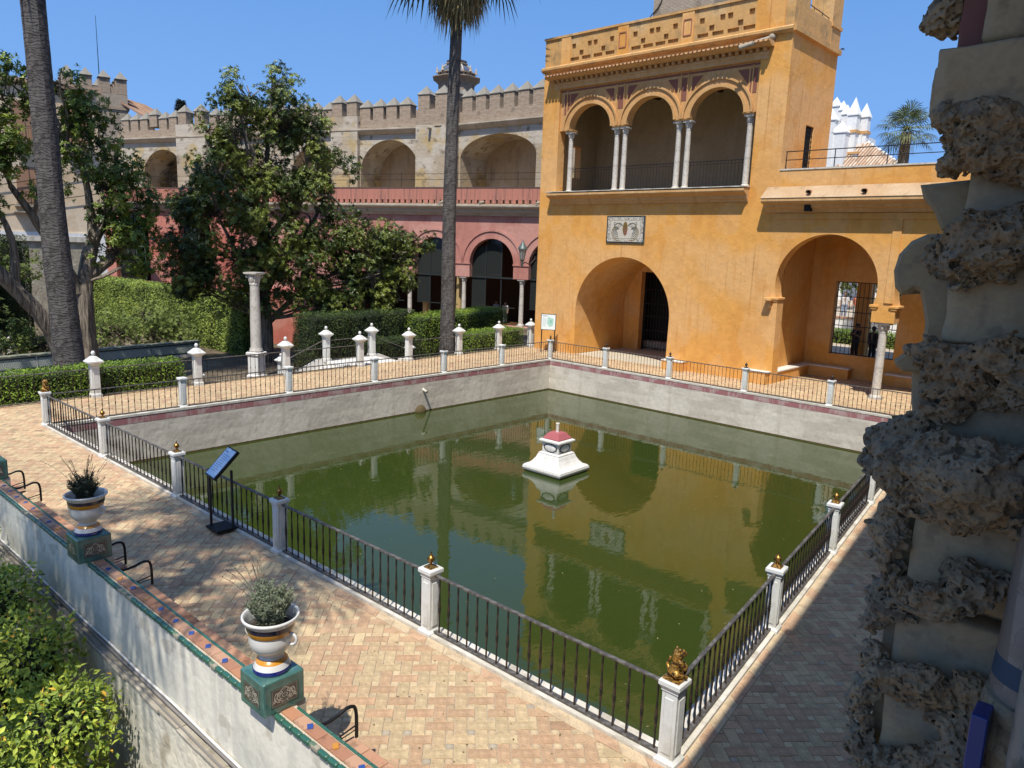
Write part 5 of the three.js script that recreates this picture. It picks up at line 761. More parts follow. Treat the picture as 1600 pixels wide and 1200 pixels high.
// building that the photograph is taken from: its shade lies over the right-hand path
{
  const t = thing('grotto_gallery', 'long rendered gallery building along the shaded right path, mostly outside the picture', 'building', [0, 0, 0], 0.107);
  const zf = 2.76;
  part('wall', span(-3.1, 34, 0, 13, zf, zf + 8), M.ashlar, t);
  part('upper_floor', span(-9.5, -3.12, 3.55, 3.9, zf + 0.55, zf + 8), M.ashlar, t); part('roof_slab', span(-10.5, -0.4, 7.75, 8.15, 1.76, zf + 8), M.ashlar, t); part('rear_wall', span(-9.5, -3.12, 3.9, 7.75, zf + 4.5, zf + 5), M.loggiaWall, t); part('lower_wall', span(-9.5, -3.12, -3, 3.55, zf + 1.0, zf + 1.5), M.ashlar, t);
}
// ---------------------------------------------------------------- garden: tall posts, railings, steps, column, hedges, trees
const tallPost = {
  base: done([square([[0.20, 0], [0.20, 0.10], [0.175, 0.13], [0.16, 0.15]])]), shaft: done([square([[0.16, 0.15], [0.155, 1.02], [0.17, 1.05], [0.155, 1.08]])]),
  cap: done([square([[0.155, 1.08], [0.18, 1.12], [0.27, 1.19], [0.30, 1.205], [0.30, 1.245], [0.27, 1.26], [0.18, 1.335], [0.10, 1.40], [0.075, 1.41], [0, 1.41]])]), ball: done(lathe([[0.0, 1.405], [0.045, 1.41], [0.04, 1.435], [0.065, 1.455], [0.085, 1.50], [0.078, 1.545], [0.045, 1.58], [0, 1.59]], 16)),
  panel: (() => { const g = []; for (let i = 0; i < 4; i++) g.push(T(extrude(poly(rect(-0.10, 0.10, 0.22, 0.96)), 0.014, 0.15, 0.006, 2), 0, 0, 0, i * Math.PI / 2)); return done(g); })(),
};
function gardenPost(x, z, y, k, label, group = 'white ball-topped posts of the garden railing') { const t = thing('garden_post', label, 'post', [x, y, z], 0, group); for (const n of ['base', 'shaft', 'panel', 'cap', 'ball']) part(n, tallPost[n], M.post, t); t.scale.set(k * 0.80, k, k * 0.80); return t; }
{
  const P = [2.45, 6.0, 9.72, 13.45, 16.3, 19.62, 22.6, 25.25], Z = -23.52;
  const w = ['tall white garden post at the left end, in front of the clipped low hedge', 'tall white garden post at the right end of the low hedge', 'tall white garden post left of the garden steps, beside the old column', 'tall white garden post at the left side of the steps landing', 'tall white garden post at the right side of the steps landing', 'tall white garden post in front of the right palm trunk', 'tall white garden post before the bright box hedge on the right', 'tall white garden post touching the orange palace corner'];
  P.forEach((x, i) => gardenPost(x, Z, 0, 1, w[i]));
  gardenPost(13.1, -25.6, 0, 1.03, 'tall white post at the back left of the steps landing'); gardenPost(15.75, -25.65, 0, 1.03, 'tall white post at the back right of the steps landing');
  const lb = ['garden railing left of the first tall post, before the low hedge', 'garden railing panel in front of the low clipped hedge', 'garden railing panel between low hedge and old column', 'garden railing panel just left of the steps landing', '', 'garden railing panel right of the steps landing before the dark hedge', 'garden railing panel between right palm and box hedge', 'garden railing panel before the box hedge by the orange palace'];
  const G = 'iron railing panels along the garden edge';
  railing([-3.2, Z], [2.45, Z], 24, lb[0], true, G, 0, 0.95);
  for (let i = 0; i < 7; i++) if (i !== 3) railing([P[i], Z], [P[i + 1], Z], 18, lb[i + 1], true, G, 0, 0.95);
  railing([13.1, -25.6], [15.75, -25.65], 14, 'iron railing at the back of the steps landing between two tall posts', true, G, 0, 0.95);
  // landing and two flights
  const t = thing('garden_steps', 'white stone landing with two short flights of steps going down to the garden', 'steps');
  part('landing', span(13.0, 15.9, -1.3, 0.0, -25.85, -23.76), M.whiteStone, t);
  for (const s of [0, 1]) { const x0 = s ? 15.9 : 13.0, d = s ? 1 : -1; for (let i = 0; i < 5; i++) part('step', span(x0 + d * (i * 0.36), x0 + d * (i * 0.36 + 0.38), -1.4, -0.16 * (i + 1), -25.6, -23.8), M.whiteStone, t);
    for (const z of [-25.72, -23.72]) part('cheek', extrude(poly([[x0, -1.3], [x0, 0.12], [x0 + d * 0.3, 0.10], [x0 + d * 2.2, -0.66], [x0 + d * 2.2, -1.3]]), 0.22, z - 0.11), M.whiteStone, t);
    part('handrail', [bar(V(x0, 0.98, -25.65), V(x0 + d * 2.1, 0.18, -25.65), 0.022), bar(V(x0, 0.2, -25.65), V(x0 + d * 2.1, -0.55, -25.65), 0.015)], M.ironRail, t); const bs = []; for (let i = 1; i < 12; i++) bs.push(cyl(0.01, 0.01, 0.76, 5, x0 + d * i * 0.175, 0.18 - i * 0.065, -25.65)); stuffPart(part('balusters', bs, M.iron, t)); }
  gardenPost(10.75, -25.6, GARDEN, 0.86, 'small white post at the foot of the left flight of garden steps', 'small white posts at the foot of the steps'); gardenPost(18.15, -25.6, GARDEN, 0.86, 'small white post at the foot of the right flight of garden steps', 'small white posts at the foot of the steps');
  gardenPost(6.85, -25.2, GARDEN, 0.7, 'little white ball-topped post low in the garden right of the clipped hedge');
}
{
  const t = thing('antique_column', 'weathered marble column with carved capital on a stone pedestal', 'column', [10.68, GARDEN, -27.55], 0.4), m = M.marble; t.scale.set(0.74, 1, 0.74);
  part('pedestal', [square([[0.43, 0], [0.43, 0.12], [0.36, 0.18], [0.36, 1.0], [0.44, 1.08], [0.44, 1.18], [0.38, 1.22]])], M.whiteStone, t);
  part('shaft', [lathe([[0.40, 1.22], [0.42, 1.28], [0.36, 1.33], [0.38, 1.38], [0.325, 1.43], [0.315, 2.6], [0.265, 4.22], [0.30, 4.25], [0.30, 4.30], [0.26, 4.32]], 28)], m, t);
  const lv = []; for (let k = 0; k < 16; k++) { const a = k * Math.PI / 8; lv.push(T(new THREE.SphereGeometry(1, 8, 6).scale(0.075, 0.17, 0.05), Math.sin(a) * 0.29, 4.43 + (k % 2) * 0.09, Math.cos(a) * 0.29, a, 0.3)); } for (let k = 0; k < 4; k++) { const a = k * Math.PI / 2 + Math.PI / 4; lv.push(T(new THREE.TorusGeometry(0.07, 0.035, 6, 12), Math.sin(a) * 0.41, 4.64, Math.cos(a) * 0.41, a + Math.PI / 2)); }
  part('capital', [lathe([[0.26, 4.32], [0.27, 4.45], [0.33, 4.62], [0.40, 4.70]], 20), ...lv, square([[0.40, 4.70], [0.45, 4.73], [0.45, 4.80], [0, 4.80]])], m, t);
}
{ // long tiled bench wall
  const frieze = canvasTex(1024, 64, (c, w, h) => { c.fillStyle = '#8d9a90'; c.fillRect(0, 0, w, h); c.fillStyle = '#2d3d37'; c.fillRect(0, 0, w, 7); c.fillRect(0, h - 7, w, 7); c.strokeStyle = '#d5d8cc'; c.lineWidth = 4; for (let i = 0; i < 16; i++) { const x = 32 + i * 64; c.beginPath(); c.arc(x, 32, 18, 0, 7); c.stroke(); c.beginPath(); c.arc(x, 32, 8, 0, 7); c.stroke(); c.beginPath(); c.moveTo(x + 20, 12); c.quadraticCurveTo(x + 32, 32, x + 44, 52); c.moveTo(x + 44, 12); c.quadraticCurveTo(x + 32, 32, x + 20, 52); c.stroke(); } });
  frieze.wrapS = THREE.RepeatWrapping; frieze.repeat.set(1.5, 1);
  const t = thing('tiled_garden_wall', 'long low garden wall faced with grey-green patterned tiles in front of the tall hedge', 'wall', [7.4, GARDEN, -34.85], 0.085);
  part('wall', span(-11.5, 4.3, 0, 0.76, -0.35, 0), M.whiteStone, t); part('top', rbox(15.9, 0.06, 0.45, 0.01, -3.6, 0.76, -0.175), M.greenWorn, t);
  for (let i = 0; i < 2; i++) { const p = new THREE.PlaneGeometry(7.8, 0.56); part('tile_frieze', T(p, -7.5 + i * 7.85, 0.44, 0.004), phy(null, { map: frieze, roughness: 0.4 }), t, null, true); }
}
const hedgeLeaves = (lf, x0, x1, y0, y1, z0, z1, n, L, cA, cB, round = 0.12) => { for (let i = 0; i < n; i++) { const ax = x1 - x0, ay = y1 - y0, az = z1 - z0, at = ax * az, af = ax * ay, as = az * ay, r = rnd() * (at + 2 * af + 2 * as); let o, nn; if (r < at) { o = V(rr(x0, x1), y1, rr(z0, z1)); nn = V(0, 1, 0); } else if (r < at + 2 * af) { const s = r < at + af; o = V(rr(x0, x1), rr(y0, y1), s ? z1 : z0); nn = V(0, 0, s ? 1 : -1); } else { const s = r < at + 2 * af + as; o = V(s ? x1 : x0, rr(y0, y1), rr(z0, z1)); nn = V(s ? 1 : -1, 0, 0); }
    o.addScaledVector(nn, 0.10 * fbm3(o.x * 1.1, o.y * 1.1, o.z * 1.1, 3) * 2 + rr(-round, 0.05)); const d = nn.clone().multiplyScalar(0.5).add(rdir()).normalize(), k = smooth(-0.25, 0.3, fbm3(o.x * 0.9, o.y * 0.9, o.z * 0.9, 3) + rr(-0.2, 0.2)); lf.leaf(o, d, nn.clone().add(rdir().multiplyScalar(0.7)).normalize(), L * rr(0.7, 1.3), L * 0.55, mul(mix3(cA, cB, k), rr(0.75, 1.2)), 0.15); } };
function hedge(name, label, dims, pos, turn, n, L, cA, cB, category = 'hedge', group) { const t = thing(name, label, category, pos, turn, group), [x0, x1, y0, y1, z0, z1] = dims, lf = new Tris(); part('branches', rbox(x1 - x0 - 0.3, y1 - y0 - 0.15, z1 - z0 - 0.3, 0.1, (x0 + x1) / 2, y0, (z0 + z1) / 2), M.hedgeCore, t); hedgeLeaves(lf, ...dims, n, L, cA, cB); stuffPart(part('leaf', lf.geo(), M.leafMatte, t)); return t; }
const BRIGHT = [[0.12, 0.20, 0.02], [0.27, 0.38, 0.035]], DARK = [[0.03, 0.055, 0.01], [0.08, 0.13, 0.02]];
hedge('low_hedge', 'long low clipped hedge behind the garden railing at the left', [-5, 6.3, -0.75, 0.92, -1.1, 0], [-0.6, 0, -23.85], 0, 24000, 0.085, [0.085, 0.15, 0.016], [0.24, 0.36, 0.035]);
hedge('tall_hedge', 'tall pale green hedge wall in front of the red gallery', [0, 1.8, 0, 3.1, -11.5, 11.5], [13.3, GARDEN, -45.2], 0.0, 56000, 0.12, [0.17, 0.235, 0.04], [0.38, 0.47, 0.085]);
hedge('box_hedge', 'bright green box hedge just behind the railing beside the orange corner', [-2.6, 2.9, 0, 1.6, -0.8, 0.8], [23.7, GARDEN, -25.5], 0.2, 15000, 0.075, ...BRIGHT, 'hedge');
hedge('box_hedge', 'higher bright green hedge behind the box hedge, below the pink arches', [-4.0, 4.6, 0, 2.45, -0.9, 0.9], [23.7, GARDEN, -28.2], 0.2, 22000, 0.08, ...BRIGHT, 'hedge');
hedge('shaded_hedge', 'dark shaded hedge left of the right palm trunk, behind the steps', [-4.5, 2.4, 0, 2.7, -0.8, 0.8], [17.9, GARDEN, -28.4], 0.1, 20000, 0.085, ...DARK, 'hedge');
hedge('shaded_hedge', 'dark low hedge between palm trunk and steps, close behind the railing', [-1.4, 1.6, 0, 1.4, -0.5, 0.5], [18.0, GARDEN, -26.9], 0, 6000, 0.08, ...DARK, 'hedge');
for (const [x, z, h, r, lab] of [[0.3, -46, 8.5, 1.7, 'dark clipped cypress column at the left picture edge'], [3.0, -44, 6.6, 1.1, 'dark clipped cypress block with a sunlit edge left of the palm'], [5.6, -45.5, 6.0, 1.2, 'dark clipped cypress block behind the left palm trunk']]) {
  const t = thing('clipped_cypress', lab, 'cypress', [x, GARDEN, z], 0.3), lf = new Tris(); part('branches', cyl(r * 0.85, r * 0.8, h - 0.3, 12), M.hedgeCore, t); for (let i = 0; i < 15000; i++) { const a = rr(0, 6.283), y = rr(0, h), k = r * (1 + 0.12 * fbm3(Math.cos(a) * 2, y * 0.6, Math.sin(a) * 2 + x)) * (y > h - 0.6 ? rnd() : 1), nn = V(Math.cos(a), 0.3, Math.sin(a)); lf.leaf(V(Math.cos(a) * k, y, Math.sin(a) * k), nn.clone().add(rdir()).normalize(), rdir(), 0.12, 0.05, mul(mix3([0.022, 0.04, 0.01], [0.075, 0.11, 0.022], rnd()), 1), 0.1); } stuffPart(part('leaf', lf.geo(), M.leafMatte, t));
}
{ const t = thing('garden_fountain', 'pale stone garden fountain figure half hidden at the left picture edge', 'statue', [2.2, GARDEN, -40.5]); part('figure', lathe([[0.5, 0], [0.6, 0.15], [0.45, 0.3], [0.3, 0.8], [0.42, 1.3], [0.5, 1.7], [0.3, 2.1], [0.35, 2.5], [0.2, 2.9], [0, 3.1]], 12), M.marble, t); for (const [x, h] of [[0.9, 1.3], [1.5, 1.5], [2.1, 1.1], [-0.8, 1.2]]) part('jet_stone', lathe([[0.2, 0], [0.24, 0.2], [0.15, h * 0.6], [0.2, h * 0.8], [0, h]], 8, x, 0, 0.4), M.marble, t); }
// a broad-leaved tree: limbs, and rosettes of leaves in clumps whose outline is uneven
function tree(label, pos, trunks, blobs, cols, L, dens, name = 'magnolia_tree', category = 'tree', mat = M.leafGlossy) {
  const t = thing(name, label, category, pos), wood = [], lf = new Tris(), tw = new Tris();
  for (const [pts, a, b] of trunks) wood.push(limb(pts, a, b, 18, 10, 0.14));
  if (blobs.length > 15) for (const [x, y, z, r] of blobs) for (let q = 0; q < 2; q++) { let best = null, bd = 1e9; for (const [pts] of trunks) for (let i = 1; i < pts.length; i++) { const p = pts[i], dd = Math.hypot(p[0] - x, (p[1] - y + 0.8) * 1.1, p[2] - z); if (p[1] < y + 0.3 && dd < bd) { bd = dd; best = p; } } if (!best || bd < 0.4) continue; const e = rdir().multiplyScalar(r * 0.55), X = [x + e.x, y + Math.abs(e.y), z + e.z]; wood.push(limb([best, [lerp(best[0], X[0], 0.4) + rr(-0.2, 0.2), lerp(best[1], X[1], 0.3) + rr(-0.1, 0.3), lerp(best[2], X[2], 0.4) + rr(0, 0.4)], [lerp(best[0], X[0], 0.75) + rr(-0.2, 0.2), lerp(best[1], X[1], 0.7), lerp(best[2], X[2], 0.75) + rr(0, 0.3)], X], 0.085, 0.022, 12, 7)); }
  part('trunk', wood, M.bark, t);
  for (const [x, y, z, r, k = 1] of blobs) {
    const m0 = Math.round(11 * r * r), per = Math.round(dens / 11 * k); let sub = null, sd = null;
    for (let i = 0; i < m0 * per; i++) {
      const c = V(x, y, z);
      if (i % per === 0) { sd = rdir(); const rad = r * (0.45 + 0.6 * Math.pow(rnd(), 0.6)) * (1 + 0.5 * N3(sd.x * 2.2 + x, sd.y * 2.2 + y, sd.z * 2.2 + z)); sub = c.clone().addScaledVector(sd, rad); sub.y += (sd.y < 0 ? 0.25 : 0) * r * -sd.y; if (N3(sub.x * 0.9, sub.y * 0.9, sub.z * 0.9 + 7) < -0.25) sub = null; }
      if (!sub) continue;
      const d = rdir(), rad = r * 0.6, o = sub.clone().addScaledVector(d, 0.5 * Math.cbrt(rnd()));
      const out = d.clone().add(V(0, 0.55, 0)).normalize(), tone = smooth(-0.35, 0.45, N3(o.x * 0.8, o.y * 0.8, o.z * 0.8) + rr(-0.15, 0.15)), m = 6 + Math.floor(rnd() * 3), a0 = rr(0, 6.28);
      const sx = V().crossVectors(out, Math.abs(out.y) > 0.9 ? V(1, 0, 0) : V(0, 1, 0)).normalize(), sz = V().crossVectors(out, sx);
      for (let j = 0; j < m; j++) { const a = a0 + j * 2.4, e = rr(0.1, 0.9), dir = sx.clone().multiplyScalar(Math.cos(a)).addScaledVector(sz, Math.sin(a)).addScaledVector(out, e).normalize(); lf.leaf(o.clone().addScaledVector(out, j * 0.012), dir, out, L * rr(0.75, 1.25), L * 0.44, mul(mix3(cols[0], cols[1], tone * rr(0.5, 1)), rr(0.8, 1.2)), 0.16); }
      if (rnd() < 0.25) { const b = c.clone().addScaledVector(d, rad * 0.3), s = rdir().multiplyScalar(0.025); tw.tri(b.clone().add(s), b.clone().sub(s), o, [0.07, 0.055, 0.04]); }
    }
  }
  const cr = stuffPart(part('crown', lf.geo(), mat, t)); stuffPart(part('twigs', tw.geo(), M.straw, t)); return t;
}
const MAG = [[0.042, 0.068, 0.012], [0.255, 0.295, 0.05]];
tree('large dark magnolia with an uneven leafy crown behind the marble column', [13.4, GARDEN, -31.6], [
  [[[0, -0.1, 0], [0.05, 2.2, 0.1], [-0.1, 5, 0], [0.2, 8, 0.1], [0.5, 11, 0]], 0.42, 0.10], [[[0, 3.4, 0], [1.2, 5.4, 0.3], [2.6, 7.0, 0.4], [3.8, 9.2, 0.6]], 0.22, 0.06], [[[0, 3, 0], [-1.3, 5, 0.4], [-2.4, 7.4, 0.2]], 0.2, 0.06], [[[0.1, 6, 0], [1.8, 8.2, 0.8], [3.3, 8.6, 1.2], [4.0, 8.1, 1.2]], 0.16, 0.05], [[[0, 1.8, 0], [1.8, 3.6, 0.7], [3.6, 4.6, 1.2], [5.4, 5.2, 1.8]], 0.18, 0.05], [[[-0.1, 7, 0], [-0.6, 9.6, 0.2], [-1, 12, 0.2]], 0.14, 0.05]],
  [[-0.6, 12.7, 0.2, 1.5], [0.9, 13.6, 0.1, 1.1], [1.2, 11.8, 0.3, 1.7], [-1.3, 11.0, 0.1, 1.6], [2.6, 12.1, 0.5, 1.0], [0, 9.6, 0.4, 1.9], [-2.2, 9.2, 0, 1.5], [3.0, 11.0, 0.6, 1.0], [3.9, 10.3, 0.8, 1.1, 0.7], [2.4, 9.6, 0.4, 1.5], [-2.6, 7.4, 0, 1.7], [-3.9, 7.9, -0.2, 0.9, 0.8], [-1.0, 7.6, 0.8, 1.7], [1.3, 7.7, 0.8, 1.7], [-3.6, 5.6, 0, 1.7], [-1.6, 5.4, 0.6, 1.8], [0.6, 5.4, 1.0, 1.7], [2.4, 6.4, 1.1, 1.6], [3.9, 6.9, 1.5, 1.5], [4.6, 5.6, 1.8, 1.6], [5.9, 6.0, 2.2, 1.5], [6.8, 5.4, 2.6, 1.3], [7.4, 6.0, 2.9, 1.0], [3.4, 4.6, 1.5, 1.6], [5.4, 4.1, 2.1, 1.5], [6.6, 3.9, 2.6, 1.2], [1.9, 3.6, 1.0, 1.5], [3.9, 2.9, 1.6, 1.3], [2.6, 2.4, 1.4, 1.2], [-2.8, 3.7, 0, 1.4], [-0.9, 3.6, 0.5, 1.3], [-3.7, 4.2, -0.2, 1.2]], MAG, 0.165, 305);
tree('dark magnolia with forked mossy limbs behind the left palm trunk', [4.5, GARDEN, -31.4], [
  [[[0.3, -0.1, 0], [0.35, 2.2, 0], [0.5, 4.2, 0], [0.9, 5.8, 0], [1.4, 6.8, 0.1]], 0.62, 0.2], [[[-0.3, 0, 0.2], [-0.9, 2.0, 0.3], [-1.9, 3.6, 0.5], [-3.0, 4.9, 0.6], [-4.1, 6.0, 0.6]], 0.42, 0.2], [[[0.2, 3.8, 0], [-0.4, 5.2, 0.2], [-1.3, 6.8, 0.3], [-2.0, 8.0, 0.2]], 0.3, 0.12], [[[1.0, 5.9, 0], [0.9, 7.4, 0], [0.7, 8.8, 0.1], [0.2, 10, 0]], 0.22, 0.08], [[[0.5, 4.3, 0], [1.7, 5.5, 0.2], [2.1, 7.6, 0.3], [2.0, 9.4, 0.2]], 0.26, 0.08], [[[-2.2, 4.2, 0.5], [-2.2, 6, 0.5], [-3, 8, 0.4]], 0.2, 0.06]],
  [[-3.4, 10.6, 0, 1.5], [-2.9, 9.9, 0.3, 1.3], [-4.6, 9.8, 0.2, 1.3], [-3.2, 6.6, 0.4, 1.0], [-1.9, 11.4, 0, 1.4], [-0.2, 12.0, 0, 1.2], [0.7, 11.1, 0.1, 0.95, 0.9], [1.5, 9.8, 0, 1.0, 0.8], [-4.2, 8.6, 0.2, 1.3], [-2.5, 9.1, 0.2, 1.2], [-3.4, 7.5, 0.3, 1.2], [0.2, 9.6, 0.2, 1.0, 0.7], [2.1, 8.7, 0.3, 1.0], [2.6, 7.5, 0.4, 1.1], [1.5, 8.0, 0.3, 1.0], [2.3, 6.4, 0.5, 1.0], [1.6, 5.4, 0.5, 0.9, 0.8], [2.5, 5.1, 0.6, 0.7, 0.7], [-4.4, 7.0, 0.4, 1.1], [-0.6, 8.2, 0.3, 0.8, 0.6], [0.9, 6.8, 0.4, 0.8, 0.7]], [[0.06, 0.10, 0.014], [0.27, 0.34, 0.045]], 0.18, 290);
for (const [lab, x, z, bl] of [['pale green loose shrub between tiled garden wall and tall hedge, at its left', 6.6, -37.6, [[0, 1.0, 0, 1.1], [-1.6, 0.8, 0.3, 1.0], [1.3, 1.2, -0.4, 1.1], [0.4, 1.9, -1.0, 1.0]]], ['pale green loose shrub between tiled garden wall and tall hedge, at its right', 10.2, -37.6, [[0, 1.0, 0, 1.1], [-1.4, 1.1, -0.3, 1.1], [1.3, 0.8, 0.2, 1.0], [0.2, 1.8, -1.0, 1.1], [1.7, 1.4, -1.0, 1.0]]], ['low shrubbery farther left behind the tiled garden wall, by the palm', 3.4, -37.8, [[0, 0.8, 0, 1.0], [-1.5, 0.7, 0, 1.0], [1.4, 0.8, 0, 1.0], [-2.8, 0.8, -0.4, 1.0]]]]) tree(lab, [x, GARDEN, z], [[[[0, 0, 0], [0.1, 0.5, 0], [0, 1.1, 0]], 0.05, 0.02]], bl, [[0.13, 0.18, 0.035], [0.32, 0.39, 0.09]], 0.12, 330, 'garden_shrub', 'shrub', M.leafMatte);
{ const t = tree('leafy shrubs under the leaning limb at the left picture edge', [1.4, GARDEN, -36.5], [[[[0, 0, 0], [0.1, 2, 0], [0, 4, 0]], 0.1, 0.03]], [[0, 4.0, 0, 1.3], [1.5, 4.6, 0, 1.2], [-1.4, 3.2, 0, 1.3], [0.5, 2.8, 0.4, 1.1, 0.6], [2.4, 4.4, -0.2, 0.9]], [[0.08, 0.12, 0.02], [0.2, 0.25, 0.05]], 0.14, 200, 'garden_shrub', 'shrub', M.leafMatte); }
// fan palms
function fanFrond(lf, o, dir, petiole, R, col, droop, n = 15) {
  const tip = o.clone().addScaledVector(dir, petiole); tip.y -= droop * petiole * 0.35; const d = tip.clone().sub(o).normalize(), side = V().crossVectors(d, V(0, 1, 0)).normalize(), up = V().crossVectors(side, d);
  const w = side.clone().multiplyScalar(0.022 * R + 0.01); lf.tri(o.clone().sub(w), o.clone().add(w), tip, mul(col, 0.8)); lf.tri(o.clone().add(up.clone().multiplyScalar(0.03)), o.clone().sub(up.clone().multiplyScalar(0.03)), tip, mul(col, 0.8));
  for (let i = 0; i < n; i++) { const a = lerp(-2.0, 2.0, i / (n - 1)) + rr(-0.05, 0.05), l = R * (0.75 + 0.3 * Math.cos(a * 0.8)) * rr(0.85, 1.1), b = d.clone().multiplyScalar(Math.cos(a)).addScaledVector(side, Math.sin(a)).normalize(), m = tip.clone().addScaledVector(b, l * 0.6).addScaledVector(up, 0.04 * l); m.y -= droop * l * 0.12; const e = tip.clone().addScaledVector(b, l * 0.93); e.y -= droop * l * (0.4 + 0.25 * rnd()); const s = V().crossVectors(b, up).normalize().multiplyScalar(0.032 * R), c = mul(col, rr(0.75, 1.25)); lf.tri(tip, m.clone().add(s), m.clone().sub(s), c); lf.tri(m.clone().add(s), e, m.clone().sub(s), c); }
}
const skirtDrop = 1.35;
function palm(name, label, x, z, y0, pts, R, fr, skirt, trunkMat = M.palmBark, cols = [[0.05, 0.075, 0.018], [0.12, 0.15, 0.04]], pl = [0.9, 1.4]) {
  const t = thing(name, label, 'palm tree', [x, y0, z]);
  const c = new THREE.CatmullRomCurve3(pts.map((p) => V(p[0], p[1], p[2])), false, 'centripetal'), H = pts[pts.length - 1][1], seg = Math.round(H * 16), rs = 22, g = new THREE.TubeGeometry(c, seg, 1, rs), P = g.attributes.position, uv = g.attributes.uv;
  for (let i = 0; i <= seg; i++) { const f = i / seg, o = c.getPointAt(f), k = f * (pts.length - 1), i0 = Math.min(pts.length - 2, Math.floor(k)); let rad = lerp(pts[i0][3], pts[i0 + 1][3], smooth(0, 1, k - i0)); for (let j = 0; j <= rs; j++) { const id = i * (rs + 1) + j, q = V().fromBufferAttribute(P, id).sub(o), a = j / rs * 6.2832; const w = 1 + 0.035 * fbm3(Math.cos(a) * 2, o.y * 2.5, Math.sin(a) * 2 + x) + (i % 3 === 0 ? 0.012 : 0) * (0.5 + N3(a, o.y * 3, x)); P.setXYZ(id, o.x + q.x * rad * w, o.y + q.y * rad * w, o.z + q.z * rad * w); uv.setXY(id, a * rad, o.y); } }
  g.computeVertexNormals(); part('trunk', g, trunkMat, t, null, true);
  const top = V(...pts[pts.length - 1].slice(0, 3)), lf = new Tris(), dead = new Tris();
  for (let i = 0; i < fr; i++) { const a = i * 2.399, e = lerp(1.35, -0.5, i / fr) + rr(-0.1, 0.1), d = V(Math.cos(a) * Math.cos(e), Math.sin(e), Math.sin(a) * Math.cos(e)); fanFrond(lf, top.clone().add(V(0, 0.2, 0)), d, rr(...pl) * R, R * rr(0.85, 1.1), mix3(cols[0], cols[1], rnd()), 0.35 + 0.5 * i / fr, 20); }
  for (let i = 0; i < skirt; i++) { const a = rr(0, 6.283), e = rr(-1.3, -0.35), d = V(Math.cos(a) * Math.cos(e), Math.sin(e), Math.sin(a) * Math.cos(e)); fanFrond(dead, top.clone().add(V(Math.cos(a) * 0.22, -1.3 * skirtDrop * rnd(), Math.sin(a) * 0.22)), d, rr(0.25, 0.5) * R, R * rr(0.4, 0.6), mul(mix3([0.34, 0.25, 0.13], [0.17, 0.17, 0.07], rnd()), rr(0.8, 1.2)), 1.5, 13); }
  stuffPart(part('crown', lf.geo(), M.leafMatte, t)); if (skirt) stuffPart(part('dead_fronds', dead.geo(), M.straw, t)); return t;
}
palm('tall_palm', 'thick grey palm trunk rising out of the top of the picture at the left', 2.85, -27.3, GARDEN, [[0.06, 0, 0, 0.56], [0.02, 2.5, 0, 0.47], [-0.12, 6, 0, 0.41], [-0.18, 10, 0, 0.385], [-0.28, 15, 0, 0.385], [-0.5, 21, 0, 0.36]], 1.7, 46, 60);
palm('tall_palm', 'slimmer tall palm trunk with hanging frond tips in the middle', 20.35, -25.15, GARDEN, [[0, 0, 0, 0.42], [0, 3, 0, 0.37], [-0.02, 8, 0, 0.34], [0.06, 13, 0.03, 0.31], [0.16, 17.2, 0.08, 0.29], [0.22, 20.95, 0.1, 0.29]], 1.95, 64, 280);
palm('tall_palm', 'tall palm left of the viewpoint, throwing striped frond shade over the brick terrace', -8.3, -4.6, -3, [[0, 0, 0, 0.4], [0, 6, 0, 0.32], [0, 11, 0, 0.28], [0.1, 16.5, 0, 0.25]], 1.5, 34, 0);
palm('tall_palm', 'second tall palm left of the viewpoint, farther from the parapet than the other', -9.6, -6.3, -3, [[0, 0, 0, 0.4], [0, 6, 0, 0.32], [0, 12, 0, 0.28], [0.1, 18.6, 0, 0.25]], 1.5, 20, 0);
palm('fan_palm', 'small shaggy-trunked fan palm on the right skyline above the terrace', 38.8, -8.85, 1.75, [[0, 0, 0, 0.22], [0, 4, 0, 0.25], [0.02, 8, 0, 0.30], [0, 10.6, 0, 0.26]], 0.85, 34, 6, M.bark, [[0.06, 0.085, 0.025], [0.15, 0.18, 0.06]], [0.8, 1.3]);
{ const t = thing('dark_conifer', 'dark pointed conifer tip rising behind the left battlements', 'conifer', [33, 0, -82]), lf = new Tris(); part('trunk', cyl(0.4, 0.1, 18, 8), M.bark, t); for (let i = 0; i < 9000; i++) { const y = rr(8, 20.2), r = (20.8 - y) * 0.2 * Math.sqrt(rnd()) * (0.8 + 0.5 * Math.abs(Math.sin(y * 3))), a = rr(0, 6.28), o = V(Math.cos(a) * r, y, Math.sin(a) * r); lf.leaf(o, V(Math.cos(a), rr(-0.3, 0.5), Math.sin(a)).normalize(), V(0, 1, 0), 0.5, 0.16, mul([0.02, 0.035, 0.014], rr(0.6, 1.3)), 0.1); } stuffPart(part('crown', lf.geo(), M.leafMatte, t)); }
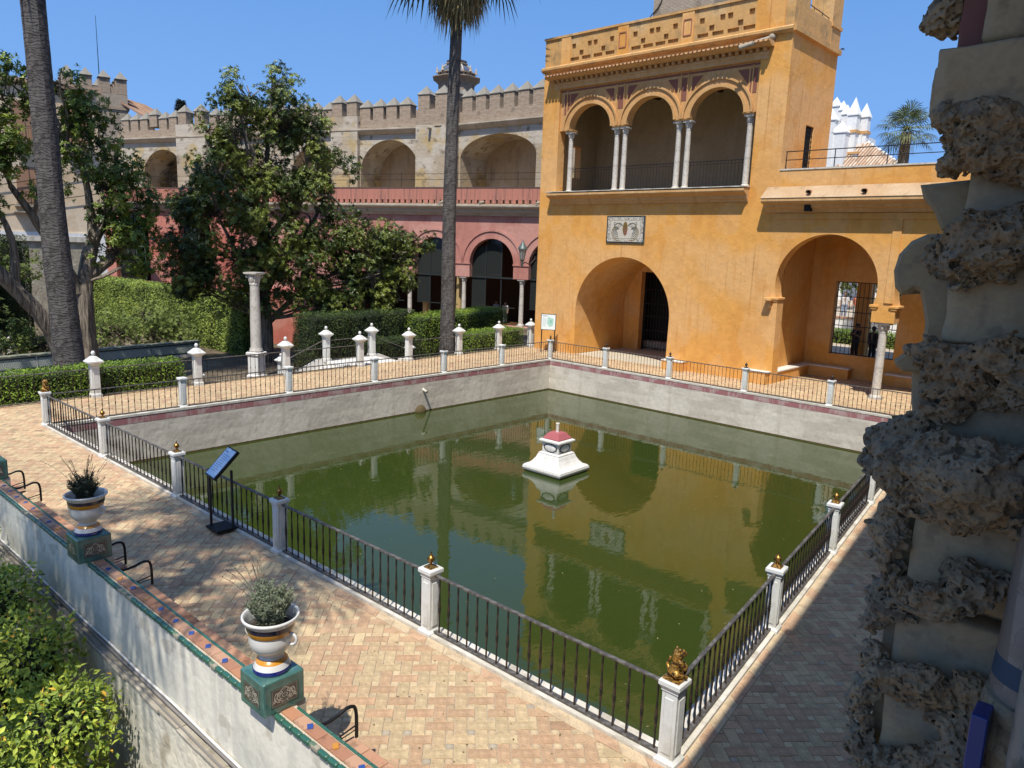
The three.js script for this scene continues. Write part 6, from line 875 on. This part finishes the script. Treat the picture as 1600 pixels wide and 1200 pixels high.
const ROCKS = [[-4.0,6.265,2.765,0.075],[-4.02,6.197,2.821,0.054],[-4.0,6.222,2.747,0.036],[-4.0,6.181,2.793,0.039],[-4.15,5.915,2.865,0.075],[-4.17,5.896,2.952,0.082],[-4.15,5.876,3.028,0.081],[-4.08,5.872,2.831,0.062],[-4.16,5.822,2.895,0.084],[-4.16,5.808,2.985,0.091],[-4.14,5.789,3.054,0.09],[-4.06,5.785,2.843,0.051],[-4.08,5.757,2.888,0.05],[-4.1,5.527,2.869,0.079],[-4.16,5.556,2.946,0.094],[-4.18,5.576,3.027,0.1],[-4.16,5.595,3.09,0.099],[-4.12,5.471,2.915,0.074],[-4.14,5.494,2.999,0.064],[-4.12,5.213,2.886,0.076],[-4.12,5.125,2.906,0.072],[-4.14,5.196,2.971,0.087],[-4.16,5.226,3.045,0.075],[-4.15,5.234,3.114,0.083],[-4.1,5.054,2.928,0.06],[-4.14,5.118,3.104,0.084],[-4.15,5.163,3.139,0.092],[-4.0,4.829,2.747,0.066],[-4.05,4.884,2.805,0.077],[-4.06,4.96,2.847,0.063],[-4.14,4.855,2.889,0.102],[-4.2,4.88,2.988,0.116],[-4.22,4.884,3.075,0.116],[-4.18,4.912,3.145,0.102],[-4.05,4.774,2.808,0.065],[-4.14,4.761,2.937,0.081],[-4.18,4.759,3.051,0.077],[-4.16,4.78,3.144,0.085],[-4.1,4.904,2.854,0.075],[-4.06,4.598,2.822,0.056],[-4.06,4.507,2.822,0.057],[-4.06,4.424,2.852,0.061],[-4.06,4.692,2.83,0.056],[-4.05,4.353,2.827,0.053],[-4.1,4.558,2.876,0.042],[-4.16,4.462,2.932,0.066],[-4.18,4.461,3.001,0.072],[-4.17,4.511,3.123,0.066],[-4.14,4.541,3.054,0.052],[-4.1,4.355,2.881,0.056],[-4.14,4.534,3.157,0.058],[-4.04,4.272,2.813,0.049],[-4.06,4.185,2.818,0.054],[-4.06,4.11,2.842,0.049],[-4.02,4.208,2.793,0.041],[-4.14,4.111,2.901,0.069],[-4.16,4.154,2.978,0.071],[-4.16,4.135,3.037,0.066],[-4.06,4.008,2.807,0.05],[-4.05,3.911,2.798,0.05],[-4.06,3.829,2.827,0.055],[-4.08,3.769,2.862,0.059],[-4.16,4.064,3.1,0.069],[-4.16,3.988,3.128,0.073],[-4.16,3.944,3.088,0.062],[-4.14,3.827,2.934,0.065],[-4.16,3.869,3.013,0.072],[-4.02,3.756,2.802,0.042],[-4.14,4.178,3.126,0.056]];
// ---------------------------------------------------------------- people
const SKIN = [0.33, 0.19, 0.12];
function person(label, pos, turn, pose, shirt, trousers, hair, group) {
  const t = thing('person', label, 'person', pos, turn, group), sit = pose === 'sit', k = 1, by = sit ? 0.08 : 0.92;
  const hip = V(0, by, 0), ch = V(0, by + 0.42, sit ? -0.04 : 0.0), arm = (s) => { const sh = [s * 0.185, by + 0.50, 0], el = pose === 'phone' ? [s * 0.24, by + 0.24, 0.1] : [s * 0.25, by + 0.22, sit ? 0.05 : -0.02], wr = pose === 'phone' ? [s * 0.12, by + 0.36, 0.28] : sit ? [s * 0.16, by + 0.12, 0.26] : [s * 0.26, by - 0.02, 0.06]; return [sh, el, wr]; };
  const leg = (s) => sit ? [[s * 0.09, by, 0], [s * 0.11, by + 0.03, 0.42], [s * 0.11, by - 0.40, 0.45]] : [[s * 0.09, by - 0.02, 0], [s * 0.10, 0.50, 0.02], [s * 0.11, 0.08, -0.02]];
  const B = [], S = [], L = [], H = by + 0.74;
  B.push([0, by + 0.55, 0, 0.055, 0, by + 0.66, 0.01, 0.05], [0, H, 0.015, 0.088, 0, H + 0.05, 0.0, 0.092], [0, H - 0.06, 0.05, 0.05, 0, H - 0.03, 0.04, 0.06], [0, H - 0.005, 0.105, 0.014, 0, H + 0.02, 0.09, 0.010], [0.088, H, 0, 0.018, 0.09, H + 0.03, 0, 0.018], [-0.088, H, 0, 0.018, -0.09, H + 0.03, 0, 0.018], [0, by, 0, 0.125, 0, by + 0.42, 0, 0.13]);
  S.push([-0.06, by + 0.06, 0, 0.135, -0.08, by + 0.42, 0, 0.125], [0.06, by + 0.06, 0, 0.135, 0.08, by + 0.42, 0, 0.125], [-0.15, by + 0.48, 0, 0.07, 0.15, by + 0.48, 0, 0.07]);
  for (const s of [-1, 1]) {
    const [a, b, c] = arm(s), d = V(...c).sub(V(...b)).normalize(); B.push([...a, 0.052, ...b, 0.042], [...b, 0.04, ...c, 0.028]); S.push([...a, 0.068, lerp(a[0], b[0], 0.75), lerp(a[1], b[1], 0.75), lerp(a[2], b[2], 0.75), 0.06]);
    const palm2 = V(...c).addScaledVector(d, 0.06), sd = V(1, 0, 0).multiplyScalar(0.016); B.push([...c, 0.026, palm2.x, palm2.y, palm2.z, 0.03]); for (let i = -1.5; i <= 1.5; i++) { const o = palm2.clone().addScaledVector(sd, i), e = o.clone().addScaledVector(d, 0.08 - Math.abs(i) * 0.01).add(V(0, -0.015, 0.01)); B.push([o.x, o.y, o.z, 0.011, e.x, e.y, e.z, 0.009]); } const th = palm2.clone().add(V(-s * 0.05, 0.0, 0.03)); B.push([...c, 0.014, th.x, th.y, th.z, 0.011]);
    const [h, kn, an] = leg(s); B.push([...h, 0.085, ...kn, 0.06], [...kn, 0.058, ...an, 0.042]); L.push([...h, 0.102, ...kn, 0.074], [...kn, 0.072, an[0], an[1] + 0.03, an[2], 0.062]); B.push([an[0], an[1] - 0.03, an[2], 0.042, an[0] * 1.15, an[1] - 0.05, an[2] + 0.16, 0.034]);
  }
  L.push([-0.07, by, 0, 0.128, 0.07, by, 0, 0.128]);
  part('body', body(B, 0.019, 0.014), std(SKIN, { roughness: 0.6 }), t); part('shirt', body(S, 0.024, 0.02), std(shirt), t); part('trousers', body(L, 0.024, 0.018), std(trousers), t);
  part('hair', body([[0, H + 0.05, -0.015, 0.098, 0, H + 0.06, 0.01, 0.092], [0, H - 0.02, -0.05, 0.07, 0, H + 0.04, -0.04, 0.09]], 0.02, 0.02), std(hair), t);
  part('shoes', body([1, -1].map((s) => { const an = leg(s)[2]; return [an[0], an[1] - 0.035, an[2], 0.05, an[0] * 1.15, an[1] - 0.045, an[2] + 0.17, 0.042]; }), 0.02, 0.012), std([0.03, 0.03, 0.035]), t);
}
person('person in dark clothes standing with raised hands just beyond the grilled window', [33.0, 0.5, -8.45], -1.9, 'phone', [0.02, 0.02, 0.022], [0.018, 0.018, 0.02], [0.015, 0.012, 0.01]);
person('person in dark clothes standing right of the other beyond the grilled window', [33.4, 0.4, -7.75], 1.2, 'stand', [0.03, 0.03, 0.035], [0.02, 0.02, 0.025], [0.02, 0.015, 0.01]);
person('person in white top standing leftmost in the sunlit garden beyond the window', [45.6, 1.55, -13.2], -1.4, 'stand', [0.6, 0.58, 0.56], [0.25, 0.3, 0.4], [0.08, 0.05, 0.03]);
person('person in red-orange top standing in the sunlit garden beyond the window', [45.8, 1.5, -12.5], -1.7, 'stand', [0.55, 0.16, 0.10], [0.5, 0.47, 0.44], [0.05, 0.03, 0.02]);
person('person in pale shirt standing right of the red-orange one beyond the window', [45.6, 1.5, -11.85], -1.2, 'phone', [0.5, 0.42, 0.42], [0.12, 0.13, 0.18], [0.1, 0.06, 0.03]);
{ const at = (u, z) => [38.97 + 1.355 * (u * 0.2924 - z * 0.9563), -0.79, -32.52 + 1.355 * (u * 0.9563 + z * 0.2924)];
  person('person in a white shirt standing behind the glass under the pink arch', at(-4.07, -1.7), -1.3, 'stand', [0.42, 0.42, 0.41], [0.2, 0.2, 0.22], [0.03, 0.02, 0.015]);
  person('person in a bluish shirt standing deeper behind the glass of the pink arch', at(-4.95, -2.2), -1.2, 'stand', [0.18, 0.22, 0.28], [0.06, 0.07, 0.12], [0.03, 0.02, 0.015]); }
// sunlit garden beyond the wing
struct('far_garden', [span(30.45, 75, -0.5, 0.45, -24, 4), span(46.2, 75, 0.45, 1.5, -24, 4)], M.gravel);
{ const t = thing('garden_seat_wall', 'low white garden wall with a terracotta top beyond the grilled window', 'wall', [45.3, 0.45, -12]); part('wall', span(-0.2, 0.15, 0, 1.15, -9, 9), M.whitewash, t); const g = done(box(0.5, 0.08, 0.42)); for (let i = 0; i < 40; i++) part('tile', g, M.terracotta[i % 4], t, [-0.02, 1.15, -8.7 + i * 0.45]); }
hedge('garden_hedge', 'small sunlit green hedge seen through the grilled window', [-0.7, 0.7, 0, 0.8, -4, 4], [40.5, 0.45, -11.5], 0, 9000, 0.08, ...BRIGHT, 'hedge');
tree('dark leafy tree beyond the sunlit garden, seen through the grilled window', [56, 1.4, -15], [[[[0, 0, 0], [0.1, 3, 0], [0, 6, 0]], 0.3, 0.1]], [[0, 3, 0, 2.4], [-0.5, 2.2, 3.5, 2.2], [0, 5.5, 1, 2.6], [0, 3, -3.5, 2.4], [-1, 1.5, 6, 1.8], [-1, 1.5, -6, 1.9]], MAG, 0.24, 90, 'garden_tree', 'tree');
// ---------------------------------------------------------------- grotto pier beside the camera
{
  const t = thing('grotto_pier', 'shaded pier of smooth ashlar blocks and rough porous rock filling the right edge', 'pier');
  const toX = (pts, x0, d, bev = 0.01) => { const g = extrude(poly(pts), d, 0, bev, 8); g.rotateY(-Math.PI / 2); g.translate(x0 + d, 0, 0); return g; };
  part('core', [span(-3.98, -3.5, 0, 7.75, 2.93, 3.42), span(-4.0, -3.7, 3.6, 4.78, 2.83, 2.935)], M.ashlar, t);
  const rough = (g, amp, f) => { g = mergeVertices((() => { const h = g.index ? g.toNonIndexed() : g; for (const k of Object.keys(h.attributes)) if (k !== 'position') h.deleteAttribute(k); return h; })(), 1e-4); const p = g.attributes.position; g.computeVertexNormals(); const n = g.attributes.normal; for (let i = 0; i < p.count; i++) { const x = p.getX(i), y = p.getY(i), z = p.getZ(i), d = amp * fbm3(x * f, y * f, z * f, 4) * 2; p.setXYZ(i, x + n.getX(i) * d, y + n.getY(i) * d, z + n.getZ(i) * d); } g.computeVertexNormals(); return g; };
  const block = (x, z0, z1, y0, y1, m, d = 0.3) => { const g = new RoundedBoxGeometry(d, y1 - y0, z1 - z0, 6, 0.014); const dense = new THREE.BoxGeometry(d, y1 - y0, z1 - z0, 10, 16, 16), P = dense.attributes.position; const r = 0.016; for (let i = 0; i < P.count; i++) { const h = [d / 2, (y1 - y0) / 2, (z1 - z0) / 2], v = [P.getX(i), P.getY(i), P.getZ(i)], c = v.map((q, k) => clamp(q, -h[k] + r, h[k] - r)), e = V(v[0] - c[0], v[1] - c[1], v[2] - c[2]); if (e.length() > 1e-6) e.setLength(Math.min(r, e.length())); P.setXYZ(i, c[0] + e.x, c[1] + e.y, c[2] + e.z); } dense.translate(x + d / 2, (y0 + y1) / 2, (z0 + z1) / 2); part(m === M.ashlar ? 'ashlar_block' : 'pink_brick', rough(dense, 0.006, 9), m, t); };
  const pinkB = std([0.20, 0.085, 0.07], { bumpMap: coarse, bumpScale: 0.02 });
  block(-4.16, 2.80, 3.42, 5.905, 6.12, M.ashlar); block(-4.04, 2.765, 2.86, 5.945, 6.095, M.ashlar, 0.2); block(-4.05, 2.82, 2.91, 6.12, 6.42, pinkB, 0.2); block(-4.12, 2.90, 3.42, 6.122, 6.5, M.ashlar); block(-4.12, 2.80, 3.42, 6.9, 7.7, M.ashlar);
  block(-4.08, 2.91, 3.42, 5.53, 5.79, M.ashlar); block(-4.08, 2.895, 3.42, 5.25, 5.50, M.ashlar); block(-4.08, 2.89, 3.42, 4.87, 5.13, M.ashlar); block(-4.08, 2.89, 3.42, 4.41, 4.73, M.ashlar); block(-4.08, 2.877, 3.42, 4.12, 4.37, M.ashlar); block(-4.08, 2.875, 3.42, 3.80, 4.05, M.ashlar);
  for (const [y0, y1] of [[0, 0.5], [0.75, 1.25], [1.5, 2.0], [2.3, 2.8], [3.05, 3.5]]) block(-4.1, 2.85, 3.42, y0, y1, M.ashlar);
  const rock = (x, y, z, r, q = 0) => {
    let g = new THREE.IcosahedronGeometry(1, 9); g.deleteAttribute('uv'); g.deleteAttribute('normal'); g = mergeVertices(g, 1e-4); const p = g.attributes.position, v = V(), sx = rr(0.8, 1.1), sy = rr(0.7, 1.0), sz = rr(0.9, 1.3);
    for (let i = 0; i < p.count; i++) {
      v.fromBufferAttribute(p, i); const X = x + v.x * r, Y = y + v.y * r, Z = z + v.z * r;
      const big = fbm3(X * 11, Y * 11, Z * 11, 3), rid = 1 - Math.abs(2 * fbm3(X * 26, Y * 26, Z * 26, 3)), pit = smooth(0.12, 0.34, N3(X * 30, Y * 30, Z * 30)), pit2 = smooth(0.15, 0.3, N3(X * 62 + 9, Y * 62, Z * 62)), fine = fbm3(X * 95, Y * 95, Z * 95, 2);
      const k = 0.90 + 0.60 * big + 0.10 * rid - 0.32 * pit - 0.16 * pit2 + 0.10 * fine; p.setXYZ(i, x + v.x * r * k * sx, y + v.y * r * k * sy, z + v.z * r * k * sz);
    }
    g.computeVertexNormals(); part('rock', g, M.rock, t);
  };
  // porous rock facing: each mass is one lumpy, pitted body
  const mass = (list) => {
    const lo = V(1e9, 1e9, 1e9), hi = V(-1e9, -1e9, -1e9), B = list.map(([x, y, z, r]) => y > 4.97 ? [x + 0.012, y, z + 0.016, r * 0.95 - 0.016] : [x, y, z, r * 0.99 - 0.007]);
    for (const [x, y, z, r] of B) { lo.min(V(x - r, y - r, z - r)); hi.max(V(x + r, y + r, z + r)); }
    const c = lo.clone().add(hi).multiplyScalar(0.5), h = Math.max(hi.x - lo.x, hi.y - lo.y, hi.z - lo.z) / 2 + 0.06, n = Math.min(112, Math.ceil(2 * h / 0.0052)), st = 2 * h / n, k = 0.016;
    const mc = new MarchingCubes(n, new THREE.MeshStandardMaterial(), false, false, 240000); mc.isolation = 0;
    for (let zi = 0; zi < n; zi++) for (let yi = 0; yi < n; yi++) for (let xi = 0; xi < n; xi++) {
      const X = c.x + (xi - n / 2) * st, Y = c.y + (yi - n / 2) * st, Z = c.z + (zi - n / 2) * st; let s = 0, m = 1e9;
      for (const b of B) { const dx = (X - b[0]) * 1.1, dy = (Y - b[1]) * 1.12, dz = (Z - b[2]) * 0.88, d = Math.sqrt(dx * dx + dy * dy + dz * dz) - b[3]; m = Math.min(m, d); s += Math.exp(-d / k); }
      let d = s > 0 ? -k * Math.log(s) * 0.8 + 0.004 : m;
      if (Math.abs(d) < 0.075) {
        const wx = 0.02 * N3(X * 12, Y * 12, Z * 12), r1 = 1 - Math.abs(N3(X * 17 + wx * 40, Y * 17, Z * 17)) * 2;
        d -= 0.034 * N3(X * 9, Y * 10, Z * 8) + 0.010 * r1 + 0.008 * N3(X * 38, Y * 38, Z * 38) + 0.003 * N3(X * 80, Y * 80, Z * 80);
        d += 0.021 * smooth(0.18, 0.46, N3(X * 21 + 5, Y * 24, Z * 21)) + 0.012 * smooth(0.2, 0.42, N3(X * 47, Y * 47, Z * 47 + 3)) + 0.011 * smooth(0.2, 0.36, N3(X * 90 + 8, Y * 90, Z * 90));
      }
      mc.field[xi + yi * n + zi * n * n] = -d;
    }
    mc.update(); const cnt = mc.count, P = new Float32Array(cnt * 3), pa = mc.positionArray; for (let i = 0; i < cnt; i++) { P[i * 3] = pa[i * 3] * h + c.x; P[i * 3 + 1] = pa[i * 3 + 1] * h + c.y; P[i * 3 + 2] = pa[i * 3 + 2] * h + c.z; }
    let g = new THREE.BufferGeometry(); g.setAttribute('position', new THREE.BufferAttribute(P, 3)); g = mergeVertices(g, st * 0.02); g.computeVertexNormals(); part('rock', g, M.rock, t);
  };
  const cuts = [[0, 4], [4, 13], [13, 19], [19, 27], [27, 39], [39, 45], [45, 51], [51, 55], [55, 58], [58, 62], [62, 69]];
  for (const [a, b] of cuts) mass(ROCKS.slice(a, b));
  for (let i = 0; i < 26; i++) rock(-4.12 + rr(-0.03, 0.03), 0.1 + i * 0.135, rr(2.86, 3.3), rr(0.08, 0.12));
  for (let i = 0; i < 8; i++) rock(-4.1, 6.7 + rr(-0.2, 0.3), 2.85 + i * 0.07, 0.09);
  // smooth scroll mouldings on the far side of the pier
  const gm = std(null, { map: M.ashlar.map, color: 0xe6e8e6, bumpMap: coarse, bumpScale: 0.012, roughness: 0.9 });
  part('moulding', toX([[2.75, 5.745], [2.98, 5.765], [2.98, 5.60], [2.83, 5.60], [2.80, 5.66], [2.765, 5.70]], -3.96, 0.3, 0.012), gm, t);
  part('scroll', toX([[3.0, 5.62], [2.84, 5.59], [2.79, 5.588], [2.745, 5.565], [2.712, 5.52], [2.702, 5.465], [2.712, 5.41], [2.735, 5.385], [2.76, 5.39], [2.775, 5.405], [2.79, 5.40], [2.80, 5.37], [2.818, 5.30], [2.82, 5.2], [3.0, 5.2]], -3.96, 0.3, 0.014), gm, t);
  part('abacus', toX([[2.738, 5.165], [2.765, 5.19], [2.80, 5.222], [3.0, 5.24], [3.0, 5.135], [2.77, 5.128], [2.745, 5.145]], -3.96, 0.3, 0.012), gm, t);
  part('colonnette', lathe([[0.075, 4.6], [0.062, 4.66], [0.06, 4.95], [0.075, 5.02], [0.085, 5.13]], 20, -3.85, 0, 2.862), gm, t);
  const pc = part('painted_column', lathe([[0.122, 4.24], [0.128, 4.27], [0.124, 4.30], [0.115, 4.6], [0.112, 5.6], [0.108, 6.6]], 36, -4.16, 0, 3.30), M.oldMarble, t);
  part('blue_ring', lathe([[0.126, 4.296], [0.1262, 4.30], [0.1225, 4.365], [0.12, 4.365]], 36, -4.16, 0, 3.30), std([0.035, 0.07, 0.12], { roughness: 0.6, bumpMap: grain, bumpScale: 0.004 }), pc);
  part('column_base', rough(lathe([[0.13, 4.02], [0.165, 4.06], [0.16, 4.12], [0.13, 4.16], [0.142, 4.2], [0.135, 4.238], [0.1, 4.24]], 48, -4.16, 0, 3.30), 0.004, 20), M.rock, t);
  part('grey_column', lathe([[0.10, 0], [0.10, 3.9], [0.096, 4.9], [0.09, 6.6]], 30, -4.48, 0, 3.37), M.greyMarble, t);
  part('blue_tile', rbox(0.10, 0.34, 0.045, 0.006, -4.30, 3.88, 3.185), phy([0.013, 0.042, 0.21], { roughness: 0.35, clearcoat: 0.4, bumpMap: grain, bumpScale: 0.006 }), t);
  part('blue_tile', rbox(0.10, 0.32, 0.045, 0.006, -4.25, 3.55, 3.185), phy([0.013, 0.042, 0.21], { roughness: 0.35 }), t);
}

// swifts in the sky
{
  const B = [[14, 27, -62, 0.3], [8, 24, -40, 1.2], [22, 24.5, -52, 2.1], [12, 21, -45, 0.8], [40, 25, -40, 1.8], [48, 19.5, -16, 0.2]], W = ['highest left', 'small one above the left tree', 'one left of the middle palm', 'lowest one above the battlements', 'one just beside the middle palm', 'one right of the orange tower'];
  B.forEach(([x, y, z, a], i) => { const t = thing('swift', `tiny dark swift in the blue sky, ${W[i]}`, 'bird', [x, y, z], a, 'swifts in the sky'); part('body', body([[0, 0, 0.12, 0.02, 0, 0, -0.05, 0.04], [0, 0, -0.05, 0.035, 0, 0, -0.17, 0.012]], 0.012, 0.01), M.black, t); for (const s of [-1, 1]) part('wing', extrude(poly([[0, 0.06], [s * 0.16, 0.05], [s * 0.34, -0.12], [s * 0.14, -0.01], [0, -0.05]]), 0.012).rotateX(-Math.PI / 2 + 0.3), M.black, t); });
}
renderer.render(scene, camera);
